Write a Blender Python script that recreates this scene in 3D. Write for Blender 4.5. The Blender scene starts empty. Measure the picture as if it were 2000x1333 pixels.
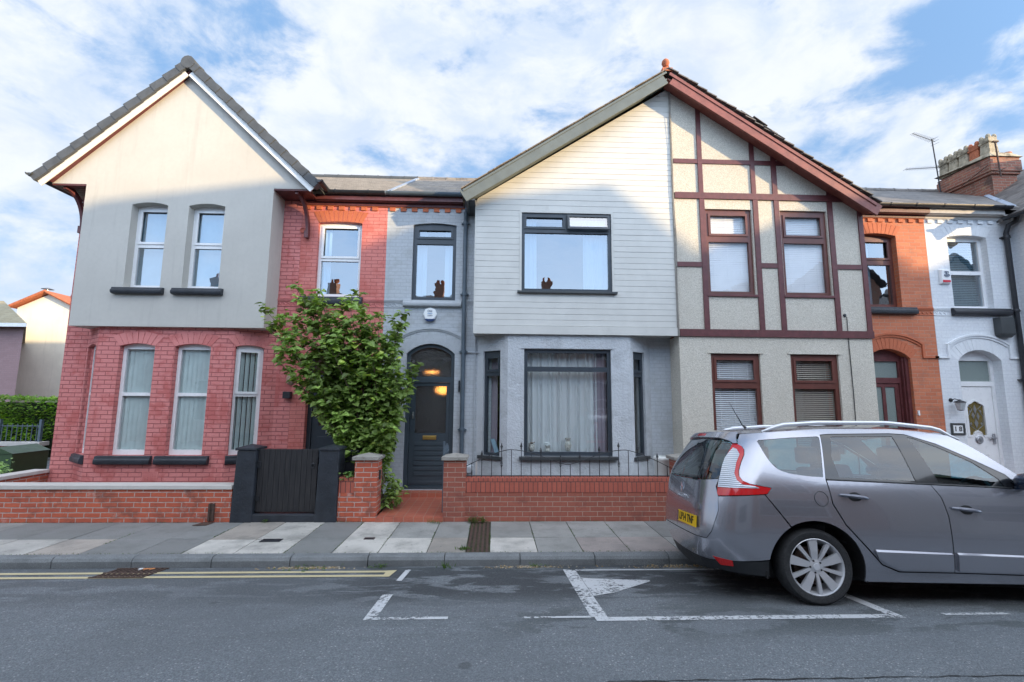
import bpy, bmesh, math, random
from mathutils import Vector, Matrix
from mathutils.geometry import delaunay_2d_cdt
random.seed(7)
R = math.radians
scene = bpy.context.scene
col = scene.collection

# ------------------------------------------------------------------ camera
cd = bpy.data.cameras.new('camera'); cam = bpy.data.objects.new('camera', cd); col.objects.link(cam)
_th, _ps, _ro = R(7.185), R(2.159), R(0.4015)
_fw = Vector((math.sin(_ps)*math.cos(_th), math.cos(_ps)*math.cos(_th), math.sin(_th)))
_r0 = _fw.cross(Vector((0, 0, 1))).normalized(); _u0 = _r0.cross(_fw)
_r = _r0*math.cos(_ro)+_u0*math.sin(_ro); _u = -_r0*math.sin(_ro)+_u0*math.cos(_ro)
cam.matrix_world = Matrix(((_r.x, _u.x, -_fw.x, 0), (_r.y, _u.y, -_fw.y, 0), (_r.z, _u.z, -_fw.z, 1.88), (0, 0, 0, 1)))
cd.lens = 16.32; cd.sensor_width = 36; cd.clip_start = .05; cd.clip_end = 2000
scene.camera = cam

# ------------------------------------------------------------------ sun, sky, exposure
SUN_AZ, SUN_EL = 61, 7.5          # degrees to the right of straight behind the camera; height
sd = Vector((math.sin(R(SUN_AZ))*math.cos(R(SUN_EL)), -math.cos(R(SUN_AZ))*math.cos(R(SUN_EL)), math.sin(R(SUN_EL))))
ld = bpy.data.lights.new('sun', 'SUN'); sun = bpy.data.objects.new('sun', ld); col.objects.link(sun)
ld.energy = 3.9; ld.angle = R(.6); ld.color = (1, .73, .40)
sun.rotation_euler = (-sd).to_track_quat('-Z', 'Y').to_euler()
w = bpy.data.worlds.new('World'); scene.world = w; w.use_nodes = True
nt = w.node_tree; N = nt.nodes; L = nt.links
for n in list(N): N.remove(n)
def nd(t, **k):
    n = N.new(t)
    for a, b in k.items(): setattr(n, a, b)
    return n
out = nd('ShaderNodeOutputWorld'); bg = nd('ShaderNodeBackground'); bg.inputs['Strength'].default_value = .12
sky = nd('ShaderNodeTexSky', sky_type='NISHITA', sun_disc=False, sun_elevation=R(SUN_EL),
         sun_rotation=math.atan2(sd.x, sd.y), air_density=1.0, dust_density=.6, ozone_density=2.0, altitude=50)
tc = nd('ShaderNodeTexCoord'); sep = nd('ShaderNodeSeparateXYZ'); L.new(tc.outputs['Generated'], sep.inputs[0])
def mth(op, a, b=None, c=None):
    n = nd('ShaderNodeMath', operation=op)
    for i, v in enumerate((a, b, c)):
        if v is None: continue
        if isinstance(v, (int, float)): n.inputs[i].default_value = v
        else: L.new(v, n.inputs[i])
    return n.outputs[0]
zz = mth('ADD', mth('MAXIMUM', sep.outputs[2], 0.0), .22)
cmb = nd('ShaderNodeCombineXYZ')
L.new(sep.outputs[0], cmb.inputs[0]); L.new(sep.outputs[1], cmb.inputs[1]); L.new(mth('MULTIPLY', mth('MAXIMUM', sep.outputs[2], 0.0), 1.9), cmb.inputs[2])
def noise(scale, detail, rough, dist, off):
    m = nd('ShaderNodeMapping'); m.inputs['Location'].default_value = off; L.new(cmb.outputs[0], m.inputs[0])
    m.inputs['Rotation'].default_value = (0, 0, R(25)); m.inputs['Scale'].default_value = (1, 1.25, 1)
    n = nd('ShaderNodeTexNoise'); n.inputs['Scale'].default_value = scale; n.inputs['Detail'].default_value = detail
    n.inputs['Roughness'].default_value = rough; n.inputs['Distortion'].default_value = dist
    L.new(m.outputs[0], n.inputs['Vector']); return n.outputs['Fac']
def ramp(v, a, b):
    m = nd('ShaderNodeMapRange', interpolation_type='SMOOTHSTEP'); m.inputs[1].default_value = a; m.inputs[2].default_value = b
    L.new(v, m.inputs[0]); return m.outputs[0]
n1 = noise(2.1, 9, .58, .15, (3.2, 1.7, 0)); n2 = noise(7.5, 10, .62, .35, (7.7, 4.1, 2)); n3 = noise(1.1, 3, .5, 0, (1.2, 9.3, 5))
dens = mth('ADD', mth('ADD', mth('MULTIPLY', n1, .62), mth('MULTIPLY', n2, .25)), mth('MULTIPLY', n3, .25))
dotp = mth('ADD', mth('MULTIPLY', sep.outputs[0], .40), mth('MULTIPLY', sep.outputs[1], -.92))
cov = mth('MAXIMUM', ramp(dens, .475, .575), mth('MULTIPLY', ramp(dotp, -.15, .35), ramp(sep.outputs[2], .36, .56)))
thick = ramp(dens, .58, .78)
def mixc(f, a, b):
    m = nd('ShaderNodeMix', data_type='RGBA')
    if isinstance(f, (int, float)): m.inputs[0].default_value = f
    else: L.new(f, m.inputs[0])
    for i, v in ((6, a), (7, b)):
        if isinstance(v, tuple): m.inputs[i].default_value = v
        else: L.new(v, m.inputs[i])
    return m.outputs[2]
n4 = noise(4.6, 10, .62, .4, (5.1, 2.2, 8))
cloudc = mixc(thick, mixc(ramp(n4, .35, .62), (4.6, 5.3, 6.4, 1), (6.25, 6.5, 6.9, 1)), (4.4, 5.0, 6.0, 1))
# clear sky colour: the sky texture, deepened a little with height
hi = ramp(sep.outputs[2], .0, .55)
skyc = mixc(.80, sky.outputs[0], mixc(hi, (3.5, 4.9, 6.9, 1), (2.1, 3.7, 6.3, 1)))
# sky behind the camera, on the sun side, boosted to lift the shaded fronts
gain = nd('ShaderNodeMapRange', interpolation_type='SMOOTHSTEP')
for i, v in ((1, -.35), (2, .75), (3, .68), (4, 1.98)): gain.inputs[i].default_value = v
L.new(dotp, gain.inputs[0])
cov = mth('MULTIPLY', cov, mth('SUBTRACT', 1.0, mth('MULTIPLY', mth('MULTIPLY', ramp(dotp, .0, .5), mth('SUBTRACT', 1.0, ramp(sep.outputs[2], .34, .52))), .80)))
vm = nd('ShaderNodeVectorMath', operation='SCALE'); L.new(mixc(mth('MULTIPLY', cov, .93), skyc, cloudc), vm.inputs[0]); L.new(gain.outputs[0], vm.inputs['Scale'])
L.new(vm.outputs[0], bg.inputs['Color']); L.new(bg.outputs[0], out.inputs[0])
scene.view_settings.view_transform = 'Standard'; scene.view_settings.look = 'None'
scene.view_settings.exposure = .97; scene.view_settings.gamma = 1
scene.cycles.max_bounces = 8; scene.cycles.transparent_max_bounces = 16; scene.cycles.use_denoising = True
scene.cycles.sample_clamp_indirect = 6; scene.cycles.caustics_reflective = False; scene.cycles.caustics_refractive = False

# ------------------------------------------------------------------ object helpers
ORG = {}
def tag(o, label=None, cat=None, group=None, kind=None):
    if label: o['label'] = label
    if cat: o['category'] = cat
    if group: o['group'] = group
    if kind: o['kind'] = kind
    return o
def empty(name, loc, label, cat, group=None):
    o = bpy.data.objects.new(name, None); o.empty_display_size = .2; col.objects.link(o); o.location = loc
    ORG[o] = Vector(loc); return tag(o, label, cat, group)

class MB:
    """collects geometry in world metres"""
    def __init__(s): s.v = []; s.f = []; s.c = []; s.cur = None
    def add(s, vs, fs):
        b = len(s.v); s.v += [Vector(p) for p in vs]; s.f += [tuple(i+b for i in f) for f in fs]
        s.c += [s.cur]*len(fs); return s
    def box(s, x0, x1, y0, y1, z0, z1):
        vs = [(x, y, z) for z in (z0, z1) for y in (y0, y1) for x in (x0, x1)]
        return s.add(vs, [(0, 2, 3, 1), (4, 5, 7, 6), (0, 1, 5, 4), (2, 6, 7, 3), (0, 4, 6, 2), (1, 3, 7, 5)])
    def hexa(s, a, b):
        """two quads a (4 pts) and b (4 pts), joined"""
        return s.add(list(a)+list(b), [(3, 2, 1, 0), (4, 5, 6, 7), (0, 1, 5, 4), (1, 2, 6, 5), (2, 3, 7, 6), (3, 0, 4, 7)])
    def bar(s, fr, u0, u1, v0, v1, d0, d1):
        a = [fr(u0, v0, d0), fr(u1, v0, d0), fr(u1, v1, d0), fr(u0, v1, d0)]
        b = [fr(u0, v0, d1), fr(u1, v0, d1), fr(u1, v1, d1), fr(u0, v1, d1)]
        return s.add(a+b, [(0, 1, 2, 3), (7, 6, 5, 4), (1, 0, 4, 5), (2, 1, 5, 6), (3, 2, 6, 7), (0, 3, 7, 4)])
    def prism(s, pts, vec):
        """polygon of 3-D points extruded along vec"""
        n = len(pts); vec = Vector(vec); p = [Vector(q) for q in pts]
        return s.add(p+[q+vec for q in p], [tuple(range(n))[::-1], tuple(range(n, 2*n))]+[(i, (i+1) % n, n+(i+1) % n, n+i) for i in range(n)])
    def plate(s, fr, outer, holes=(), d0=0, d1=.1, caps=(1, 1)):
        vs = list(outer); edges = []; n = len(outer)
        fc = [list(range(n))]
        for h in holes:
            b = len(vs); vs += list(h); edges += [(b+i, b+(i+1) % len(h)) for i in range(len(h))]
        r = delaunay_2d_cdt([Vector(p) for p in vs], edges, fc, 1, 1e-5)
        P = r[0]; T = r[2]
        def inside(p, poly):
            c = False; m = len(poly)
            for i in range(m):
                a, b = poly[i], poly[i-1]
                if (a[1] > p[1]) != (b[1] > p[1]) and p[0] < (b[0]-a[0])*(p[1]-a[1])/(b[1]-a[1])+a[0]: c = not c
            return c
        T2 = []
        for t in T:
            c = sum((Vector(P[i]) for i in t), Vector((0, 0)))/len(t)
            if inside(c, outer) and not any(inside(c, h) for h in holes):
                ar = sum(P[t[i-1]][0]*P[t[i]][1]-P[t[i]][0]*P[t[i-1]][1] for i in range(len(t)))
                T2.append(tuple(t) if ar > 0 else tuple(t)[::-1])
        m = len(P)
        if caps[0]: s.add([fr(p[0], p[1], d0) for p in P], T2)
        if caps[1]: s.add([fr(p[0], p[1], d1) for p in P], [t[::-1] for t in T2])
        for k, loop in enumerate([outer]+list(holes)):
            q = len(loop)
            ar = sum(loop[i-1][0]*loop[i][1]-loop[i][0]*loop[i-1][1] for i in range(q))
            lp = list(loop) if (ar > 0) == (k == 0) else list(loop)[::-1]
            s.add([fr(p[0], p[1], d0) for p in lp]+[fr(p[0], p[1], d1) for p in lp], [((i+1) % q, i, q+i, q+(i+1) % q) for i in range(q)])
        return s
    def tube(s, pts, r, seg=8, caps=True, flat=None):
        pts = [Vector(p) for p in pts]; n = len(pts); vs = []; fs = []
        up = Vector((0, 0, 1)); prev = None
        for i, p in enumerate(pts):
            t = (pts[min(i+1, n-1)]-pts[max(i-1, 0)]).normalized()
            if prev is None:
                a = t.cross(up)
                if a.length < .1: a = t.cross(Vector((1, 0, 0)))
            else: a = prev-t*prev.dot(t)
            a.normalize(); b = t.cross(a); prev = a
            rr = r[i] if isinstance(r, (list, tuple)) else r
            for k in range(seg):
                an = 2*math.pi*k/seg
                vs.append(p+a*(rr*math.cos(an))+b*(rr*math.sin(an)*(flat or 1)))
        for i in range(n-1):
            for k in range(seg):
                k2 = (k+1) % seg
                fs.append((i*seg+k, i*seg+k2, (i+1)*seg+k2, (i+1)*seg+k))
        if caps: fs += [tuple(range(seg))[::-1], tuple(range((n-1)*seg, n*seg))]
        return s.add(vs, fs)
    def lathe(s, c, prof, seg=16, ax='z'):
        """prof: (radius, height) pairs"""
        vs = []; fs = []; c = Vector(c); n = len(prof)
        for (r, h) in prof:
            for k in range(seg):
                a = 2*math.pi*k/seg; x, y = r*math.cos(a), r*math.sin(a)
                vs.append(c+(Vector((x, y, h)) if ax == 'z' else Vector((x, -h, y)) if ax == 'y' else Vector((h, x, y))))
        for i in range(n-1):
            for k in range(seg):
                k2 = (k+1) % seg; fs.append((i*seg+k, i*seg+k2, (i+1)*seg+k2, (i+1)*seg+k))
        fs += [tuple(range(seg))[::-1], tuple(range((n-1)*seg, n*seg))]
        return s.add(vs, fs)
    def build(s, name, m, parent=None, smooth=False, bevel=0, label=None, cat=None, group=None, kind=None, uv=True, sharp=38, org=None):
        xs = [p.x for p in s.v]; ys = [p.y for p in s.v]; zs = [p.z for p in s.v]
        o0 = Vector(org) if org else Vector(((min(xs)+max(xs))/2, (min(ys)+max(ys))/2, min(zs)))
        me = bpy.data.meshes.new(name); me.from_pydata([p-o0 for p in s.v], [], s.f)
        if uv:
            ul = me.uv_layers.new(name='metres'); Z = Vector((0, 0, 1))
            for p in me.polygons:
                n = p.normal
                if abs(n.z) > .97: ua, va = Vector((1, 0, 0)), Vector((0, 1, 0))
                else:
                    ua = Z.cross(n).normalized(); va = n.cross(ua)
                    if va.z < 0: va = -va
                    if abs(n.z) < .03: va = Z
                for li in p.loop_indices:
                    q = me.vertices[me.loops[li].vertex_index].co+o0
                    ul.data[li].uv = (q.dot(ua), q.dot(va))
        if any(c is not None for c in s.c):
            at = me.attributes.new('tint', 'FLOAT_COLOR', 'CORNER')
            for p in me.polygons:
                c = s.c[p.index] or (1, 1, 1)
                for li in p.loop_indices: at.data[li].color = (c[0], c[1], c[2], 1)
        if smooth:
            me.shade_smooth()
            if sharp < 180: me.set_sharp_from_angle(angle=R(sharp))
        ms = m if isinstance(m, (list, tuple)) else [m]
        for q in ms: me.materials.append(q)
        ob = bpy.data.objects.new(name, me); col.objects.link(ob)
        if parent is not None: ob.parent = parent; ob.location = o0-ORG[parent]
        else: ob.location = o0
        ORG[ob] = o0
        if bevel:
            b = ob.modifiers.new('bevel', 'BEVEL'); b.width = bevel; b.segments = 2; b.limit_method = 'ANGLE'; b.angle_limit = R(40)
        return tag(ob, label, cat, group, kind)
def copy_tree(o, parent=None):
    c = o.copy(); col.objects.link(c); c.parent = parent
    for ch in [q for q in bpy.data.objects if q.parent == o]: copy_tree(ch, c)
    return c
def Fr(o, u, n=None):
    """frame in a wall: u along it, v up, d into the wall"""
    o = Vector(o); u = Vector(u).normalized(); n = Vector(n).normalized() if n else u.cross(Vector((0, 0, 1)))
    return lambda a, b, d=0: o+u*a+Vector((0, 0, b))-n*d
def front(y): return lambda a, b, d=0: Vector((a, y+d, b))
def arc(u0, u1, v, rise, n=10):
    """points of a segmental arch from (u1,v) back to (u0,v)"""
    w = (u1-u0)/2; r = (w*w+rise*rise)/(2*rise); cx = (u0+u1)/2; cz = v+rise-r; a = math.asin(w/r)
    return [(cx+r*math.sin(a-2*a*i/n), cz+r*math.cos(a-2*a*i/n)) for i in range(n+1)]
def opening(u0, u1, v0, v1, rise=0):
    if rise <= 0: return [(u0, v0), (u1, v0), (u1, v1), (u0, v1)]
    return [(u0, v0), (u1, v0)]+arc(u0, u1, v1-rise, rise)
def rect(u0, u1, v0, v1): return [(u0, v0), (u1, v0), (u1, v1), (u0, v1)]
def text_obj(name, txt, size, m, parent, loc, rot, align='CENTER', ext=.0015, sx=1, bold=0, **k):
    c = bpy.data.curves.new(name, 'FONT'); c.body = txt; c.size = size; c.align_x = align; c.align_y = 'CENTER'; c.extrude = ext; c.offset = bold
    t = bpy.data.objects.new('tmp', c); col.objects.link(t)
    me = bpy.data.meshes.new_from_object(t.evaluated_get(bpy.context.evaluated_depsgraph_get()))
    bpy.data.objects.remove(t); me.materials.clear(); me.materials.append(m); me.name = name
    ob = bpy.data.objects.new(name, me); col.objects.link(ob)
    if parent is not None: ob.parent = parent; ob.location = Vector(loc)-ORG[parent]
    else: ob.location = loc
    ob.rotation_euler = rot; ob.scale = (sx, 1, 1); ORG[ob] = Vector(loc)
    return tag(ob, **k)

# ------------------------------------------------------------------ materials
class NT:
    def __init__(s, name):
        s.m = bpy.data.materials.new(name); s.m.use_nodes = True; s.t = s.m.node_tree; s.N = s.t.nodes; s.L = s.t.links
        s.N.clear(); s.out = s.n('ShaderNodeOutputMaterial')
    def n(s, t, **k):
        q = s.N.new(t)
        for a, b in k.items(): setattr(q, a, b)
        return q
    def set(s, sock, v):
        if isinstance(v, (int, float)): sock.default_value = v
        elif isinstance(v, tuple): sock.default_value = v if len(v) == len(sock.default_value) else (*v, 1)
        else: s.L.new(v, sock)
    def noise(s, vec, scale, detail=4, rough=.55, dist=0):
        q = s.n('ShaderNodeTexNoise'); q.inputs['Scale'].default_value = scale; q.inputs['Detail'].default_value = detail
        q.inputs['Roughness'].default_value = rough; q.inputs['Distortion'].default_value = dist
        if vec is not None: s.L.new(vec, q.inputs['Vector'])
        return q.outputs['Fac']
    def map(s, v, a, b, c=0, d=1, smooth=True):
        q = s.n('ShaderNodeMapRange', interpolation_type='SMOOTHSTEP' if smooth else 'LINEAR')
        for i, x in enumerate((v, a, b, c, d)): s.set(q.inputs[i], x)
        return q.outputs[0]
    def mix(s, f, a, b, mode='MIX'):
        q = s.n('ShaderNodeMix', data_type='RGBA', blend_type=mode); s.set(q.inputs[0], f); s.set(q.inputs[6], a); s.set(q.inputs[7], b)
        return q.outputs[2]
    def math(s, op, a, b=0):
        q = s.n('ShaderNodeMath', operation=op); s.set(q.inputs[0], a); s.set(q.inputs[1], b); return q.outputs[0]
    def bump(s, h, st, dist=.01, nrm=None):
        q = s.n('ShaderNodeBump'); q.inputs['Strength'].default_value = st; q.inputs['Distance'].default_value = dist
        s.set(q.inputs['Height'], h)
        if nrm is not None: s.L.new(nrm, q.inputs['Normal'])
        return q.outputs[0]
    def pbr(s, colr, rough=.6, metal=0, nrm=None, spec=None, coat=0, **k):
        p = s.n('ShaderNodeBsdfPrincipled'); s.set(p.inputs['Base Color'], colr); s.set(p.inputs['Roughness'], rough); s.set(p.inputs['Metallic'], metal)
        if nrm is not None: s.L.new(nrm, p.inputs['Normal'])
        if spec is not None: p.inputs['Specular IOR Level'].default_value = spec
        if coat: p.inputs['Coat Weight'].default_value = coat; p.inputs['Coat Roughness'].default_value = .04
        s.L.new(p.outputs[0], s.out.inputs[0]); s.p = p; return s.m
    def uv(s): return s.n('ShaderNodeUVMap', uv_map='metres').outputs[0]
    def obj(s): return s.n('ShaderNodeNewGeometry').outputs['Position']

def plain(name, c, rough=.5, var=.12, scale=6, bump=0, bscale=80, metal=0, dirt=None, coat=0, spec=None):
    t = NT(name); P = t.n('ShaderNodeTexCoord').outputs['Object']
    v = t.noise(P, scale, 5)
    a = tuple(x*(1-var) for x in c); b = tuple(min(1, x*(1+var)) for x in c)
    cc = t.mix(t.map(v, .3, .7), a, b)
    if dirt: cc = t.mix(t.map(t.noise(P, dirt[1], 8, .65), dirt[2], dirt[2]+.14, 0, dirt[3]), cc, dirt[0])
    rr = t.map(t.noise(P, scale*3, 4), .3, .7, rough*.85, min(1, rough*1.15))
    nb = t.bump(t.noise(P, bscale, 4, .6), bump, .01) if bump else None
    return t.pbr(cc, rr, metal, nb, spec, coat)

def simple(name, c, rough=.3, metal=0, coat=0):
    return NT(name).pbr(c, rough, metal, None, None, coat)
def brick(name, c1, c2, mortar, bw=.236, bh=.0747, ms=.008, rough=.8, stain=None, bump=.5, paint=False, irr=.004, eff=None):
    t = NT(name); U = t.uv()
    wob = t.n('ShaderNodeTexNoise'); wob.inputs['Scale'].default_value = 5; wob.inputs['Detail'].default_value = 3; t.L.new(U, wob.inputs['Vector'])
    va = t.n('ShaderNodeVectorMath', operation='MULTIPLY_ADD'); t.L.new(wob.outputs['Color'], va.inputs[0]); va.inputs[1].default_value = (irr*2, irr*2, 0); t.L.new(U, va.inputs[2])
    b = t.n('ShaderNodeTexBrick'); t.L.new(va.outputs[0], b.inputs['Vector'])
    b.inputs['Scale'].default_value = 1; b.inputs['Brick Width'].default_value = bw; b.inputs['Row Height'].default_value = bh
    b.inputs['Mortar Size'].default_value = ms; b.inputs['Mortar Smooth'].default_value = .45; b.inputs['Bias'].default_value = 0
    t.set(b.inputs['Color1'], c1); t.set(b.inputs['Color2'], c2); t.set(b.inputs['Mortar'], mortar)
    cc = b.outputs['Color']
    n = t.noise(U, 1.3, 6, .6); n2 = t.noise(U, 22, 5, .6)
    cc = t.mix(t.map(n2, .25, .75, 0, .35), cc, tuple(x*.62 for x in c1))
    if stain:
        sc, s0, amt = stain[1], stain[2], stain[3]
        cc = t.mix(t.map(t.noise(U, sc, 8, .68, .4), s0, s0+.16, 0, amt), cc, stain[0])
    if eff:
        cc = t.mix(t.map(t.noise(U, 3.1, 9, .7), .56, .72, 0, eff[1]), cc, eff[0])
    h = t.math('SUBTRACT', t.math('MULTIPLY', n2, .25), t.math('MULTIPLY', b.outputs['Fac'], 1.0))
    return t.pbr(cc, rough, 0, t.bump(h, bump, .008))

def render_mat(name, c, grain=.25, scale=160, rough=.85, stain=None, var=.08, size=.006):
    t = NT(name); P = t.obj()
    cc = t.mix(t.map(t.noise(P, 1.1, 6, .6), .3, .7), tuple(x*(1-var) for x in c), tuple(x*(1+var*.6) for x in c))
    cc = t.mix(t.map(t.noise(P, 14, 6, .6), .35, .75, 0, .22), cc, tuple(x*.8 for x in c))
    ms_ = t.n('ShaderNodeMapping'); ms_.inputs['Scale'].default_value = (5, 5, .35); t.L.new(P, ms_.inputs[0])
    cc = t.mix(t.map(t.noise(ms_.outputs[0], 1.6, 6, .65), .52, .72, 0, .30), cc, tuple(x*.68 for x in c))
    if stain: cc = t.mix(t.map(t.noise(P, stain[1], 8, .7, .3), stain[2], stain[2]+.18, 0, stain[3]), cc, stain[0])
    return t.pbr(cc, rough, 0, t.bump(t.noise(P, scale, 5, .6), grain, size))

def pebble(name, c, cdark):
    t = NT(name); P = t.obj()
    v = t.n('ShaderNodeTexVoronoi', feature='F1'); v.inputs['Scale'].default_value = 95; t.L.new(P, v.inputs['Vector'])
    r = t.n('ShaderNodeSeparateColor'); t.L.new(v.outputs['Color'], r.inputs[0])
    cc = t.mix(t.map(r.outputs[0], 0, 1, 0, 1, False), cdark, c)
    cc = t.mix(t.map(v.outputs['Distance'], .35, .8, 0, .45), cc, tuple(x*.5 for x in cdark))
    cc = t.mix(t.map(t.noise(P, .9, 6, .65), .35, .75, 0, .25), cc, tuple(x*.75 for x in cdark))
    h = t.math('SUBTRACT', t.noise(P, 45, 4), t.math('MULTIPLY', v.outputs['Distance'], 1.2))
    return t.pbr(cc, .9, 0, t.bump(h, .6, .008))

def slate(name, c1, c2, w_, h_, moss=None, lit=.4, rough=.6):
    t = NT(name); U = t.uv()
    b = t.n('ShaderNodeTexBrick'); t.L.new(U, b.inputs['Vector']); b.inputs['Scale'].default_value = 1
    b.inputs['Brick Width'].default_value = w_; b.inputs['Row Height'].default_value = h_; b.inputs['Mortar Size'].default_value = .006; b.inputs['Mortar Smooth'].default_value = .1
    t.set(b.inputs['Color1'], c1); t.set(b.inputs['Color2'], c2); t.set(b.inputs['Mortar'], tuple(x*.25 for x in c1))
    cc = t.mix(t.map(t.noise(U, 9, 6, .65), .3, .75, 0, .5), b.outputs['Color'], tuple(x*1.5 for x in c2))
    if moss: cc = t.mix(t.map(t.noise(U, 2.2, 8, .7), .45, .7, 0, moss[1]), cc, moss[0])
    sx = t.n('ShaderNodeSeparateXYZ'); t.L.new(U, sx.inputs[0])
    saw = t.math('FRACT', t.math('DIVIDE', sx.outputs[1], h_))
    h = t.math('ADD', t.math('MULTIPLY', t.math('SUBTRACT', 1.0, saw), 1.0), t.math('MULTIPLY', b.outputs['Fac'], -.6))
    return t.pbr(cc, rough, 0, t.bump(h, .7, .02))

def glass(name, tint=(.82, .9, .9), fac=1.0, base=.10, rough=.0, wav=.0):
    t = NT(name)
    tr = t.n('ShaderNodeBsdfTransparent'); tr.inputs[0].default_value = (*tint, 1)
    gl = t.n('ShaderNodeBsdfGlossy'); gl.inputs['Roughness'].default_value = rough; gl.inputs[0].default_value = (.97, .98, 1, 1)
    ge = t.n('ShaderNodeNewGeometry'); dp = t.n('ShaderNodeVectorMath', operation='DOT_PRODUCT'); t.L.new(ge.outputs['Normal'], dp.inputs[0]); t.L.new(ge.outputs['Incoming'], dp.inputs[1])
    sch = t.math('ADD', .05, t.math('MULTIPLY', .95, t.math('POWER', t.math('SUBTRACT', 1.0, t.math('ABSOLUTE', dp.outputs['Value'])), 5)))
    if wav:
        nb = t.bump(t.noise(t.obj(), 2.5, 2), wav, .05); t.L.new(nb, gl.inputs['Normal'])
    mx = t.n('ShaderNodeMixShader'); t.L.new(t.math('MINIMUM', t.math('ADD', t.math('MULTIPLY', sch, fac), base), 1), mx.inputs[0])
    t.L.new(tr.outputs[0], mx.inputs[1]); t.L.new(gl.outputs[0], mx.inputs[2]); t.L.new(mx.outputs[0], t.out.inputs[0]); return t.m

M = {}
M['render24'] = render_mat('cream_render', (.52, .505, .465), .35, 220, .85, None, .05, .004)
M['pink'] = brick('pink_painted_brick', (.70, .255, .24), (.64, .22, .205), (.36, .10, .10), stain=((.46, .10, .09), 2.1, .47, .7), bump=.9, ms=.009, bh=.078)
M['pinkarch'] = render_mat('pink_arch_paint', (.67, .24, .225), .6, 40, .75, ((.46, .10, .09), 1.6, .47, .6))
M['pinksun'] = brick('sun_warmed_pink_brick', (.69, .235, .205), (.63, .20, .175), (.36, .09, .08), stain=((.46, .09, .07), 1.6, .47, .55), bump=.55, ms=.006)  # same pink paint, with some of the sun's orange mixed into the colour
M['redarch'] = render_mat('red_arch_paint', (.50, .125, .085), .6, 40, .75, ((.27, .045, .045), 1.6, .47, .5))
M['orange'] = brick('orange_brick', (.52, .15, .07), (.42, .10, .05), (.42, .33, .26), ms=.007)
M['orangearch'] = render_mat('orange_arch_brick', (.50, .14, .065), .6, 40, .8)
M['grey22'] = brick('grey_painted_brick', (.49, .525, .56), (.47, .505, .54), (.37, .40, .435), bump=.4, ms=.006, stain=((.36, .38, .39), 2.5, .48, .6))
M['grey_render'] = render_mat('grey_rough_render', (.54, .57, .60), .9, 26, .85, ((.36, .38, .40), 2.2, .47, .6), .06, .02)
M['greytrim'] = plain('grey_trim_paint', (.42, .45, .48), .6, .06, 8, .2, 40)
M['clad'] = plain('cream_cladding_paint', (.60, .595, .56), .45, .04, 3, .05, 20, dirt=((.43, .43, .40), 2.5, .6, .35))
M['pebble'] = pebble('pebbledash', (.78, .745, .66), (.56, .52, .44))
M['timber'] = plain('brown_timber_paint', (.115, .034, .036), .42, .18, 9, .25, 60, dirt=((.20, .12, .11), 14, .60, .5))
M['timber_fr'] = plain('brown_window_frame', (.13, .045, .035), .35, .12, 6)
M['bargebrown'] = plain('brown_barge_paint', (.22, .07, .055), .45, .15, 9, .2, 60, dirt=((.36, .22, .19), 12, .6, .5))
M['bargegrey'] = plain('grey_green_barge_paint', (.115, .135, .13), .5, .08, 5, .15, 50)
M['white'] = plain('white_upvc', (.80, .81, .82), .3, .03, 4)
M['whitewood'] = plain('white_board_paint', (.80, .80, .78), .45, .03, 4, .05)
M['anthra'] = plain('anthracite_frame', (.040, .052, .066), .38, .08, 5)
M['doorblue'] = plain('dark_slate_door_paint', (.045, .062, .078), .4, .08, 5)
M['black'] = plain('black_paint', (.022, .024, .03), .38, .15, 12, .25, 50)
M['blackstone'] = plain('black_painted_stone', (.022, .027, .036), .5, .25, 5, .7, 22, dirt=((.14, .15, .16), 7, .66, .7))
M['blackwood'] = None
M['dgrey'] = plain('dark_grey_plastic', (.05, .056, .06), .35, .1, 6)
M['pipe'] = plain('slate_grey_pipe_paint', (.085, .115, .145), .45, .1, 6)
M['white18'] = brick('white_painted_brick', (.74, .77, .80), (.71, .74, .78), (.58, .61, .66), bump=.3, ms=.004, stain=((.60, .63, .68), 2.5, .52, .4))
M['whitearch'] = render_mat('white_arch_paint', (.74, .77, .80), .4, 40, .75)
M['brick20'] = brick('orange_facing_brick', (.60, .20, .10), (.50, .15, .075), (.42, .26, .19), ms=.006, stain=((.28, .12, .08), 2.0, .52, .45))
M['gardenbrick'] = brick('garden_wall_brick', (.56, .125, .062), (.45, .095, .052), (.52, .42, .38), bw=.236, ms=.009, stain=((.20, .07, .05), 3.2, .48, .75), bump=.9, eff=((.62, .56, .52), .5), irr=.006)
M['wall22'] = brick('dark_red_wall_brick', (.37, .112, .075), (.30, .09, .062), (.42, .31, .25), ms=.006, stain=((.16, .055, .045), 2.4, .5, .55), bump=.6)
M['soldier'] = brick('soldier_course_brick', (.46, .12, .08), (.38, .095, .065), (.10, .055, .05), bw=.0747, bh=.6, ms=.007, bump=.8)
M['stonecap'] = render_mat('coarse_concrete_cap', (.34, .32, .29), .9, 60, .95, ((.16, .15, .13), 6, .5, .6), .1, .02)
M['coping'] = render_mat('pale_coping', (.56, .53, .50), .4, 60, .8, ((.40, .38, .36), 4, .52, .5))
M['tile24'] = plain('charcoal_roof_tile', (.062, .068, .074), .55, .15, 6, .2, 60)
M['roof24'] = slate('grey_plain_tile', (.15, .125, .095), (.29, .245, .195), .165, .10)
M['slate'] = slate('old_slate', (.09, .082, .08), (.24, .21, .18), .30, .20, ((.24, .19, .12), .6))
M['slatedark'] = slate('dark_slate', (.05, .048, .05), (.17, .155, .145), .30, .22, ((.15, .13, .10), .5))
M['terra'] = plain('terracotta', (.42, .13, .06), .75, .2, 12, .4, 50, dirt=((.2, .08, .05), 9, .55, .5))
M['lead'] = plain('lead_flashing', (.30, .35, .43), .55, .25, 9, .6, 25)
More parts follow.
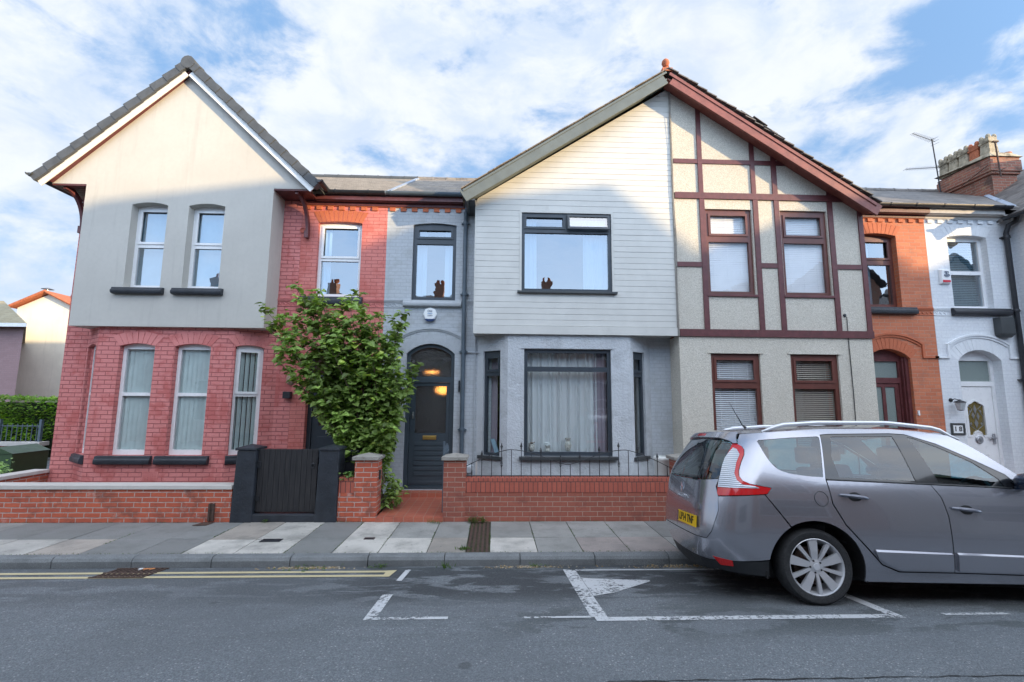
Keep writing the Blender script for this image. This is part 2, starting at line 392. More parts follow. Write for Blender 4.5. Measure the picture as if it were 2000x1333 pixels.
M['tile_red'] = brick('red_quarry_tile', (.48, .14, .085), (.42, .115, .075), (.40, .28, .22), bw=.152, bh=.152, ms=.005, rough=.55, bump=.3, irr=.001, stain=((.24, .07, .05), 3, .5, .4))
M['tile_red'].node_tree.nodes['Brick Texture'].offset = 0
M['brass'] = simple('aged_brass', (.62, .42, .14), .35, 1)
M['steel'] = simple('brushed_metal', (.55, .56, .58), .35, 1)
M['iron'] = plain('black_iron', (.015, .017, .022), .45, .2, 30, .3, 90)
M['rust'] = plain('rusty_iron', (.075, .045, .035), .75, .3, 30, .5, 90)
M['glass'] = glass('window_glass', (.52, .67, .76), 1.6, .22, 0, .03)
M['glassclear'] = glass('clear_window_glass', (.96, .97, .98), .8, .02, 0, .03)
M['glasslow'] = glass('window_glass_lower', (.90, .95, .95), 1.2, .05, 0, .03)
M['blind'] = plain('blind_fabric', (.66, .74, .74), .7, .05, 5)
M['blindwhite'] = plain('white_blind_slat', (.90, .92, .94), .5, .02, 5)
M['blindbeige'] = plain('beige_blind_slat', (.52, .47, .40), .5, .02, 5)
M['room'] = plain('room_wall', (.16, .15, .14), .9, .05, 2)
def cloth(name, c, tr=.4):
    t = NT(name); d = t.n('ShaderNodeBsdfDiffuse'); d.inputs[0].default_value = (*c, 1); q = t.n('ShaderNodeBsdfTranslucent'); q.inputs[0].default_value = (*c, 1)
    m = t.n('ShaderNodeMixShader'); m.inputs[0].default_value = tr; t.L.new(d.outputs[0], m.inputs[1]); t.L.new(q.outputs[0], m.inputs[2]); t.L.new(m.outputs[0], t.out.inputs[0]); return t.m
M['curtain'] = cloth('white_net_curtain', (.90, .91, .93), .25)
M['curtainrefl'] = cloth('reflection_tinted_curtain', (.55, .46, .54), .3)  # cloth tinted mauve to stand for reflections in the bay glass
def wood_black():
    t = NT('dark_stained_planks'); U = t.uv()
    m = t.n('ShaderNodeMapping'); m.inputs['Scale'].default_value = (60, 3, 1); t.L.new(U, m.inputs[0])
    n = t.noise(m.outputs[0], 1, 6, .6, .3)
    cc = t.mix(t.map(n, .3, .7), (.010, .011, .014), (.032, .030, .032))
    cc = t.mix(t.map(t.noise(U, 7, 8, .75), .68, .74, 0, .5), cc, (.22, .22, .22))
    return t.pbr(cc, .55, 0, t.bump(n, .5, .006))
M['blackwood'] = wood_black()
# ------------------------------------------------------------------ window, door and trim builders
def window(par, fr, u0, u1, v0, v1, d, m, lights, rise=0, fw=.055, casements=(), blind=None, gm='glass', label=None, name='window', bd=.13):
    b = MB(); holes = [rect(*l) for l in lights]
    b.plate(fr, opening(u0, u1, v0, v1, rise), holes, d, d+.06)
    for i in casements:
        a0, a1, b0, b1 = lights[i]
        b.plate(fr, rect(a0-.012, a1+.012, b0-.012, b1+.012), [rect(a0+.032, a1-.032, b0+.032, b1-.032)], d-.018, d+.012)
    wn = b.build(name, M[m], par, bevel=.004, label=label)
    for i, (a0, a1, b0, b1) in enumerate(lights):
        g = MB(); g.add([fr(a0-.005, b0-.005, d+.035), fr(a1+.005, b0-.005, d+.035), fr(a1+.005, b1+.005, d+.035), fr(a0-.005, b1+.005, d+.035)], [(0, 1, 2, 3)])
        g.build('pane', M[gm], wn)
    if blind:
        kind = blind if isinstance(blind, str) else blind[0]
        U0, U1, V0, V1 = u0+.02, u1-.02, v0+.02, v1-.03-rise
        db = d+bd
        g = MB()
        if kind == 'vertical':
            x = U0
            while x < U1:
                ww = min(.089, U1-x)
                g.add([fr(x, V0, db), fr(x+ww*.80, V0, db+.05), fr(x+ww*.80, V1, db+.05), fr(x, V1, db)], [(0, 1, 2, 3)]); x += .082
            g.build('blind', M['blind'], wn)
        elif kind == 'venetian':
            mm = blind[1]; tilt = blind[2]; z = V0; st = .038
            c, s_ = .024*math.cos(tilt), .024*math.sin(tilt)
            while z < V1:
                q = random.uniform(-.0015, .0015)
                g.add([fr(U0, z-s_+q, db-c), fr(U1, z-s_-q, db-c), fr(U1, z+s_-q, db+c), fr(U0, z+s_+q, db+c)], [(0, 1, 2, 3)]); z += st
            for k in (.2, .5, .8):
                x = U0+(U1-U0)*k; g.bar(fr, x-.002, x+.002, V0, V1, db-.027, db-.025)
            g.build('blind', M[mm], wn)
        elif kind == 'curtain':
            for (c0, c1, amp, mm) in blind[1]:
                g = MB(); n = max(8, int((c1-c0)/.012)); ph = random.random()*6
                for j in range(n+1):
                    x = c0+(c1-c0)*j/n
                    y = db+amp*(math.sin(x*62+ph)+.6*math.sin(x*97+1.3*ph)+.4*math.sin(x*23))
                    y2 = db+amp*.7*(math.sin(x*62+ph+.5)+.6*math.sin(x*97+1.3*ph)+.4*math.sin(x*23))
                    g.v += [fr(x, V0, y), fr(x, V1, y2)]
                for j in range(n): g.f.append((2*j, 2*j+2, 2*j+3, 2*j+1)); g.c.append(None)
                g.build('curtain', M[mm], wn, smooth=True, sharp=180)
    return wn
def sill(par, fr, u0, u1, v0, v1, out_, m, name='sill'):
    """moulded sill: slab with a rounded nose below"""
    b = MB(); h = v1-v0
    prof = [(.0, v1), (-out_*.75, v1-.01), (-out_*.8, v1-h*.32), (-out_, v1-h*.42), (-out_*1.04, v1-h*.68), (-out_*.9, v1-h*.92), (-out_*.35, v0), (0, v0)]
    p0 = [fr(u0, v, d) for d, v in prof]; vec = fr(u1, 0, 0)-fr(u0, 0, 0)
    b.prism(p0, vec); return b.build(name, M[m], par, smooth=True, sharp=35, bevel=.006)
def voussoirs(par, fr, u0, u1, v, rise, hgt, m, n=None, name='window_arch', ext=.07, proud=.006):
    """flat-bedded arch bricks over an opening"""
    b = MB(); w = (u1-u0)/2; cx = (u0+u1)/2
    r = (w*w+rise*rise)/(2*rise); cz = v+rise-r; a = math.asin(min(1, (w+.0)/r)); n = n or max(6, int(2*w/.078))
    for i in range(n):
        a0 = -a+2*a*i/n+.0045/r; a1 = -a+2*a*(i+1)/n-.0045/r
        k = proud+random.uniform(-.002, .002)
        def P(an, rr): return (cx+rr*math.sin(an), cz+rr*math.cos(an))
        # skew so that the band splays outward
        q = [P(a0, r+.002), P(a1, r+.002), P(a1*(1+ext/w*hgt/.22), r+hgt), P(a0*(1+ext/w*hgt/.22), r+hgt)]
        b.plate(fr, [q[3], q[0], q[1], q[2]], [], -k, .0)
    return b.build(name, M[m], par, bevel=.004)
def slope_bar(b, y0, y1, xa, za, xb, zb, t0, t1):
    """bar following a verge from (xa,za) to (xb,zb) between heights t0..t1 measured square to it"""
    dx, dz = xb-xa, zb-za; l = math.hypot(dx, dz); nx, nz = -dz/l, dx/l
    if nz < 0: nx, nz = -nx, -nz
    A = [(xa+nx*t0, y0, za+nz*t0), (xb+nx*t0, y0, zb+nz*t0), (xb+nx*t1, y0, zb+nz*t1), (xa+nx*t1, y0, za+nz*t1)]
    b.hexa(A, [(x, y1, z) for x, y, z in A])
def gutter(par, x0, x1, y, z, m='dgrey', r=.058, brackets=None, along='x', name='gutter'):
    b = MB(); n = 10; pr = []
    for i in range(n+1):
        a = math.pi*i/n; pr.append((-r*math.cos(a), -r*math.sin(a)))
    for i in range(n, -1, -1):
        a = math.pi*i/n; pr.append((-(r-.006)*math.cos(a), -(r-.006)*math.sin(a)))
    if along == 'x': b.prism([(x0, y+p, z+q) for p, q in pr], (x1-x0, 0, 0))
    else: b.prism([(y+p, x0, z+q) for p, q in pr], (0, x1-x0, 0))
    for k in (brackets or []):
        pr2 = [(p*1.12, q*1.12) for p, q in pr[:n+1]]+[(r*1.0, .012), (-r*1.0, .012)]
        if along == 'x': b.prism([(k, y+p, z+q) for p, q in pr2], (.03, 0, 0))
        else: b.prism([(y+p, k, z+q) for p, q in pr2], (0, .03, 0))
    return b.build(name, M[m], par, smooth=True, sharp=40)
def dentils(par, x0, x1, y, z0, z1, m, step=.223, w_=.112, name='dentil_course', start=.08):
    b = MB(); b.box(x0, x1, y-.028, y, z1+.002, z1+.07); x = x0+start
    while x+w_ < x1:
        b.box(x, x+w_, y-.028+random.uniform(-.002, .002), y, z0, z1-.002); x += step
    return b.build(name, M[m], par, bevel=.003)
def string_course(par, x0, x1, y, m, z=3.68, skip=()):
    """moulded brick band with a running scroll"""
    b = MB()
    segs = []; c = x0
    for s0, s1 in sorted(skip)+[(x1, x1)]:
        if s0 > c+.03: segs.append((c, s0))
        c = max(c, s1)
    for a, e in segs:
        b.box(a, e, y-.016, y, z+.135, z+.150); b.box(a, e, y-.022, y, z+.112, z+.126); b.box(a, e, y-.016, y, z+.090, z+.102)
        b.box(a, e, y-.010, y, z-.012, z)
        x = a+.01; k = 0
        while x < e-.09:
            pts = []
            for i in range(9):
                t = i/8; pts.append((x+.09*t, y-.003, z+.042+.028*math.sin(2*math.pi*t)*(1 if k % 2 else 1)))
            b.tube(pts, .007, 5)
            b.lathe((x+.045, y-.004, z+.042), [(.011, -.004), (.011, .006), (.004, .010)], 8, 'y')
            x += .09; k += 1
        r_ = b.build('string_course', M[m], par); b = MB()
    return r_
def curved_bracket(par, x, y0, z0, y1, z1, m='timber', dx=0, name='eaves_bracket', t=.055):
    b = MB(); n = 14; pts = []
    for i in range(n+1):
        a = math.pi/2*i/n
        pts.append((x+dx*(1-math.cos(a)), y0+(y1-y0)*(1-math.cos(a)), z0+(z1-z0)*math.sin(a)))
    for i in range(n):
        p, q = Vector(pts[i]), Vector(pts[i+1]); tt = (q-p).normalized(); nn = tt.cross(Vector((1, 0, 0))).normalized()
        s1, s2 = Vector((t/2, 0, 0)), nn*.045
        b.hexa([p-s1-s2, p+s1-s2, p+s1+s2, p-s1+s2], [q-s1-s2, q+s1-s2, q+s1+s2, q-s1+s2])
    b.box(x-t*.7, x+t*.7, y0-.07, y0+.02, z0-.12, z0+.02)
    return b.build(name, M[m], par)
def pipe(par, pts, r, m, collars=(), name='downpipe', seg=12):
    b = MB(); b.tube(pts, r, seg)
    for (x, y, z) in collars: b.lathe((x, y, z-.03), [(r*1.25, 0), (r*1.3, .01), (r*1.3, .05), (r*1.25, .06)], seg); b.box(x-r*2, x+r*2, y-.006, y+r+.03, z-.012, z+.012)
    return b.build(name, M[m], par, smooth=True, sharp=50)
def roof_pair(par, xl, xr, xm, ze_l, ze_r, zr, y0, y1, m, th=.07, verge=None):
    """gable roof with its ridge running back from the street"""
    b = MB()
    b.hexa([(xl, y0, ze_l), (xm, y0, zr), (xm, y1, zr), (xl, y1, ze_l)], [(xl, y0, ze_l-th), (xm, y0, zr-th), (xm, y1, zr-th), (xl, y1, ze_l-th)])
    r = b.build('roof', M[m], par)
    b = MB(); b.hexa([(xm, y0, zr), (xr, y0, ze_r), (xr, y1, ze_r), (xm, y1, zr)], [(xm, y0, zr-th), (xr, y0, ze_r-th), (xr, y1, ze_r-th), (xm, y1, zr-th)])
    r2 = b.build('roof', M[m], par); return r, r2
def ridge_tiles(par, p0, p1, m, n, r=.11, lift=0.0, name='ridge_tile'):
    b = MB(); p0, p1 = Vector(p0), Vector(p1); d = (p1-p0)/n
    for i in range(n):
        a, c = p0+d*i, p0+d*(i+1); z = Vector((0, 0, lift+random.uniform(-.004, .004)))
        b.tube([a+z-Vector((0, 0, r*.45)), c+z*1-Vector((0, 0, r*.45))-d*.012], [r, r*.97], 12)
        b.tube([c+z-Vector((0, 0, r*.45))-d*.1, c+z-Vector((0, 0, r*.45))], r*1.06, 12)
    return b.build(name, M[m], par, smooth=True, sharp=40)
def shell(par, x0, x1, yb=13.2, ztop=5.85, m='room', fl=3.02):
    """floors, party walls and back wall that close the house"""
    b = MB(); b.box(x0+.01, x1-.01, yb-.2, yb, 0, ztop); b.build('back_wall', M[m], par)
    b = MB(); b.box(x0+.26, x1-.26, 9.40, yb-.2, fl, fl+.12); b.build('floor', M[m], par)
    b = MB(); b.box(x0+.26, x1-.26, 9.40, yb-.2, ztop-.1, ztop-.02); b.build('ceiling', M[m], par)
    b = MB(); b.box(x0+.012, x0+.25, 9.40, yb-.2, 0, ztop+.0); b.box(x1-.25, x1-.012, 9.40, yb-.2, 0, ztop+.0)
    b.box((x0+x1)/2-.1, (x0+x1)/2+.1, 9.5, yb-.2, 0, ztop-.1); b.build('inner_wall', M[m], par)
def main_roof(par, x0, x1, m, y0=8.93, z0=5.97, y1=12.5, z1=8.02):
    b = MB(); th = .06
    b.hexa([(x0, y0, z0), (x1, y0, z0), (x1, y1, z1), (x0, y1, z1)], [(x0, y0, z0-th), (x1, y0, z0-th), (x1, y1, z1-th), (x0, y1, z1-th)])
    b.hexa([(x0, y1, z1), (x1, y1, z1), (x1, 16, 6.0), (x0, 16, 6.0)], [(x0, y1, z1-th), (x1, y1, z1-th), (x1, 16, 6.0-th), (x0, 16, 6.0-th)])
    return b.build('roof', M[m], par)

F8, F9 = front(8.65), front(9.13)

# ================================================================== house 24 (left, rendered gable over pink brick)
H24 = empty('terraced_house', (-5.2, 9.13, 0), 'end terraced house with cream rendered gable over a pink painted brick bay', 'house')
g = MB()
g.plate(F8, [(-7.75, 3.16), (-4.27, 3.16), (-4.27, 5.87), (-3.62, 5.87), (-3.62, 5.93), (-6.0, 8.19), (-8.38, 5.93), (-8.38, 5.87), (-7.75, 5.87)],
        [opening(-6.87, -6.21, 3.885, 5.535, .05), opening(-5.82, -5.15, 3.885, 5.535, .05)], 0, .25)
g.box(-4.47, -4.27, 8.90, 9.13, 3.16, 5.87); g.box(-7.75, -7.55, 8.90, 9.13, 3.16, 5.87)
g.box(-7.75, -4.27, 8.90, 9.13, 3.165, 3.28)
g.build('gable_wall', M['render24'], H24)
def win24u(u0, u1):
    lights = [(u0+.065, u1-.065, 4.78, 5.44), (u0+.065, u1-.065, 3.965, 4.70)]
    window(H24, F8, u0, u1, 3.885, 5.535, .17, 'white', lights, .05, casements=(0,), blind='vertical')
win24u(-6.87, -6.21); win24u(-5.82, -5.15)
sill(H24, F8, -7.02, -6.12, 3.755, 3.885, .10, 'blackstone'); sill(H24, F8, -5.95, -5.05, 3.755, 3.885, .10, 'blackstone')
# boarded eaves soffits beside the gable
g = MB(); g.box(-4.268, -3.60, 8.66, 9.127, 5.84, 5.868); g.build('soffit', M['timber'], H24)
g = MB(); g.box(-8.38, -7.752, 8.66, 9.30, 5.84, 5.868)
for i in range(6): g.box(-8.2, -7.76, 8.68+i*.1, 8.685+i*.1, 5.836, 5.84)
g.build('soffit', M['timber'], H24)
# roof of the gable
roof_pair(H24, -8.59, -3.41, -6.0, 5.95, 5.95, 8.40, 8.49, 13.0, 'tile24', .06)
ridge_tiles(H24, (-6.0, 8.47, 8.385), (-6.0, 13.0, 8.385), 'tile24', 14, .13)
g = MB(); nv = 12
for sgn in (-1, 1):
    for i in range(nv):
        k0, k1 = i/nv, (i+1.06)/nv
        xa, za = -6.0+sgn*2.64*(1-k0), 5.93+2.48*k0; xb, zb = -6.0+sgn*2.64*(1-k1), 5.93+2.48*k1
        l = .012
        dx, dz = xb-xa, zb-za; q = math.hypot(dx, dz); nx, nz = (-dz/q, dx/q) if sgn < 0 else (dz/q, -dx/q)
        if nz < 0: nx, nz = -nx, -nz
        A = [(xa-nx*.13, 8.485-l, za-nz*.13), (xb-nx*.14, 8.497-l, zb-nz*.14), (xb+nx*.012, 8.497-l, zb+nz*.012), (xa+nx*.035, 8.485-l, za+nz*.035)]
        g.hexa(A, [(x, y+.16, z) for x, y, z in A])
g.build('verge_tile', M['tile24'], H24, bevel=.008)
g = MB()
slope_bar(g, 8.530, 8.555, -8.46, 5.77, -6.0, 8.085, 0, .15); slope_bar(g, 8.530, 8.555, -3.54, 5.77, -6.0, 8.085, 0, .15)
g.build('bargeboard', M['whitewood'], H24, bevel=.004)
g = MB()
for sgn in (-1, 1):
    A = [(-6.0+sgn*2.36, 8.556, 5.88), (-6.0, 8.556, 8.16), (-6.0, 8.556, 8.19), (-6.0+sgn*2.36, 8.556, 5.91)]
    g.hexa(A, [(x, 8.649, z) for x, y, z in A])
g.build('verge_soffit', M['timber'], H24)
gutter(H24, 8.45, 9.0, -3.36, 5.99, 'black', .062, [8.5, 8.9], 'y')
gutter(H24, 8.45, 13.0, -8.64, 5.99, 'dgrey', .062, [8.5], 'y')
curved_bracket(H24, -3.76, 9.08, 5.16, 8.70, 5.84, 'timber', -.10); curved_bracket(H24, -8.10, 9.08, 5.16, 8.72, 5.84, 'timber', -.10)
# bay
bz = 3.165
Fb = front(8.75); FL = Fr((-7.78, 9.13, 0), (.5, -.38, 0)); FRr = Fr((-4.83, 8.75, 0), (.63, .38, 0))
g = MB(); g.plate(Fb, rect(-7.28, -4.83, 0, bz), [opening(-6.88, -6.25, .84, 2.86, .05), opening(-5.89, -5.245, .84, 2.86, .05)], 0, .22)
g.plate(FL, rect(0, .628, 0, bz), [opening(.07, .55, .84, 2.86, .05)], 0, .2)
g.plate(FRr, rect(0, .74, 0, bz), [opening(.03, .50, .84, 2.86, .04)], 0, .2)
g.build('bay_wall', M['pink'], H24)
def win24g(fr, u0, u1, d=.10, cas=(), rise=.05):
    lights = [(u0+.062, u1-.062, 1.96, 2.76), (u0+.062, u1-.062, .93, 1.90)]
    window(H24, fr, u0, u1, .84, 2.86, d, 'white', lights, rise, blind='vertical', gm='glasslow', casements=cas, bd=.05)
win24g(Fb, -6.88, -6.25); win24g(Fb, -5.89, -5.245); win24g(FRr, .03, .50, .08, (0,), .04); win24g(FL, .07, .55, .08)
voussoirs(H24, Fb, -6.88, -6.25, 2.81, .05, .22, 'pinkarch'); voussoirs(H24, Fb, -5.89, -5.245, 2.81, .05, .22, 'pinkarch')
voussoirs(H24, FRr, .03, .50, 2.82, .04, .22, 'pinkarch')
sill(H24, Fb, -7.06, -6.10, .68, .84, .09, 'blackstone'); sill(H24, Fb, -6.03, -5.10, .68, .84, .09, 'blackstone')
sill(H24, FRr, .0, .60, .68, .84, .07, 'blackstone'); sill(H24, FL, .02, .60, .68, .84, .07, 'blackstone')
g = MB()
Fbv = front(8.745)
g.plate(Fbv, rect(-6.25, -5.97, .40, .56), [rect(-6.235+.0275*i, -6.235+.0275*i+.016, .415+.0275*j, .431+.0275*j) for i in range(9) for j in range(5)], 0, .012)
g.build('air_brick', M['pinkarch'], H24)
# street wall behind the bay and beside the door
g = MB(); g.plate(F9, rect(-8.20, -3.9, 0, 5.90), [rect(-7.6, -4.26, .3, 2.95), rect(-7.45, -4.55, 3.35, 5.6)], 0, .27)
g.build('wall', M['pink'], H24)
g = MB(); g.plate(F9, rect(-3.9, -2.20, 0, 5.90), [opening(-3.57, -2.70, 3.87, 5.42, .03), opening(-3.61, -2.69, .12, 2.95, .22)], 0, .27)
g.build('wall', M['pinksun'], H24)
g = MB(); g.box(-8.198, -7.95, 9.402, 16, 0, 5.9); g.build('side_wall', M['pink'], H24)
voussoirs(H24, F9, -3.57, -2.70, 5.39, .03, .24, 'orangearch')
voussoirs(H24, F9, -3.61, -2.69, 2.73, .22, .22, 'pinkarch', 14, 'door_arch', .0)
lt = [(-3.505, -2.765, 4.69, 5.335), (-3.505, -2.765, 3.945, 4.62)]
window(H24, F9, -3.57, -2.70, 3.87, 5.42, .09, 'white', lt, .03, casements=(0,), blind=('curtain', [(-3.50, -3.36, .014, 'curtain')]))
sill(H24, F9, -3.85, -2.62, 3.69, 3.87, .10, 'blackstone')
string_course(H24, -8.2, -2.20, 9.13, 'pinkarch', skip=[(-7.75, -4.27), (-3.87, -2.60)])
dentils(H24, -3.93, -2.20, 9.13, 5.66, 5.735, 'orangearch')
g = MB(); g.box(-3.6, -2.20, 8.965, 9.0, 5.82, 5.96); g.box(-3.6, -2.20, 9.0, 9.13, 5.808, 5.835); g.box(-3.95, -2.20, 9.085, 9.128, 5.75, 5.806)
g.build('fascia', M['timber'], H24)
gutter(H24, -3.33, -2.21, 8.90, 5.97, 'black', .06, [-3.2, -2.55])
main_roof(H24, -8.3, -2.205, 'roof24')
ridge_tiles(H24, (-5.5, 12.5, 8.04), (-2.2, 12.5, 8.04), 'tile24', 9, .09)
shell(H24, -8.2, -2.2)
# front door
dr = MB(); dr.plate(F9, opening(-3.61, -2.69, .12, 2.95, .22), [rect(-3.53, -2.77, .22, 2.24), opening(-3.54, -2.76, 2.34, 2.87, .17)], .12, .20)
fr24 = dr.build('door_frame', M['anthra'], H24, bevel=.005)
dr = MB(); dr.plate(F9, rect(-3.525, -2.775, .225, 2.235), [rect(-3.40, -2.90, 1.35, 2.1)], .15, .19)
dr.bar(F9, -3.40, -2.90, .40, 1.15, .142, .149); d24 = dr.build('door', M['anthra'], H24, bevel=.004)
dr = MB(); dr.bar(F9, -3.25, -3.0, 1.20, 1.26, .135, .149); dr.build('letterbox', M['steel'], d24)
dr = MB(); dr.plate(F9, rect(-3.41, -2.89, 1.34, 2.11), [], .168, .174); dr.plate(F9, opening(-3.55, -2.75, 2.33, 2.88, .17), [], .155, .16); dr.build('pane', M['glasslow'], d24)
dr = MB(); dr.box(-3.63, -2.67, 8.95, 9.40, .0, .12); dr.build('doorstep', M['stonecap'], H24)

# ================================================================== house 22 (centre, grey bay under cream boarded gable)
H22 = empty('terraced_house', (.6, 9.13, 0), 'middle terraced house painted grey with cream boarded half gable above its bay', 'house')
g = MB()
# gable face behind the boards (a cut-back sheet), then real lapped boards over it
wz = (.50, 2.25, 3.935, 5.50)
GX0, GX1, GAP, GZE = -.40, 3.50, 8.22, 5.74
def gtop(x): return GZE+(x-GX0)*(GAP-GZE)/(GX1-GX0)
g.plate(front(8.665), [(GX0, 3.12), (GX1, 3.12), (GX1, GAP-.02), (GX0, GZE-.02)], [rect(*wz)], 0, .235)
g.box(GX0, GX0+.2, 8.90, 9.13, 3.12, 5.8); g.box(GX0, GX1, 8.90, 9.13, 3.125, 3.25)
g.build('gable_wall', M['clad'], H22)
g = MB(); z = 3.27; bh_ = .1135; Fc = front(8.65)
while z < GAP:
    z1 = min(z+bh_-.003, GAP)
    xq = lambda zq: GX0+.012 if zq < gtop(GX0) else GX0+(zq-GZE)/(GAP-GZE)*(GX1-GX0)
    xs, xt = xq(z), xq(z1)
    if xs > GX1-.05: break
    for a, e, at_ in ([(xs, wz[0]-.035, xt), (wz[1]+.035, GX1, None)] if (z1 > wz[2]-.02 and z < wz[3]+.02) else [(xs, GX1, xt)]):
        if e <= a: continue
        at_ = a if at_ is None else min(at_, e); j = random.uniform(-.0012, .0012)
        g.hexa([(a, 8.650+j, z), (e, 8.650+j, z), (e, 8.662, z), (a, 8.662, z)], [(at_, 8.654+j, z1), (e, 8.654+j, z1), (e, 8.664, z1), (at_, 8.664, z1)])
    z += bh_
g.box(GX0-.005, GX1+.012, 8.630, 8.664, 3.105, 3.262)
g.plate(front(8.640), rect(wz[0]-.04, wz[1]+.04, wz[2], wz[3]+.045), [rect(*wz)], 0, .024)
g.box(GX0-.006, GX0+.012, 8.640, 8.90, 3.262, 5.72)
g.build('cladding', M['clad'], H22)
lt = [(.56, 1.335, 5.19, 5.44), (1.415, 2.19, 5.19, 5.44), (.56, 2.19, 3.99, 5.10)]
window(H22, Fc, *wz, .02, 'anthra', lt, casements=(0,), blind=('curtain', [(.55, .80, .014, 'curtain'), (1.72, 2.19, .014, 'curtain')]))
g = MB()  # top-hung light, pushed open a little
a0, a1, b0, b1 = 1.385, 2.215, 5.165, 5.465; tl = .13
def Fo(u, v, d=0): return Vector((u, 8.63+d*.95-(b1-v)*math.sin(tl)*1.25, v))
g.plate(Fo, rect(a0, a1, b0, b1), [rect(a0+.045, a1-.045, b0+.045, b1-.045)], -.01, .03); op = g.build('opened_light', M['anthra'], H22, bevel=.004)
g = MB(); g.add([Fo(a0+.04, b0+.04, .01), Fo(a1-.04, b0+.04, .01), Fo(a1-.04, b1-.04, .01), Fo(a0+.04, b1-.04, .01)], [(0, 1, 2, 3)]); g.build('pane', M['glass'], op)
g = MB(); g.bar(Fc, .42, 2.34, 3.895, 3.935, -.055, .02); g.build('sill', M['dgrey'], H22, bevel=.004)
# shared gable roof, this half; grey-green verge board
g = MB(); g.hexa([(-.66, 8.36, 5.82), (3.37, 8.36, 8.42), (3.37, 13, 8.42), (-.66, 13, 5.82)], [(-.66, 8.36, 5.76), (3.37, 8.36, 8.36), (3.37, 13, 8.36), (-.66, 13, 5.76)])
g.build('roof', M['slate'], H22)
g = MB()
slope_bar(g, 8.325, 8.36, -.56, 5.56, 3.363, 8.10, .0, .235); slope_bar(g, 8.312, 8.325, -.60, 5.72, 3.363, 8.28, .035, .075)
g.hexa([(-.48, 8.361, 5.70), (3.36, 8.361, 8.20), (3.36, 8.361, 8.23), (-.48, 8.361, 5.73)], [(-.48, 8.648, 5.70), (3.36, 8.648, 8.20), (3.36, 8.648, 8.23), (-.48, 8.648, 5.73)])
g.build('bargeboard', M['bargegrey'], H22, bevel=.004)
g = MB()
for i in range(24):
    k = i/24; x = -.66+4.03*k; z = 5.82+2.6*k; e = random.uniform(.0, .02)
    slope_bar(g, 8.32-e, 8.5, x, z-.012, x+.185, z+.105, 0, .016)
g.build('verge_slate', M['slate'], H22)
g = MB(); g.box(-.58, -.402, 8.36, 9.12, 5.60, 5.63); g.hexa([(-.62, 8.33, 5.74), (-.56, 8.33, 5.56), (-.56, 8.9, 5.56), (-.62, 8.9, 5.74)], [(-.58, 8.33, 5.75), (-.52, 8.33, 5.57), (-.52, 8.9, 5.57), (-.58, 8.9, 5.75)])
g.build('boxed_eaves', M['dgrey'], H22)
# bay
Fb = front(8.70); FL = Fr((-.33, 9.13, 0), (.58, -.43, 0)); FRr = Fr((2.58, 8.70, 0), (.52, .43, 0))
bz = 3.125
g = MB(); g.plate(Fb, rect(.25, 2.58, 0, bz), [rect(.56, 2.21, .85, 2.83)], 0, .2)
lL = math.hypot(.58, .43); lR = math.hypot(.54, .43)
uL0, uL1 = .145, .55; uR0, uR1 = .09, .475
g.plate(FL, rect(0, lL, 0, bz), [rect(uL0, uL1, .83, 2.81)], 0, .2); g.plate(FRr, rect(0, lR, 0, bz), [rect(uR0, uR1, .83, 2.81)], 0, .2)
g.build('bay_wall', M['grey_render'], H22)
g = MB(); g.plate(Fb, [(.50, 2.84), (2.27, 2.84), (2.15, 3.01), (.64, 3.01)], [], -.018, -.001); g.build('window_head', M['grey_render'], H22)
lt = [(.625, 2.145, 2.50, 2.765), (.625, 2.145, .92, 2.41)]
window(H22, Fb, .56, 2.21, .85, 2.83, .05, 'anthra', lt, gm='glasslow', blind=('curtain', [(.60, 1.02, .026, 'curtain'), (1.0, 1.98, .028, 'curtain'), (1.94, 2.17, .014, 'curtainrefl')]), bd=.22)
window(H22, FL, uL0, uL1, .83, 2.81, .05, 'anthra', [(uL0+.055, uL1-.05, 2.42, 2.70), (uL0+.05, uL1-.04, .88, 2.33)], casements=(0,), gm='glasslow', blind=('curtain', [(uL0+.05, uL0+.2, .012, 'curtainrefl')]), bd=.16)
window(H22, FRr, uR0, uR1, .83, 2.81, .05, 'anthra', [(uR0+.05, uR1-.055, 2.42, 2.70), (uR0+.04, uR1-.05, .88, 2.33)], casements=(0,), gm='glasslow', blind=('curtain', [(uR0+.03, uR1-.08, .012, 'curtain')]), bd=.16)
for fr_, a, e, o_ in ((Fb, .47, 2.30, .09), (FL, .06, .62, .05), (FRr, .05, .53, .05)):
    g = MB(); g.bar(fr_, a, e, .785 if fr_ is Fb else .765, .85 if fr_ is Fb else .83, -o_, .03); g.build('sill', M['dgrey'], H22, bevel=.008)
# street wall
g = MB(); g.plate(F9, rect(-2.20, 3.53, 0, 5.90), [opening(-1.67, -.80, 3.83, 5.43, .04), opening(-1.72, -.78, .18, 2.96, .20), rect(-.05, 2.85, .3, 2.95), rect(0, 3.0, 3.4, 5.6)], 0, .27)
g.build('wall', M['grey22'], H22)
lt = [(-1.59, -.88, 5.12, 5.32), (-1.60, -.87, 3.90, 5.00)]
window(H22, F9, -1.67, -.80, 3.83, 5.43, .05, 'anthra', lt, .04, casements=(0,), blind=('curtain', [(-1.60, -1.40, .014, 'curtain'), (-1.04, -.87, .014, 'curtain')]))
sill(H22, F9, -1.82, -.67, 3.69, 3.83, .09, 'greytrim')
string_course(H22, -2.20, -.40, 9.13, 'greytrim', skip=[(-1.84, -.66)])
dentils(H22, -2.20, -.41, 9.13, 5.66, 5.735, 'orangearch', start=.04)
g = MB(); g.box(-2.20, -.62, 8.965, 9.0, 5.82, 5.96); g.box(-2.20, -.41, 9.0, 9.13, 5.808, 5.835); g.box(-2.20, -.41, 9.085, 9.128, 5.75, 5.806)
g.build('fascia', M['timber'], H22)
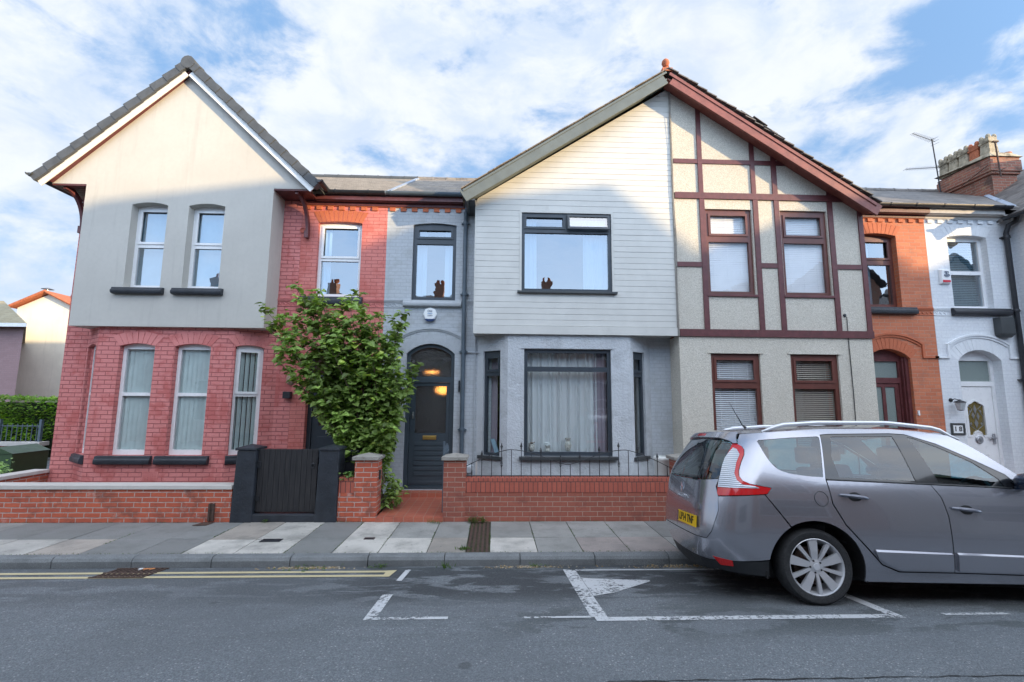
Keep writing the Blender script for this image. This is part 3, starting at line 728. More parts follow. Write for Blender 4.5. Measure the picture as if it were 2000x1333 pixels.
gutter(H22, -2.20, -.60, 8.90, 5.97, 'pipe', .06, [-2.12, -1.2, -.75])
main_roof(H22, -2.195, 3.37, 'slate')
ridge_tiles(H22, (-2.2, 12.5, 8.04), (1.5, 12.5, 8.04), 'slate', 9, .09)
g = MB(); g.hexa([(-2.25, 8.95, 5.995), (-2.16, 8.95, 5.995), (-2.16, 12.5, 8.06), (-2.25, 12.5, 8.06)], [(-2.25, 8.95, 5.96), (-2.16, 8.95, 5.96), (-2.16, 12.5, 8.02), (-2.25, 12.5, 8.02)])
g.build('flashing', M['lead'], H22)
shell(H22, -2.2, 3.51)
# door arch, hood mould, recess and door
voussoirs(H22, F9, -1.72, -.78, 2.76, .20, .20, 'greytrim', 15, 'door_arch', .0, .004)
g = MB(); n = 18; w_, rs = .64, .20; rr = (w_*w_+rs*rs)/(2*rs); cx, cz = -1.25, 3.05+rs-rr; am = math.asin(w_/rr)
for i in range(n):
    t0, t1 = -am+2*am*i/n, -am+2*am*(i+1)/n
    P = lambda t, q: (cx+(rr+q)*math.sin(t), cz+(rr+q)*math.cos(t))
    g.plate(F9, [P(t1, .0), P(t1, .035), P(t0, .035), P(t0, .0)], [], -.035, 0)
    g.plate(F9, [P(t1, -.03), P(t1, .0), P(t0, .0), P(t0, -.03)], [], -.018, 0)
g.build('hood_mould', M['greytrim'], H22)
dr = MB(); ou = opening(-1.72, -.78, .18, 2.96, .20)
dr.plate(F9, ou, [rect(-1.64, -.86, .21, 2.20), opening(-1.65, -.85, 2.31, 2.89, .16)], .07, .16)
df = dr.build('door_frame', M['doorblue'], H22, bevel=.006)
dr = MB(); dr.plate(F9, rect(-1.635, -.865, .215, 2.195), [rect(-1.53, -.935, 1.22, 2.13)], .095, .14)
for i in range(7): dr.bar(F9, -1.53, -.935, .42+.094*i, .42+.094*i+.070, .082, .094)
dr.bar(F9, -1.62, -.88, .26, .32, .085, .094)
d22 = dr.build('door', M['doorblue'], H22, bevel=.006)
def obscure():
    t = NT('obscured_door_glass'); P = t.obj()
    m = t.n('ShaderNodeMapping'); m.inputs['Scale'].default_value = (1, 1, .45); t.L.new(P, m.inputs[0])
    nb = t.bump(t.noise(m.outputs[0], 55, 3, .6, .8), .9, .03)
    rf = t.n('ShaderNodeBsdfRefraction'); rf.inputs['IOR'].default_value = 1.25; rf.inputs['Roughness'].default_value = .22; rf.inputs[0].default_value = (.72, .66, .62, 1); t.L.new(nb, rf.inputs['Normal'])
    gl = t.n('ShaderNodeBsdfGlossy'); gl.inputs['Roughness'].default_value = .12; t.L.new(nb, gl.inputs['Normal'])
    mx = t.n('ShaderNodeMixShader'); mx.inputs[0].default_value = .12; t.L.new(rf.outputs[0], mx.inputs[1]); t.L.new(gl.outputs[0], mx.inputs[2]); t.L.new(mx.outputs[0], t.out.inputs[0]); return t.m
M['obscure'] = obscure()
def facep(fr, poly, d, name, m, par):
    b = MB(); b.plate(fr, poly, [], d, d+.004, (1, 0)); b.f = b.f[:len(b.f)]; return b.build(name, M[m], par)
def sheet(fr, poly, d, name, m, par):
    b = MB(); b.add([fr(p[0], p[1], d) for p in poly], [tuple(range(len(poly)))]); return b.build(name, M[m], par)
sheet(F9, rect(-1.535, -.93, 1.215, 2.135), .118, 'pane', 'obscure', d22)
sheet(F9, opening(-1.655, -.845, 2.305, 2.895, .16), .118, 'pane', 'obscure', df)
dr = MB(); dr.bar(F9, -1.37, -1.11, 1.10, 1.175, .080, .094); dr.bar(F9, -1.34, -1.14, 1.118, 1.158, .074, .080); dr.build('letterbox', M['brass'], d22, bevel=.003)
dr = MB(); dr.bar(F9, -1.585, -1.555, 1.50, 1.63, .075, .094); dr.lathe((-1.57, 9.205, 1.57), [(.012, 0), (.012, .05), (.006, .052)], 10, 'y'); dr.build('handle', M['steel'], d22)
dr = MB(); dr.bar(F9, -1.70, -.80, .18, .215, .02, .12); dr.build('threshold', M['doorblue'], H22)
# pipework
pipe(H22, [(-.60, 8.93, 5.90), (-.585, 8.98, 5.72), (-.61, 9.07, 5.62), (-.615, 9.075, 5.0), (-.605, 9.075, .15)], .042, 'pipe', [(-.613, 9.075, 5.42), (-.61, 9.075, 3.95), (-.607, 9.075, 2.80), (-.606, 9.075, 1.3)])
pipe(H22, [(-.60, 9.085, 2.80), (-.42, 9.09, 2.79), (-.30, 9.09, 2.79)], .014, 'greytrim', name='overflow_pipe', seg=8)
pipe(H22, [(-.38, 9.10, 3.10), (-.385, 9.10, 1.6), (-.37, 9.10, 1.3), (-.40, 9.10, .1)], .012, 'greytrim', name='cable', seg=6)
g = MB(); g.box(-.695, -.665, 9.09, 9.128, 2.02, 2.24); g.tube([(-.68, 9.10, 2.2), (-.68, 9.03, 2.13), (-.68, 9.10, 2.06)], .008, 6); g.build('wall_hook', M['iron'], H22)

# ================================================================== house 20 (pebbledash and timber framing)
H20 = empty('terraced_house', (6.3, 9.13, 0), 'terraced house with pebbledashed half gable and brown mock timber framing', 'house')
G20 = [(3.515, 0), (7.31, 0), (7.31, 5.72), (3.515, 8.22)]
wu = [(4.13, 5.07, 3.93, 5.66), (5.65, 6.60, 3.93, 5.66)]; wg = [(4.115, 5.07, .90, 2.78), (5.665, 6.61, .90, 2.78)]
g = MB(); g.plate(F8, G20, [rect(*q) for q in wu+wg], 0, .25)
g.box(3.515, 3.74, 8.90, 9.13, 0, 3.10); g.box(7.08, 7.31, 8.90, 9.13, 0, 5.8)
g.build('gable_wall', M['pebble'], H20)
for q in wu:
    lt = [(q[0]+.085, q[1]-.085, 5.13, 5.57), (q[0]+.07, q[1]-.07, 4.0, 5.0)]
    window(H20, F8, *q, .045, 'timber_fr', lt, casements=(0,), gm='glassclear', blind=('venetian', 'blindwhite', 1.15), bd=.09)
for q, bm in zip(wg, ('blindwhite', 'blindbeige')):
    lt = [(q[0]+.085, q[1]-.085, 2.25, 2.69), (q[0]+.07, q[1]-.07, .97, 2.12)]
    window(H20, F8, *q, .045, 'timber_fr', lt, casements=(0,), gm='glassclear', blind=('venetian', bm, .55), bd=.09)
    g = MB(); g.bar(F8, q[0]-.06, q[1]+.06, 2.78, 2.80, -.02, .05); g.plate(F8, [(q[0]-.06, 2.80), (q[1]+.06, 2.80), (q[1]-.04, 2.95), (q[0]+.04, 2.95)], [], -.012, -.001); g.build('window_head', M['pebble'], H20)
for q in wu:
    g = MB(); g.bar(F8, q[0]-.03, q[1]+.03, 3.885, 3.93, -.035, .06); g.build('sill', M['timber'], H20, bevel=.004)
sl = (8.22-5.72)/(7.31-3.515)
def tz(x): return 8.22-(x-3.515)*sl
g = MB(); pr = .024
def post(x0, x1, z0, z1=None, p=pr):
    z1a = z1 if z1 is not None else tz(x0)-.02; z1b = z1 if z1 is not None else tz(x1)-.02
    g.plate(F8, [(x0, z0), (x1, z0), (x1, z1b), (x0, z1a)], [], -p-random.uniform(0, .003), -.001)
g.plate(F8, rect(3.53, 7.34, 3.10, 3.24), [], -.034, -.001)
g.plate(F8, rect(3.53, 7.02, 5.86, 5.985), [], -.034, -.001)
g.plate(F8, rect(3.53, 5.86, 6.60, 6.69), [], -.022, -.001)
for a, e in ((4.02, 4.12), (5.10, 5.20), (5.53, 5.63), (6.62, 6.72)): post(a, e, 3.242, 5.858)
post(7.23, 7.325, 3.242, 5.74)
for a, e in ((4.02, 4.11), (5.09, 5.18), (5.52, 5.62)): post(a, e, 5.987, None, .026)
post(6.63, 6.71, 5.987)
for a, e in ((3.53, 4.018), (5.202, 5.528), (6.722, 7.228)): g.plate(F8, rect(a, e, 4.47, 4.565), [], -.022, -.001)
g.build('timber_framing', M['timber'], H20, bevel=.003)
g = MB(); g.hexa([(3.37, 8.36, 8.42), (7.45, 8.36, 5.72), (7.45, 13, 5.72), (3.37, 13, 8.42)], [(3.37, 8.36, 8.36), (7.45, 8.36, 5.66), (7.45, 13, 5.66), (3.37, 13, 8.36)])
g.build('roof', M['slatedark'], H20)
g = MB()
slope_bar(g, 8.325, 8.36, 3.377, 8.08, 7.36, 5.46, 0, .235); slope_bar(g, 8.308, 8.325, 3.377, 8.27, 7.36, 5.65, .0, .06); slope_bar(g, 8.315, 8.325, 3.377, 8.08, 7.36, 5.46, .0, .035)
g.hexa([(3.38, 8.361, 8.20), (7.36, 8.361, 5.59), (7.36, 8.361, 5.62), (3.38, 8.361, 8.23)], [(3.38, 8.648, 8.20), (7.36, 8.648, 5.59), (7.36, 8.648, 5.62), (3.38, 8.648, 8.23)])
g.build('bargeboard', M['bargebrown'], H20, bevel=.004)
g = MB()
for i in range(22):
    k = i/22; x = 3.37+4.08*k; z = 8.42-2.70*k; e = random.uniform(0, .03)
    slope_bar(g, 8.30-e, 8.5, x, z-.015, x+.20, z-.115, 0, .02)
for i, (x, y, a) in enumerate(((4.78, 8.37, .05), (5.02, 8.35, .085), (5.22, 8.36, .03), (5.36, 8.36, .02))):
    z = 8.42-(x-3.37)*.662; g.hexa([(x, y-.08, z+a), (x+.26, y-.08, z-.15+a*.5), (x+.26, y+.2, z-.12+a*.4), (x, y+.2, z+.02+a*.7)], [(x, y-.08, z+a+.012), (x+.26, y-.08, z-.138+a*.5), (x+.26, y+.2, z-.108+a*.4), (x, y+.2, z+.032+a*.7)])
g.build('verge_slate', M['slatedark'], H20)
g = MB(); g.lathe((3.36, 8.42, 8.36), [(.085, 0), (.09, .06), (.05, .09), (.045, .13), (.065, .15), (.045, .165), (.062, .19), (.078, .23), (.070, .275), (.04, .31), (.008, .325)], 16)
g.box(3.26, 3.46, 8.32, 8.6, 8.36, 8.43); g.build('ridge_finial', M['terra'], H20, smooth=True, sharp=50)
ridge_tiles(H20, (3.37, 8.5, 8.44), (3.37, 13, 8.44), 'terra', 12, .10)
g = MB(); g.box(3.485, 3.515, 8.625, 8.648, 3.1, 8.18); g.tube([(3.47, 8.62, 8.12), (3.475, 8.60, 7.7), (3.50, 8.61, 6.9), (3.495, 8.61, 6.0), (3.52, 8.61, 5.0), (3.50, 8.61, 4.0), (3.51, 8.61, 3.12)], .007, 6); g.build('joint_strip', M['stonecap'], H20)
g = MB(); g.tube([(6.80, 8.64, 3.56), (6.82, 8.62, 3.50), (6.83, 8.635, 3.0), (6.84, 8.635, 2.1), (6.83, 8.635, 0.2)], .008, 6); g.lathe((6.80, 8.65, 3.55), [(.03, 0), (.03, .015), (.01, .02)], 10, 'y'); g.build('cable', M['iron'], H20)
# street wall of the recess
g = MB(); g.plate(F9, rect(3.53, 9.08, 0, 5.90), [opening(7.56, 8.43, 3.83, 5.41, .05), opening(7.56, 8.49, .15, 2.96, .20), rect(3.9, 6.9, .3, 2.9), rect(3.9, 6.9, 3.4, 5.5)], 0, .27)
g.build('wall', M['brick20'], H20)
voussoirs(H20, F9, 7.56, 8.43, 5.36, .05, .23, 'orangearch'); voussoirs(H20, F9, 7.56, 8.49, 2.76, .20, .22, 'orangearch', 15, 'door_arch', .0)
lt = [(7.64, 8.35, 4.88, 5.29), (7.63, 8.36, 3.91, 4.76)]
window(H20, F9, 7.56, 8.43, 3.83, 5.41, .12, 'timber_fr', lt, .05, casements=(0,), blind=('curtain', [(7.64, 8.0, .02, 'curtain')]))
sill(H20, F9, 7.42, 8.68, 3.67, 3.83, .10, 'blackstone')
string_course(H20, 7.31, 9.08, 9.13, 'orangearch', skip=[(7.4, 8.70)])
dentils(H20, 7.31, 9.08, 9.13, 5.66, 5.735, 'orangearch')
g = MB(); g.box(7.36, 9.08, 8.965, 9.0, 5.82, 5.96); g.box(7.31, 9.08, 9.0, 9.13, 5.808, 5.835); g.box(7.31, 9.08, 9.085, 9.128, 5.75, 5.806); g.build('fascia', M['timber'], H20)
gutter(H20, 7.45, 9.08, 8.90, 5.97, 'black', .06, [7.6, 8.15, 8.7])
g = MB(); n = 16; w_, rs = .62, .20; rr = (w_*w_+rs*rs)/(2*rs)
def hood(g, cx, v, w_=.64, rs=.20, drop=.27, leg=.33):
    rr = (w_*w_+rs*rs)/(2*rs); cz = v+rs-rr; am = math.asin(w_/rr); n = 16
    P = lambda t, q: (cx+(rr+q)*math.sin(t), cz+(rr+q)*math.cos(t))
    for i in range(n):
        t0, t1 = -am+2*am*i/n, -am+2*am*(i+1)/n
        g.plate(F9, [P(t1, 0), P(t1, .04), P(t0, .04), P(t0, 0)], [], -.04, 0)
        g.plate(F9, [P(t1, -.045), P(t1, 0), P(t0, 0), P(t0, -.045)], [], -.02, 0)
    for s_ in (-1, 1):
        e = cx+s_*w_; g.plate(F9, rect(min(e, e+s_*.045), max(e, e+s_*.045), v-drop, v+.03), [], -.035, 0)
        g.plate(F9, rect(min(e+s_*.045, e+s_*leg), max(e+s_*.045, e+s_*leg), v-drop, v-drop+.04), [], -.035, 0)
hood(g, 8.10, 3.05); g.build('hood_mould', M['orangearch'], H20)
dr = MB(); dr.plate(F9, opening(7.56, 8.49, .15, 2.96, .20), [rect(7.70, 8.35, 2.38, 2.72), rect(7.70, 8.35, .2, 2.27)], .16, .24)
df = dr.build('door_frame', M['timber'], H20, bevel=.005); dr = MB(); dr.bar(F9, 8.42, 8.489, .15, 2.8, .06, .159); dr.bar(F9, 8.39, 8.42, .15, 2.8, .10, .159); dr.build('door_lining', M['timber'], H20, bevel=.004)
dr = MB(); dr.plate(F9, rect(7.705, 8.345, .205, 2.265), [rect(7.80, 7.985, 1.0, 2.19), rect(8.055, 8.26, 1.0, 2.19)], .18, .22); d20 = dr.build('door', M['timber'], H20, bevel=.005)
M['frost'] = plain('frosted_glass', (.22, .27, .26), .25, .15, 60, .3, 120)
sheet(F9, rect(7.79, 8.27, .99, 2.20), .20, 'pane', 'frost', d20); sheet(F9, rect(7.69, 8.36, 2.37, 2.73), .20, 'pane', 'frost', df)
dr = MB(); dr.lathe((8.30, 9.31, 1.25), [(.015, 0), (.015, .04), (.03, .045), (.03, .06), (.01, .07)], 12, 'y'); dr.build('handle', M['steel'], d20)
g = MB(); g.box(8.52, 8.555, 9.105, 9.128, 1.62, 1.72); g.build('doorbell', M['white'], H20, bevel=.003)
main_roof(H20, 3.37, 9.08, 'slatedark'); ridge_tiles(H20, (6.0, 12.5, 8.04), (9.08, 12.5, 8.04), 'slatedark', 8, .09)
shell(H20, 3.53, 9.07)

# ================================================================== house 18 (white painted, right edge)
H18 = empty('terraced_house', (11.8, 9.13, 0), 'white painted brick terraced house at the right edge of the photo', 'house')
F9w = F9
g = MB(); g.plate(F9, rect(9.085, 10.97, 0, 5.90), [opening(9.55, 10.42, 3.83, 5.41, .05), opening(9.50, 10.42, .15, 2.96, .22)], 0, .30)
g.box(10.97, 11.2, 8.65, 9.40, 0, 5.9); g.build('wall', M['white18'], H18)
g = MB(); g.plate(F8, [(11.2, 0), (14.8, 0), (14.8, 8.2), (11.2, 5.9)], [rect(12.0, 13.0, 3.9, 5.5), rect(12.0, 14.0, .9, 2.8)], 0, .2); g.build('gable_wall', M['white18'], H18)
window(H18, F8, 12.0, 13.0, 3.9, 5.5, .06, 'white', [(12.06, 12.94, 4.8, 5.44), (12.06, 12.94, 3.96, 4.74)], blind=('venetian', 'blindwhite', .9))
window(H18, F8, 12.0, 14.0, .9, 2.8, .06, 'white', [(12.06, 13.94, 2.3, 2.74), (12.06, 13.94, .96, 2.22)], blind=('venetian', 'blindwhite', .9))
lt = [(9.62, 10.35, 4.66, 5.31), (9.62, 10.35, 3.90, 4.58)]
window(H18, F9, 9.55, 10.42, 3.83, 5.41, .13, 'white', lt, .05, blind=('venetian', 'blind', .8))
sill(H18, F9, 9.46, 10.70, 3.67, 3.83, .10, 'black')
voussoirs(H18, F9, 9.55, 10.42, 5.36, .05, .22, 'whitearch', None, 'window_arch', .07, .003)
string_course(H18, 9.085, 10.97, 9.13, 'whitearch', skip=[(9.44, 10.72)])
dentils(H18, 9.085, 10.97, 9.13, 5.66, 5.735, 'whitearch', start=.06)
g = MB(); g.box(9.085, 10.72, 8.965, 9.0, 5.82, 5.96); g.box(9.085, 10.97, 9.0, 9.13, 5.808, 5.835); g.box(9.085, 10.97, 9.085, 9.128, 5.75, 5.806); g.build('fascia', M['coping'], H18)
gutter(H18, 9.08, 10.80, 8.90, 5.97, 'black', .06, [9.3, 9.95, 10.6]); gutter(H18, 8.30, 8.95, 10.66, 5.74, 'black', .06, [8.5], 'y')
g = MB(); hood(g, 9.96, 3.05); g.build('hood_mould', M['whitearch'], H18); voussoirs(H18, F9, 9.50, 10.42, 2.74, .22, .24, 'whitearch', 15, 'door_arch', .0, .003)
dr = MB(); dr.plate(F9, opening(9.50, 10.42, .15, 2.96, .22), [rect(9.57, 10.35, .2, 2.22), rect(9.57, 10.35, 2.32, 2.75)], .18, .26); df = dr.build('door_frame', M['white'], H18, bevel=.005)
sheet(F9, rect(9.56, 10.36, 2.31, 2.76), .215, 'pane', 'frost', df)
cx = 9.96
def shp(sc, dz=0):  # shaped stained-glass light
    pts = [(-.18, 1.22), (-.10, 1.22), (-.07, 1.28), (0, 1.32), (.07, 1.28), (.10, 1.22), (.18, 1.22), (.18, 1.80), (.15, 1.84), (.09, 1.86), (.04, 1.90), (0, 1.91), (-.04, 1.90), (-.09, 1.86), (-.15, 1.84), (-.18, 1.80)]
    c = 1.57; return [(cx+x*sc, c+(z-c)*(1+(sc-1)*.45)) for x, z in pts]
dr = MB(); dr.plate(F9, rect(9.575, 10.345, .205, 2.215), [shp(1)], .20, .245); dr.plate(F9, shp(1.25), [shp(1.0)], .19, .199)
dr.plate(F9, rect(cx-.2, cx+.2, .35, .85), [rect(cx-.17, cx+.17, .38, .82)], .192, .199); d18 = dr.build('door', M['white'], H18, bevel=.004)
def stained():
    t = NT('amber_textured_glass'); P = t.obj(); v = t.n('ShaderNodeTexVoronoi', feature='F1'); v.inputs['Scale'].default_value = 30; t.L.new(P, v.inputs[0])
    return t.pbr(t.mix(t.noise(P, 40, 4), (.10, .075, .02), (.20, .15, .045)), .2, 0, t.bump(v.outputs['Distance'], .6, .01))
M['stained'] = stained(); sheet(F9, shp(1), .222, 'pane', 'stained', d18)
dr = MB()
for (x, z, a, h_) in ((0, 1.74, .035, .10), (-.05, 1.62, .03, .07), (.05, 1.60, .03, .08), (0, 1.46, .04, .10), (-.11, 1.70, .02, .03), (.11, 1.70, .02, .03), (-.11, 1.45, .02, .03), (.11, 1.45, .02, .03)):
    dr.plate(F9, [(cx+x, z-h_), (cx+x+a, z), (cx+x, z+h_), (cx+x-a, z)], [], .212, .221)
dr.build('leaded_pattern', M['steel'], d18)
dr = MB()
for s_ in (-1, 1):
    dr.tube([F9(cx+s_*.02, 1.33, .216), F9(cx+s_*.14, 1.42, .216), F9(cx+s_*.16, 1.6, .216), F9(cx+s_*.06, 1.75, .216), F9(cx+s_*.15, 1.83, .216)], .004, 5)
dr.build('leaded_came', M['lead'], d18)
dr = MB(); dr.lathe((cx, 9.33, 1.13), [(.085, 0), (.085, .012), (.07, .02), (.06, .02), (.05, .035), (.015, .04)], 20, 'y'); dr.build('knocker', M['steel'], d18, smooth=True)
dr = MB(); dr.bar(F9, 10.25, 10.29, 1.05, 1.25, .17, .199); dr.bar(F9, 10.16, 10.29, 1.15, 1.18, .14, .17); dr.build('handle', M['steel'], d18)
pipe(H18, [(10.90, 8.90, 5.80), (10.88, 8.92, 5.66), (10.80, 9.0, 5.60), (10.80, 9.06, 5.45), (10.80, 9.06, .1)], .045, 'black', [(10.80, 9.06, 5.36), (10.80, 9.06, 3.78), (10.80, 9.06, 2.35), (10.80, 9.06, .9)])
main_roof(H18, 9.08, 14.8, 'slatedark'); ridge_tiles(H18, (9.08, 12.5, 8.04), (12.9, 12.5, 8.04), 'slatedark', 9, .09)
g = MB(); g.hexa([(10.70, 8.36, 5.75), (14.85, 8.36, 8.42), (14.85, 13, 8.42), (10.70, 13, 5.75)], [(10.70, 8.36, 5.69), (14.85, 8.36, 8.36), (14.85, 13, 8.36), (10.70, 13, 5.69)]); g.build('roof', M['slatedark'], H18)
g = MB(); slope_bar(g, 8.325, 8.36, 10.78, 5.50, 14.8, 8.08, 0, .235); g.build('bargeboard', M['whitewood'], H18)
g = MB(); pv = []
n = 9
for i in range(n):
    k0, k1 = i/n, (i+1)/n
    A = Vector((10.98+3.2*k0, 8.98+3.5*k0+.02, 5.99+2.06*k0)); B = Vector((10.98+3.2*k1, 8.98+3.5*k1+.02, 5.99+2.06*k1)); j = random.uniform(-.02, .02)
    g.hexa([A+Vector((-.08+j, 0, .0)), B+Vector((-.08+j, 0, .0)), B+Vector((.05+j, 0, .05)), A+Vector((.05+j, 0, .05))], [A+Vector((-.08+j, 0, .01)), B+Vector((-.08+j, 0, .01)), B+Vector((.05+j, 0, .06)), A+Vector((.05+j, 0, .06))])
g.build('flashing', M['lead'], H18)
shell(H18, 9.09, 14.8)
# chimney with its pots
g = MB(); cX0, cX1, cY0, cY1 = 13.0, 13.85, 11.05, 12.55
g.box(cX0+.08, cX1-.08, cY0+.08, cY1-.08, 6.6, 7.88); g.box(cX0+.03, cX1-.03, cY0+.03, cY1-.03, 7.881, 7.95); g.box(cX0, cX1, cY0, cY1, 7.951, 8.26); g.box(cX0+.02, cX1-.02, cY0+.02, cY1-.02, 8.261, 8.34)
ch = g.build('chimney', brick('weathered_chimney_brick', (.38, .14, .09), (.24, .10, .07), (.34, .28, .22), ms=.009, stain=((.08, .05, .04), 2.4, .5, .8), bump=.9, eff=((.50, .36, .18), .5)), H18)
g = MB(); g.hexa([(cX0-.03, cY0-.03, 8.341), (cX1+.03, cY0-.03, 8.341), (cX1+.03, cY1+.03, 8.341), (cX0-.03, cY1+.03, 8.471)], [(cX0+.03, cY0+.03, 8.47), (cX1-.25, cY0+.03, 8.47), (cX1-.25, cY1-.03, 8.47), (cX0+.03, cY1-.03, 8.47)])
M['potcream'] = plain('weathered_buff_clay', (.40, .35, .26), .85, .25, 8, .6, 30, dirt=((.12, .10, .07), 5, .48, .8)); g.build('flaunching', M['potcream'], ch)
for i in range(5):
    y = cY0+.17+i*.29; a = .138; b = MB(); x = cX0+.20; z0 = 8.40; zt = 8.97-(.04 if i == 1 else 0)
    fs = [(a*.95, z0), (a*.80, zt-.20), (a*.98, zt-.18), (a*.98, zt-.14), (a*.84, zt-.13), (a*.88, zt-.04)]
    for (r0, z_0), (r1, z_1) in zip(fs, fs[1:]): b.hexa([(x-r0, y-r0, z_0), (x+r0, y-r0, z_0), (x+r0, y+r0, z_0), (x-r0, y+r0, z_0)], [(x-r1, y-r1, z_1), (x+r1, y-r1, z_1), (x+r1, y+r1, z_1), (x-r1, y+r1, z_1)])
    for sx_ in (-1, 1):
        for sy_ in (-1, 1): b.lathe((x+sx_*a*.6, y+sy_*a*.6, zt-.03), [(.052, -.02), (.052, .03), (.035, .07), (.004, .085)], 8)
    b.build('chimney_pot', M['terra'] if i == 1 else M['potcream'], ch, label='red clay chimney pot' if i == 1 else None)
g = MB(); g.lathe((cX1-.13, cY0+.22, 8.36), [(.10, 0), (.10, .14), (.115, .15), (.115, .19), (.1, .2)], 16); g.build('chimney_pot', M['terra'], ch, smooth=True, label='short round terracotta pot')
g = MB(); g.tube([(cX0+.16, cY0-.06, 7.75), (cX0+.12, cY0-.06, 8.72)], .018, 8); g.tube([(cX0+.02, cY0-.06, 7.86), (cX0+.3, cY0-.06, 7.98)], .014, 6); g.box(cX0+.05, cX0+.2, cY0-.09, cY0-.03, 8.70, 8.73)
g.tube([(cX0-.06, cY0+.02, 8.10), (cX0-.06, cY0+.75, 7.86)], .010, 6); g.build('aerial_bracket', M['rust'], ch)
# ------------------------------------------------------------------ ground, road, pavement, kerb
def zroad(y):
    d = abs(y-2.65)
    if d > 1.15: return -.115+.1086*(3.25-d)
    return .113+.1086*(1.15-d)-.1086*(1.15-d)**2/2.3
def asphalt():
    t = NT('asphalt'); P = t.obj()
    fine = t.noise(P, 160, 3, .7); mid = t.noise(P, 45, 4, .6)
    v = t.n('ShaderNodeTexVoronoi', feature='F1'); v.inputs['Scale'].default_value = 95; t.L.new(P, v.inputs[0])
    sc = t.n('ShaderNodeSeparateColor'); t.L.new(v.outputs['Color'], sc.inputs[0])
    base = t.mix(t.map(sc.outputs[0], .2, .95, 0, 1, False), (.165, .185, .202), (.235, .258, .275))
    base = t.mix(t.map(sc.outputs[1], .965, .985, 0, .7), base, (.50, .50, .50))
    base = t.mix(t.map(v.outputs['Distance'], .35, .75, 0, .45), base, (.075, .082, .090))
    base = t.mix(t.map(t.noise(P, .55, 7, .62), .38, .66, 0, .55), base, (.125, .137, .148))
    base = t.mix(t.map(t.noise(P, 4.5, 8, .7), .60, .72, 0, .5), base, (.10, .11, .12))
    # worn and damp dark patches in the parking bays and along the gutter
    s = t.n('ShaderNodeSeparateXYZ'); t.L.new(P, s.inputs[0])
    m1 = t.math('MULTIPLY', t.map(s.outputs[1], 4.25, 4.9, 0, 1), t.map(s.outputs[0], -2.2, -.7, .45, 1))
    m = t.n('ShaderNodeMapping'); m.inputs['Scale'].default_value = (.8, 2.2, 1); t.L.new(P, m.inputs[0])
    pn = t.noise(m.outputs[0], 1.5, 9, .68, .4)
    base = t.mix(t.math('MULTIPLY', t.map(pn, .42, .50, 0, .80), t.math('MULTIPLY', m1, 1)), base, (.040, .045, .050))
    band = t.math('MULTIPLY', t.map(s.outputs[1], 3.45, 3.95, 0, 1), t.map(s.outputs[1], 4.0, 4.8, 1, 0))
    base = t.mix(t.math('MULTIPLY', t.math('MULTIPLY', t.map(pn, .50, .55, 0, .6), band), t.map(s.outputs[0], -.3, .6, .25, 1)), base, (.060, .070, .070))
    sp = t.n('ShaderNodeTexVoronoi', feature='F1'); sp.inputs['Scale'].default_value = 1.7; sp.inputs['Randomness'].default_value = 1; t.L.new(P, sp.inputs[0])
    dsp = t.math('ADD', sp.outputs['Distance'], t.math('MULTIPLY', t.noise(P, 14, 6, .7), .16))
    base = t.mix(t.map(dsp, .135, .17, .55, 0), base, (.07, .075, .08))
    h = t.math('SUBTRACT', t.math('MULTIPLY', mid, .4), v.outputs['Distance'])
    return t.pbr(base, t.map(mid, .3, .7, .62, .85), 0, t.bump(h, .75, .010), .35)
M['asphalt'] = asphalt()
g = MB(); xs = [-60, -20, -9, 0, 8, 20, 60]; ys = [5.90-i*.125 for i in range(53)]
for y in ys:
    for x in xs: g.v.append(Vector((x, y, zroad(y))))
for j in range(len(ys)-1):
    for i in range(len(xs)-1): g.f.append((j*len(xs)+i, (j+1)*len(xs)+i, (j+1)*len(xs)+i+1, j*len(xs)+i+1)); g.c.append(None)
g.build('road', M['asphalt'], kind='structure', smooth=True)
g = MB(); g.add([(-400, -400, -.16), (400, -400, -.16), (400, 600, -.16), (-400, 600, -.16)], [(0, 1, 2, 3)])
g.build('ground', plain('far_ground', (.10, .105, .10), .9, .2, .3), kind='structure')
# painted markings follow the camber
def paint_mat(name, c, wear):
    t = NT(name); P = t.obj()
    n = t.noise(P, 26, 8, .75); n2 = t.noise(P, 2.2, 3, .5); v = t.noise(P, 120, 3, .7)
    f = t.map(t.math('ADD', t.math('MULTIPLY', n, .7), t.math('MULTIPLY', n2, .45)), wear, wear+.07)
    cc = t.mix(t.map(v, .3, .7), tuple(x*.8 for x in c), c)
    p = t.n('ShaderNodeBsdfPrincipled'); t.set(p.inputs['Base Color'], cc); p.inputs['Roughness'].default_value = .7; t.L.new(t.bump(v, .6, .006), p.inputs['Normal'])
    tr = t.n('ShaderNodeBsdfTransparent'); mx = t.n('ShaderNodeMixShader'); t.L.new(f, mx.inputs[0]); t.L.new(tr.outputs[0], mx.inputs[1]); t.L.new(p.outputs[0], mx.inputs[2]); t.L.new(mx.outputs[0], t.out.inputs[0]); return t.m
M['wpaint'] = paint_mat('worn_white_road_paint', (.62, .64, .66), .485); M['wfaint'] = paint_mat('faded_white_road_paint', (.62, .64, .66), .66)
M['ypaint'] = paint_mat('faded_yellow_road_paint', (.64, .55, .33), .34)
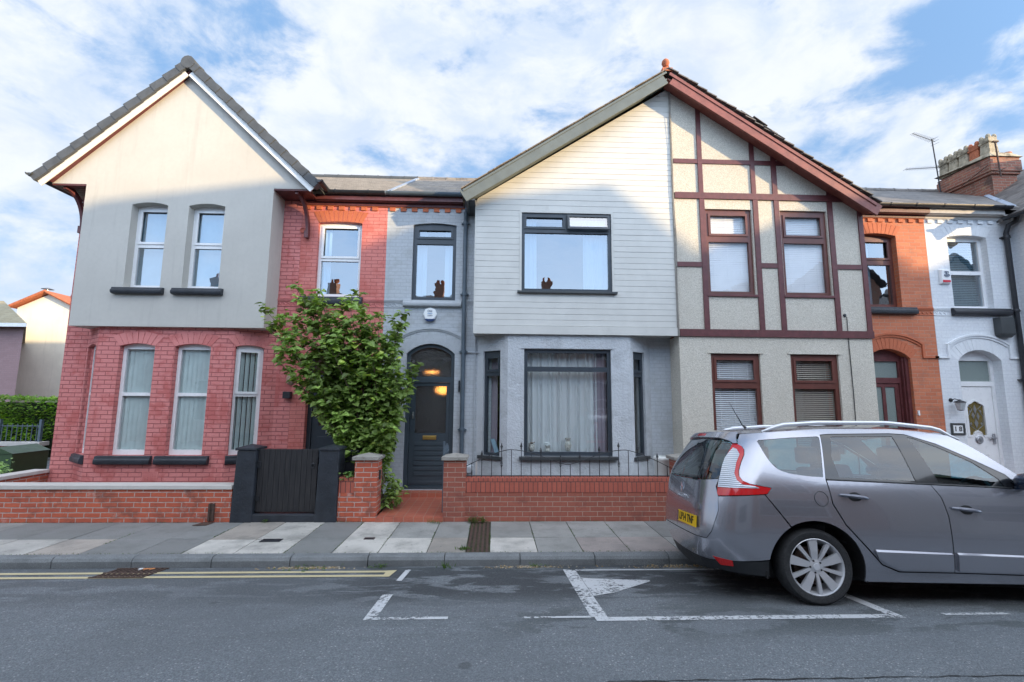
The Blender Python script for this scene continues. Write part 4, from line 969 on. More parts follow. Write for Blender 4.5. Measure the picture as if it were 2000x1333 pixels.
def mark(name, polys, m, lift=.004):
    g = MB()
    for poly in polys:
        r = poly; n = 12
        # quads cut along y so that they lie on the camber
        if len(poly) == 4:
            a, b, c, d = [Vector((*p, 0)) for p in poly]
            for i in range(n):
                for j in range(n):
                    P = lambda s_, t_: a.lerp(b, s_).lerp(d.lerp(c, s_), t_)
                    q = [P(i/n, j/n), P((i+1)/n, j/n), P((i+1)/n, (j+1)/n), P(i/n, (j+1)/n)]
                    g.add([(p.x, p.y, zroad(p.y)+lift) for p in q], [(0, 1, 2, 3)])
        else: g.add([(x, y, zroad(y)+lift) for x, y in poly], [tuple(range(len(poly)))])
    return g.build(name, M[m], kind='structure')
mark('double_yellow_line', [[(-20, 5.62), (-1.21, 5.62), (-1.21, 5.70), (-20, 5.70)], [(-20, 5.44), (-1.21, 5.44), (-1.21, 5.52), (-20, 5.52)], [(-1.21, 5.435), (-1.13, 5.44), (-1.10, 5.72), (-1.21, 5.705)]], 'ypaint')
mark('parking_bay_marking', [[(.86, 4.01), (3.47, 4.01), (3.47, 4.10), (.86, 4.10)], [(.83, 4.10), (.97, 4.10), (.97, 5.66), (.83, 5.70)], [(.97, 5.64), (3.47, 5.64), (3.47, 5.69), (.97, 5.69)], [(3.37, 4.10), (3.47, 4.10), (3.47, 5.64), (3.37, 5.64)],
     [(.975, 4.68), (1.20, 4.78), (1.08, 5.30), (.975, 5.34)], [(1.20, 4.78), (1.69, 5.17), (1.69, 5.21), (1.08, 5.30)]], 'wpaint')
mark('parking_bay_corner', [[(-1.05, 4.09), (-.36, 4.09), (-.36, 4.15), (-1.05, 4.15)], [(-1.05, 4.15), (-.95, 4.15), (-.95, 4.78), (-1.05, 4.78)], [(-1.02, 5.26), (-.96, 5.26), (-.94, 5.74), (-1.0, 5.74)], [(.27, 4.09), (.83, 4.09), (.83, 4.13), (.27, 4.13)]], 'wpaint')
mark('bay_dash', [[(3.86, 4.06), (4.45, 4.06), (4.45, 4.11), (3.86, 4.11)]], 'wpaint')
mark('centre_line', [[(.95, 2.86), (4.6, 2.86), (4.6, 2.95), (.95, 2.95)]], 'wfaint')
# trench patch with a dark seam
g = MB(); pts = []
for i in range(60):
    x = .72+i*.07; pts.append((x, 3.055+random.uniform(-.008, .008)))
for (x0, y0), (x1, y1) in zip(pts, pts[1:]):
    wq = random.uniform(.002, .007); g.add([(x0, y0-wq, zroad(y0)+.0035), (x1, y1-wq, zroad(y1)+.0035), (x1, y1+wq, zroad(y1)+.0035), (x0, y0+wq, zroad(y0)+.0035)], [(0, 1, 2, 3)])
for i in range(8):
    y = 3.055-i*.05; x = .72+i*.012; g.add([(x-.008, y-.05, zroad(y-.05)+.0035), (x+.01, y-.05, zroad(y-.05)+.0035), (x+.006, y, zroad(y)+.0035), (x-.012, y, zroad(y)+.0035)], [(0, 1, 2, 3)])
M['tar'] = plain('tar_seam', (.018, .019, .02), .6, .3, 30); g.build('road_seam', M['tar'], kind='structure')

def granite(name, c, c2):
    t = NT(name); P = t.obj(); v = t.noise(P, 210, 4, .75)
    cc = t.mix(t.map(v, .38, .62), c2, c); cc = t.mix(t.map(t.noise(P, 3, 7, .65), .4, .7, 0, .4), cc, tuple(x*.6 for x in c2))
    return t.pbr(cc, .75, 0, t.bump(t.noise(P, 60, 5, .7), .6, .008))
M['kerb'] = granite('granite_kerb', (.26, .275, .285), (.11, .12, .125))
g = MB(); x = -14.3; lens = []
while x < 14:
    l_ = .915; a, e = x+.004, x+l_-.004; j = random.uniform(-.004, .004)
    pr = [(5.905+j, -.15), (5.905+j, -.045), (5.925+j, -.012), (5.95+j, .001), (6.035, .004), (6.035, -.15)]
    g.prism([(a, y, z) for y, z in pr], (e-a, 0, 0)); x += l_
g.build('kerb', M['kerb'], kind='structure', bevel=.006)
def slabmat():
    t = NT('paving_slabs'); P = t.obj(); a = t.n('ShaderNodeAttribute', attribute_name='tint')
    v = t.noise(P, 150, 3, .75); n = t.noise(P, 2.6, 8, .65)
    cc = t.mix(t.map(v, .35, .65, .62, 1.12, False), (0, 0, 0), a.outputs['Color'])
    cc = t.mix(t.map(v, .35, .65, 0, 1), t.mix(1, a.outputs['Color'], (.72, .72, .72), 'MULTIPLY'), a.outputs['Color'])
    cc = t.mix(t.map(n, .42, .72, 0, .5), cc, (.12, .122, .115))
    cc = t.mix(t.map(t.noise(P, 9, 6, .7), .60, .68, 0, .4), cc, (.14, .15, .11))
    gv = t.n('ShaderNodeTexVoronoi', feature='F1'); gv.inputs['Scale'].default_value = 5.5; t.L.new(P, gv.inputs[0])
    cc = t.mix(t.map(gv.outputs['Distance'], .075, .10, .5, 0), cc, (.13, .13, .125))
    cc = t.mix(t.map(t.noise(P, 1.1, 6, .6), .45, .62, 0, .28), cc, (.15, .155, .145))
    return t.pbr(cc, .85, 0, t.bump(t.noise(P, 90, 5, .7), .5, .006))
M['slab'] = slabmat()
dk, md, lt_, br, pk = (.25, .255, .25), (.34, .34, .325), (.60, .575, .53), (.43, .385, .34), (.37, .325, .305)
xl = [-.33, -.81, -1.41, -1.97, -2.55, -3.15, -3.77, -4.31, -4.98, -5.6, -6.25, -6.9, -7.5, -8.1, -8.8, -9.5]
ca = [md, md, lt_, dk, lt_, br, dk, dk, dk, dk, dk, md, dk, dk, dk]
cb = [br, lt_, lt_, dk, lt_, lt_, dk, dk, br, lt_, lt_, dk, md, dk, dk]
xr_ = [-.03, .57, 1.14, 1.74, 2.37, 2.98, 3.6, 4.2, 4.8, 5.4, 6.0, 6.6, 7.2, 7.8, 8.4, 9.0, 9.6, 10.2, 10.8, 11.4, 12, 12.6]
da = [md, md, md, md, dk, md, md, dk]*3; db = [lt_, md, pk, pk, md, md, pk, md]*3
g = MB()
def slab(x0, x1, y0, y1, c):
    j = lambda: random.uniform(-.003, .003); k = random.uniform(.9, 1.1); g.cur = tuple(q*k for q in c)
    a = [(x0+.005, y0+.005), (x1-.005, y0+.005), (x1-.005, y1-.005), (x0+.005, y1-.005)]; zz_ = [j() for _ in a]
    g.hexa([(x, y, -.08) for x, y in a], [(x, y, z) for (x, y), z in zip(a, zz_)])
for i in range(len(xl)-1):
    s_ = -.04 if i in (4, 5) else .0
    slab(xl[i+1], xl[i], 6.66+s_, 7.505, ca[i]); slab(xl[i+1], xl[i], 6.035, 6.66+s_, cb[i])
for i in range(len(xr_)-1):
    slab(xr_[i], xr_[i+1], 6.67, 7.505, da[i]); slab(xr_[i], xr_[i+1], 6.035, 6.67, db[i])
g.build('pavement', M['slab'], kind='structure', bevel=.004)
M['soil'] = plain('dirt_and_moss', (.045, .048, .03), .95, .4, 8, .6, 60, dirt=((.05, .075, .02), 5, .5, .8))
g = MB(); g.box(-40, 40, 6.0, 9.2, -.15, -.012); g.build('pavement_bed', M['soil'], kind='structure')
g = MB(); g.box(-40, 40, -3.2, -.60, -.3, .0); g.build('pavement', M['slab'] if False else plain('far_pavement', (.2, .205, .21), .85, .15, 2), kind='structure')
# drainage channel of ribbed cast iron
g = MB()
for i in range(5): g.box(-.315+i*.058, -.315+i*.058+.030, 6.04, 7.49, -.03, .002)
for i in range(26): g.box(-.325, -.035, 6.05+i*.056, 6.062+i*.056, -.03, -.010)
tag(g.build('drain_channel', M['rust'], bevel=.002), 'ribbed iron drain channel running across the pavement to the kerb', 'drain')
g = MB()
for i in range(10): a = -4.33+i*.058; g.hexa([(a, 5.46, zroad(5.46)+.002), (a+.026, 5.46, zroad(5.46)+.002), (a+.026, 5.86, zroad(5.86)+.002), (a, 5.86, zroad(5.86)+.002)], [(a, 5.46, zroad(5.46)+.012), (a+.026, 5.46, zroad(5.46)+.012), (a+.026, 5.86, zroad(5.86)+.012), (a, 5.86, zroad(5.86)+.012)])
for y in (5.45, 5.65, 5.85): g.hexa([(-4.35, y, zroad(y)+.001), (-3.77, y, zroad(y)+.001), (-3.77, y+.02, zroad(y+.02)+.001), (-4.35, y+.02, zroad(y+.02)+.001)], [(-4.35, y, zroad(y)+.014), (-3.77, y, zroad(y)+.014), (-3.77, y+.02, zroad(y+.02)+.014), (-4.35, y+.02, zroad(y+.02)+.014)])
tag(g.build('road_gully', M['rust'], bevel=.002), 'rusty iron gully grating in the gutter on the double yellow lines', 'drain cover')
for (x, y, w_, h_, lb) in ((-2.93, 6.56, .26, .13, 'dark rectangular cover set in two pale paving slabs'), (-1.66, 6.63, .14, .08, 'small dark stopcock cover in the pavement before the open path')):
    g = MB(); g.box(x-w_/2, x+w_/2, y-h_/2, y+h_/2, -.02, .007); g.box(x-w_/2+.02, x+w_/2-.02, y-h_/2+.02, y+h_/2-.02, .007, .010); tag(g.build('utility_cover', M['black'], bevel=.002), lb, 'manhole cover')
# front gardens and tiled path
g = MB(); g.box(-8.25, -3.55, 7.70, 9.14, -.1, .05); g.box(-.40, 3.0, 7.72, 9.14, -.1, .06); g.box(3.3, 9.6, 7.72, 9.14, -.1, .06); g.box(10.3, 14, 7.72, 9.14, -.1, .06)
g.build('garden_paving', plain('concrete_garden', (.24, .24, .23), .9, .2, 3, .3, 60), kind='structure')
g = MB(); g.box(-3.55, -1.80, 7.60, 9.14, -.1, .10); g.build('garden_soil', M['soil'], kind='structure')
g = MB(); g.box(-1.79, -.76, 7.49, 8.96, -.05, .072); g.box(-1.79, -.76, 8.96, 9.24, -.05, .165)
pth = g.build('path', M['tile_red'], kind='structure')
g = MB(); g.box(-1.80, -.76, 7.478, 7.489, -.02, .068); g.build('path_edge', M['tile_red'], kind='structure')
g = MB(); g.box(9.6, 10.3, 7.45, 9.14, -.05, .06); g.build('path', M['slab'] if False else M['tile_red'], kind='structure')

# ------------------------------------------------------------------ garden walls, piers, gates
Fw = front(7.50)
def cap(par, x0, x1, y0, y1, z, h1, h2, m, name='cap'):
    g = MB(); xm, ym = (x0+x1)/2, (y0+y1)/2; e = .0
    g.box(x0, x1, y0, y1, z, z+h1); g.add([(x0, y0, z+h1), (x1, y0, z+h1), (x1, y1, z+h1), (x0, y1, z+h1), (xm, ym, z+h1+h2)], [(0, 1, 4), (1, 2, 4), (2, 3, 4), (3, 0, 4)])
    return g.build(name, M[m], par, bevel=.008)
t = empty('garden_wall', (-6, 7.6, 0), 'low red brick garden wall with pale coping on the left of the black gate', 'wall')
g = MB(); g.box(-12.5, -3.99, 7.50, 7.72, -.03, .485); g.box(-8.42, -8.20, 7.72, 9.13, -.03, .485); g.build('brickwork', M['gardenbrick'], t)
g = MB(); g.box(-12.5, -3.99, 7.475, 7.745, .486, .548); g.box(-8.45, -8.17, 7.746, 9.12, .486, .548); g.build('coping', M['coping'], t, bevel=.006)
g = MB(); g.box(-4.31, -4.285, 7.47, 7.50, .02, .28); g.box(-4.25, -4.225, 7.47, 7.50, .02, .28); g.box(-4.285, -4.25, 7.485, 7.50, .02, .28); g.hexa([(-4.42, 7.30, .004), (-4.22, 7.30, .004), (-4.20, 7.47, .004), (-4.36, 7.47, .004)], [(-4.42, 7.30, .010), (-4.22, 7.30, .010), (-4.20, 7.47, .010), (-4.36, 7.47, .010)])
tag(g.build('iron_boot_scraper', M['rust']), 'rusty iron channel upright against the low brick wall', 'iron channel')
for x0, x1, lb in ((-3.99, -3.66, 'black painted stone gatepost left of the plank gate'), (-2.73, -2.39, 'black painted stone gatepost between the plank gate and brick wall')):
    t = empty('gatepost', ((x0+x1)/2, 7.6, 0), lb, 'gatepost', 'black gateposts')
    g = MB(); g.hexa([(x0, 7.47, -.02), (x1, 7.47, -.02), (x1, 7.80, -.02), (x0, 7.80, -.02)], [(x0+.035, 7.48, 1.07), (x1-.005, 7.48, 1.07), (x1-.005, 7.79, 1.07), (x0+.035, 7.79, 1.07)])
    g.build('shaft', M['blackstone'], t, bevel=.02); cap(t, x0+.015, x1+.01, 7.46, 7.81, 1.072, .035, .05, 'blackstone')
t = empty('garden_gate', (-3.2, 7.6, .1), 'dark plank garden gate with ring handle, closed between black gateposts', 'gate')
g = MB(); x = -3.655; n = 11; w_ = (3.655-2.745)/n
for i in range(n): g.box(x+i*w_+.0015, x+(i+1)*w_-.0015, 7.555+random.uniform(-.001, .001), 7.585, .135, 1.085+random.uniform(-.002, .002))
g.build('planks', M['blackwood'], t, bevel=.003)
g = MB(); g.box(-3.65, -2.75, 7.586, 7.62, .25, .35); g.box(-3.65, -2.75, 7.586, 7.62, .85, .95); g.build('ledge', M['blackwood'], t)
g = MB(); pts = [(-2.81+.028*math.cos(a/12*2*math.pi), 7.535, .835+.033*math.sin(a/12*2*math.pi)) for a in range(13)]; g.tube(pts, .006, 8); g.lathe((-2.81, 7.553, .86), [(.022, 0), (.022, .006), (.01, .016)], 12, 'y'); g.build('handle', M['iron'], t)
g = MB(); g.box(-3.67, -3.60, 7.54, 7.553, .80, .90); g.box(-3.67, -3.60, 7.54, 7.553, .30, .38); g.build('hinge', M['iron'], t)
g = MB(); g.box(-3.70, -2.70, 7.49, 7.80, -.02, .115); tag(g.build('gate_sill', M['blackstone'], bevel=.012), 'black painted stone threshold under the plank gate', 'threshold')
# centre walls
t = empty('garden_wall', (-2.1, 7.6, 0), 'short brick wall and capped pier left of the open tiled path', 'wall')
g = MB(); g.box(-2.39, -2.15, 7.515, 7.73, -.03, .43); g.box(-2.15, -1.80, 7.50, 7.80, -.03, .925); g.build('brickwork', M['gardenbrick'], t)
g = MB(); g.box(-2.385, -2.152, 7.512, 7.733, .431, .66); g.build('soldier_course', M['soldier'], t)
cap(t, -2.19, -1.765, 7.46, 7.84, .926, .05, .05, 'stonecap', 'pier_cap')
g = MB(); g.box(-1.801, -1.785, 7.60, 7.68, .62, .76); g.build('latch_plate', M['black'], t)
t = empty('garden_wall', (1.2, 7.6, 0), 'long dark red brick wall with soldier course top and capped pier', 'wall')
g = MB(); g.box(-.775, -.43, 7.50, 7.80, -.03, .925); g.box(-.43, 2.90, 7.515, 7.74, -.03, .437); g.build('brickwork', M['wall22'], t)
g = MB(); g.box(-.43, 2.90, 7.508, 7.747, .438, .655); g.build('soldier_course', M['soldier'], t)
cap(t, -.81, -.40, 7.46, 7.84, .926, .05, .05, 'stonecap', 'pier_cap')
t = empty('garden_wall', (5, 7.6, 0), 'brick pier and low wall partly hidden behind the silver car', 'wall')
g = MB(); g.box(2.92, 3.25, 7.50, 7.80, -.03, .93); g.box(3.25, 9.5, 7.515, 7.74, -.03, .62); g.build('brickwork', M['wall22'], t); cap(t, 2.88, 3.29, 7.46, 7.84, .931, .05, .05, 'stonecap', 'pier_cap')
t = empty('iron_gate', (-.8, 7.7, 0), 'dark iron gate standing open edge-on beside the brick pier', 'gate')
g = MB(); g.box(-.80, -.782, 7.66, 8.42, .12, .15); g.box(-.80, -.782, 7.66, 8.42, .98, 1.0)
for i in range(8): g.tube([(-.79, 7.68+i*.104, .12), (-.79, 7.68+i*.104, 1.04+.10*math.sin(math.pi*i/7))], .008, 6)
g.box(-.806, -.778, 7.655, 7.69, .10, 1.2); g.build('bars', M['pipe'], t)
# bowed iron railing on the wall
t = empty('iron_railing', (1.2, 7.62, .66), 'thin bowed iron railing with spear tips on the long brick wall', 'railing')
def ztop(x):
    u = (x-1.20)/1.63; return .845+.235*math.sin(min(1, abs(u)/.58)*math.pi/2)**1.3 if abs(u) < .58 else 1.08-.26*((abs(u)-.58)/.42)**1.35
g = MB(); g.tube([(-.43, 7.625, .672), (2.90, 7.625, .672)], .008, 6); g.tube([(-.43+3.33*i/48, 7.625, ztop(-.43+3.33*i/48)) for i in range(49)], .0065, 6); g.build('rail', M['iron'], t)
nb = 20; sp_i = {1, 3, 5, 7, 9, 11, 13, 15, 17, 19}; knots = {3, 9, 15, 19}
for i in range(nb+1):
    x = -.34+i*.158
    if x > 2.86: break
    zt = ztop(x); spear = i % 2 == 1 if i < 11 else i % 2 == 0 if False else i % 2 == 1
    g = MB(); g.tube([(x, 7.625, .655), (x, 7.625, zt+(.07 if i % 2 == 1 or False else 0))], .0065, 6)
    if i % 2 == 1:
        g.lathe((x, 7.625, zt+.03), [(.006, 0), (.016, .008), (.006, .016), (.008, .02), (.024, .035), (.012, .065), (.003, .10)], 6)
    if i % 6 == 3:
        for k in range(4):
            pts = []
            for q in range(9):
                tt = q/8; a = k*math.pi/2+tt*math.pi*1.2; rr = .022*math.sin(math.pi*tt); pts.append((x+rr*math.cos(a), 7.625+rr*math.sin(a), .80+.11*tt))
            g.tube(pts, .003, 5)
    g.build('baluster', M['iron'], t)
# brown stone pier and scrolled gate at the far right
t = empty('stone_pier', (10.6, 7.6, 0), 'dark brown sandstone gate pier with shouldered cap at the right edge', 'pier')
M['brownstone'] = render_mat('brown_sandstone', (.13, .075, .058), .6, 30, .85, ((.25, .2, .18), 5, .58, .5)); g = MB()
g.box(10.33, 10.90, 7.50, 7.95, -.03, .80); g.plate(front(7.47), [(10.28, .805), (10.95, .805), (10.95, .93), (10.88, 1.02), (10.84, 1.10), (10.44, 1.10), (10.40, 1.0), (10.30, .93)], [], 0, .5); g.build('pier_shaft', M['brownstone'], t, bevel=.01)
t = empty('iron_gate', (9.9, 7.6, 0), 'low black wrought iron gate with scrolls before the white front door', 'gate')
g = MB()
for x in (9.56, 9.74, 9.92, 10.10, 10.28): g.tube([(x, 7.6, .08), (x, 7.6, .80)], .009, 6)
for z in (.12, .80): g.tube([(9.56, 7.6, z), (10.28, 7.6, z)], .009, 6)
g.tube([(9.56, 7.6, .80), (9.92, 7.6, .98), (10.28, 7.6, .80)], .008, 6)
for s_ in (-1, 1):
    for k in (0, 1):
        pts = []
        for i in range(22):
            a = i/21*math.pi*2.6; r_ = .07*(1-i/26); pts.append((9.92+s_*(.075-k*.0)+s_*r_*math.cos(a+math.pi)*1, 7.6, .90-k*.16+r_*math.sin(a)*(1 if k == 0 else -1)))
        g.tube(pts, .006, 5)
g.build('ironwork', M['iron'], t)

# ------------------------------------------------------------------ small things on walls and in gardens
t = empty('alarm_box', (-1.28, 9.10, 3.44), 'white octagonal alarm box with blue base above the dark front door', 'alarm box')
M['alarmwhite'] = plain('white_alarm_plastic', (.82, .84, .85), .35, .02, 5); M['alarmblue'] = plain('navy_blue_plastic', (.008, .03, .11), .3, .05, 5); M['inkblue'] = plain('dark_blue_ink', (.01, .04, .12), .5, .05, 5); M['inkmid'] = plain('mid_blue_ink', (.12, .32, .60), .5, .05, 5)
M['alarmred'] = plain('red_plastic', (.55, .01, .03), .3, .05, 5)
F91 = front(9.128)
def oc(r, c=(-1.28, 3.545)): return [(c[0]+r*math.sin(math.pi*2*(i+.5)/8+math.pi/8), c[1]+r*math.cos(math.pi*2*(i+.5)/8+math.pi/8)) for i in range(8)][::-1]
g = MB(); g.plate(F91, oc(.135), [], -.04, 0); g.plate(F91, oc(.12), [], -.055, -.04); g.build('housing', M['alarmwhite'], t, bevel=.006)
g = MB(); g.plate(F91, [(-1.36, 3.412), (-1.32, 3.395), (-1.24, 3.395), (-1.20, 3.412), (-1.17, 3.445), (-1.39, 3.445)], [], -.058, -.041); g.build('strobe_lens', M['alarmblue'], t)
RX = (math.pi/2, 0, 0)
text_obj('lettering', 'Old', .06, M['inkblue'], t, (-1.285, 9.070, 3.60), RX); text_obj('lettering', 'swan', .048, M['inkmid'], t, (-1.28, 9.070, 3.555), RX); text_obj('lettering', 'ALARM', .03, M['inkblue'], t, (-1.28, 9.070, 3.51), RX)
t = empty('alarm_box', (9.38, 9.10, 4.34), 'white rectangular alarm box with red strip on the white painted wall', 'alarm box')
g = MB(); g.hexa([(9.285, 9.07, 4.345), (9.475, 9.07, 4.345), (9.49, 9.128, 4.33), (9.27, 9.128, 4.33)], [(9.285, 9.055, 4.63), (9.475, 9.055, 4.63), (9.49, 9.128, 4.65), (9.27, 9.128, 4.65)]); g.build('housing', M['alarmwhite'], t, bevel=.012)
g = MB(); g.box(9.30, 9.46, 9.058, 9.070, 4.365, 4.41); g.build('strobe_lens', M['alarmred'], t); text_obj('lettering', 'aps', .075, M['inkblue'], t, (9.385, 9.052, 4.585), RX)
g = MB(); pts = [(9.385+.055*math.cos(a/16*2*math.pi), 9.052, 4.51+.032*math.sin(a/16*2*math.pi)) for a in range(17)]; g.tube(pts, .005, 5); g.box(9.35, 9.42, 9.048, 9.054, 4.503, 4.517); g.build('emblem', M['inkblue'], t)
# house numbers
g = MB(); g.box(-1.955, -1.815, 9.10, 9.128, 1.63, 1.76); p_ = tag(g.build('number_plate', M['black'], bevel=.003), 'small dark house number plaque beside the shrub', 'house number'); text_obj('lettering', '22', .10, M['alarmwhite'], p_, (-1.885, 9.098, 1.695), RX)
g = MB(); g.plate(F91, rect(9.175, 9.465, 1.24, 1.47), [rect(9.215, 9.425, 1.275, 1.435)], -.022, -.002); g.build
p_ = tag(g.build('number_plaque', M['dgrey'], bevel=.004), 'framed house number plaque left of the white front door', 'house number')
g = MB(); g.plate(F91, rect(9.205, 9.435, 1.265, 1.445), [], -.012, -.001); g.build('number_face', M['alarmwhite'], p_); text_obj('lettering', '1 8', .13, M['iron'], p_, (9.32, 9.113, 1.352), RX, bold=.002)
# carriage lamp
t = empty('wall_lantern', (9.37, 9.05, 1.8), 'black half lantern wall lamp left of the white front door', 'lamp')
g = MB(); g.lathe((9.24, 9.128, 1.93), [(.04, 0), (.04, .012), (.015, .02)], 14, 'y'); g.tube([(9.24, 9.11, 1.93), (9.24, 9.04, 1.955), (9.27, 8.98, 1.93)], .009, 6); g.lathe((9.28, 8.98, 1.885), [(.10, 0), (.095, .012), (.03, .04), (.01, .06)], 8); g.lathe((9.28, 8.98, 1.72), [(.012, 0), (.05, .01), (.052, .018)], 8); g.build('bracket', M['iron'], t)
g = MB(); g.lathe((9.28, 8.98, 1.735), [(.052, 0), (.088, .15)], 8); g.build('shade', plain('ribbed_lamp_glass', (.45, .48, .50), .15, .1, 30), t)
g = MB(); g.box(10.34, 10.64, 8.98, 9.128, 3.28, 3.63); g.hexa([(10.34, 8.98, 3.28), (10.64, 8.98, 3.28), (10.64, 9.128, 3.28), (10.34, 9.128, 3.28)], [(10.38, 9.03, 3.21), (10.60, 9.03, 3.21), (10.60, 9.128, 3.21), (10.38, 9.128, 3.21)])
tag(g.build('vent_cowl', M['dgrey'], bevel=.01), 'dark grey flue vent cowl under the white house window sill', 'vent')
# carved face and light box on the pink wall
t = empty('wall_mask', (-3.915, 9.1, 2.12), 'small buff carved lion mask on the pink brick wall', 'mask')
g = MB(); cxm, czm = -3.915, 2.235
vs = []; n = 14; m_ = 18
for i in range(n+1):
    for j in range(m_):
        r_ = i/n; a = j/m_*2*math.pi; x = .088*r_*math.cos(a)*(1+.06*math.sin(7*a)*r_); z = .115*r_*math.sin(a)*(1+.06*math.cos(5*a)*r_)
        d = .055*math.sqrt(max(0, 1-r_*r_))+.030*math.exp(-((x/.018)**2+((z+.01)/.035)**2))+.014*math.exp(-((x/.035)**2+((z+.055)/.022)**2))
        for sx_ in (-1, 1): d -= .016*math.exp(-(((x-sx_*.035)/.014)**2+((z-.03)/.011)**2)); d += .010*math.exp(-(((x-sx_*.035)/.022)**2+((z-.052)/.010)**2))
        d += .008*math.sin(9*a)*max(0, r_-.6); g.v.append(Vector((cxm+x, 9.125-d, czm+z)))
for i in range(n):
    for j in range(m_): g.f.append((i*m_+j, (i+1)*m_+j, (i+1)*m_+(j+1) % m_, i*m_+(j+1) % m_)); g.c.append(None)
g.build('carved_face', plain('buff_stone_carving', (.38, .28, .20), .8, .3, 25, .5, 60), t, smooth=True)
g = MB(); g.box(-4.01, -3.87, 9.02, 9.128, 1.87, 2.0); tag(g.build('wall_light', M['black'], bevel=.006), 'black cube wall light below the carved mask', 'light')
g = MB(); g.lathe((-3.87, 9.128, 5.22), [(.055, 0), (.055, .02), (.04, .022), (.04, .01), (.0, .01)], 16, 'y'); tag(g.build('pipe_cap', M['redarch']), 'round painted pipe cap high on the pink brick wall', 'pipe cap')
# white chimney pot planter and garden oddments
g = MB(); g.lathe((2.90, 8.05, .06), [(.165, 0), (.165, .04), (.150, .06), (.138, .80), (.150, .815), (.152, .85), (.138, .87), (.120, .87), (.115, .5), (.0, .5)], 28)
tag(g.build('chimney_pot_planter', plain('white_glazed_clay', (.66, .68, .66), .35, .06, 4), smooth=True, sharp=45), 'tall white cylindrical pot standing behind the railing by the bay', 'pot')
g = MB(); g.box(-.50, -.34, 8.20, 8.34, .06, .75); g.lathe((-.42, 8.199, .68), [(.07, 0), (.07, .02), (.05, .03)], 16, 'y'); tag(g.build('meter_box', M['greytrim'], bevel=.01), 'small grey box with a round dial behind the capped brick pier', 'meter')
g = MB(); g.box(-.30, -.27, 8.1, 8.13, .06, .83); tag(g.build('wooden_stake', M['coping']), 'pale wooden stake leaning behind the railing', 'stake')
g = MB(); g.box(-2.62, -2.24, 7.95, 8.45, .1, .98); g.box(-2.64, -2.22, 7.93, 8.47, .98, 1.03); g.tube([(-2.6, 8.47, .96), (-2.26, 8.47, .96)], .015, 8); tag(g.build('wheeled_bin', M['black'], bevel=.02), 'black bin in the shade behind the gatepost and shrub', 'bin')
# things on the window board of the grey bay
def knick(x, kind, lb):
    t = empty('vase' if kind else 'ornament', (x, 8.86, .92), lb, 'ornament'); g = MB()
    if kind == 0: prof = [(.03, 0), (.055, .03), (.06, .07), (.045, .12), (.03, .13)]
    elif kind == 1: prof = [(.045, 0), (.05, .03), (.035, .06), (.05, .09), (.055, .11)]
    else: prof = [(.03, 0), (.045, .02), (.065, .10), (.05, .17), (.035, .19), (.055, .23), (.06, .25)]
    g.lathe((x, 8.865, .922), prof, 16); g.build('body', M['vase'], t, smooth=True)
    if kind != 2:
        g = MB()
        for i in range(26):
            a = random.uniform(0, 6.28); r_ = random.uniform(0, .06); z = random.uniform(.0, .07); g.lathe((x+r_*math.cos(a), 8.865+r_*math.sin(a)*.7, 1.02+z), [(.004, -.012), (.016, 0), (.004, .012)], 6)
        g.build('flowers', M['flow'] if kind == 0 else M['alarmwhite'], t)
M['vase'] = plain('patterned_ceramic', (.55, .52, .48), .3, .45, 45); M['flow'] = plain('dried_flowers', (.35, .28, .24), .8, .5, 40)
knick(.72, 0, 'dried flower pot at the left of the bay window board'); knick(1.02, 1, 'small white flower ornament on the bay window board'); knick(1.40, 2, 'tall patterned vase in the middle of the bay window board')
g = MB(); g.hexa([(.02, 9.02, .88), (.10, 8.98, .88), (.11, 8.99, .88), (.03, 9.03, .88)], [(-.06, 9.10, 1.13), (.02, 9.06, 1.13), (.03, 9.07, 1.13), (-.05, 9.11, 1.13)]); tag(g.build('picture_frame', plain('pale_blue_card', (.35, .50, .62), .4, .05, 5)), 'pale blue card leaning in the left side window of the bay', 'card')
# hall lamp behind the obscured door glass
t = empty('hall_lamp', (-1.05, 9.6, 2.0), 'warm glowing hall lamp seen through the textured door glass', 'lamp')
el = bpy.data.materials.new('warm_lamp_glow'); el.use_nodes = True; q = el.node_tree.nodes['Principled BSDF']; q.inputs['Emission Color'].default_value = (1, .42, .09, 1); q.inputs['Emission Strength'].default_value = 1.9
g = MB(); g.lathe((-1.04, 9.62, 1.97), [(.01, 0), (.10, .03), (.14, .09), (.11, .15), (.02, .18)], 16); g.build('bulb_and_reflection', el, t, smooth=True)
g = MB(); g.lathe((-1.27, 9.62, 2.40), [(.02, 0), (.13, .012), (.13, .035), (.02, .045)], 16); g.build('bulb_and_reflection', el, t, smooth=True)  # glowing disc added to stand for the lamp's reflection in the fanlight
g = MB(); g.tube([(-1.04, 9.62, 2.10), (-1.04, 9.62, 2.9)], .006, 6); g.build('flex', M['iron'], t)
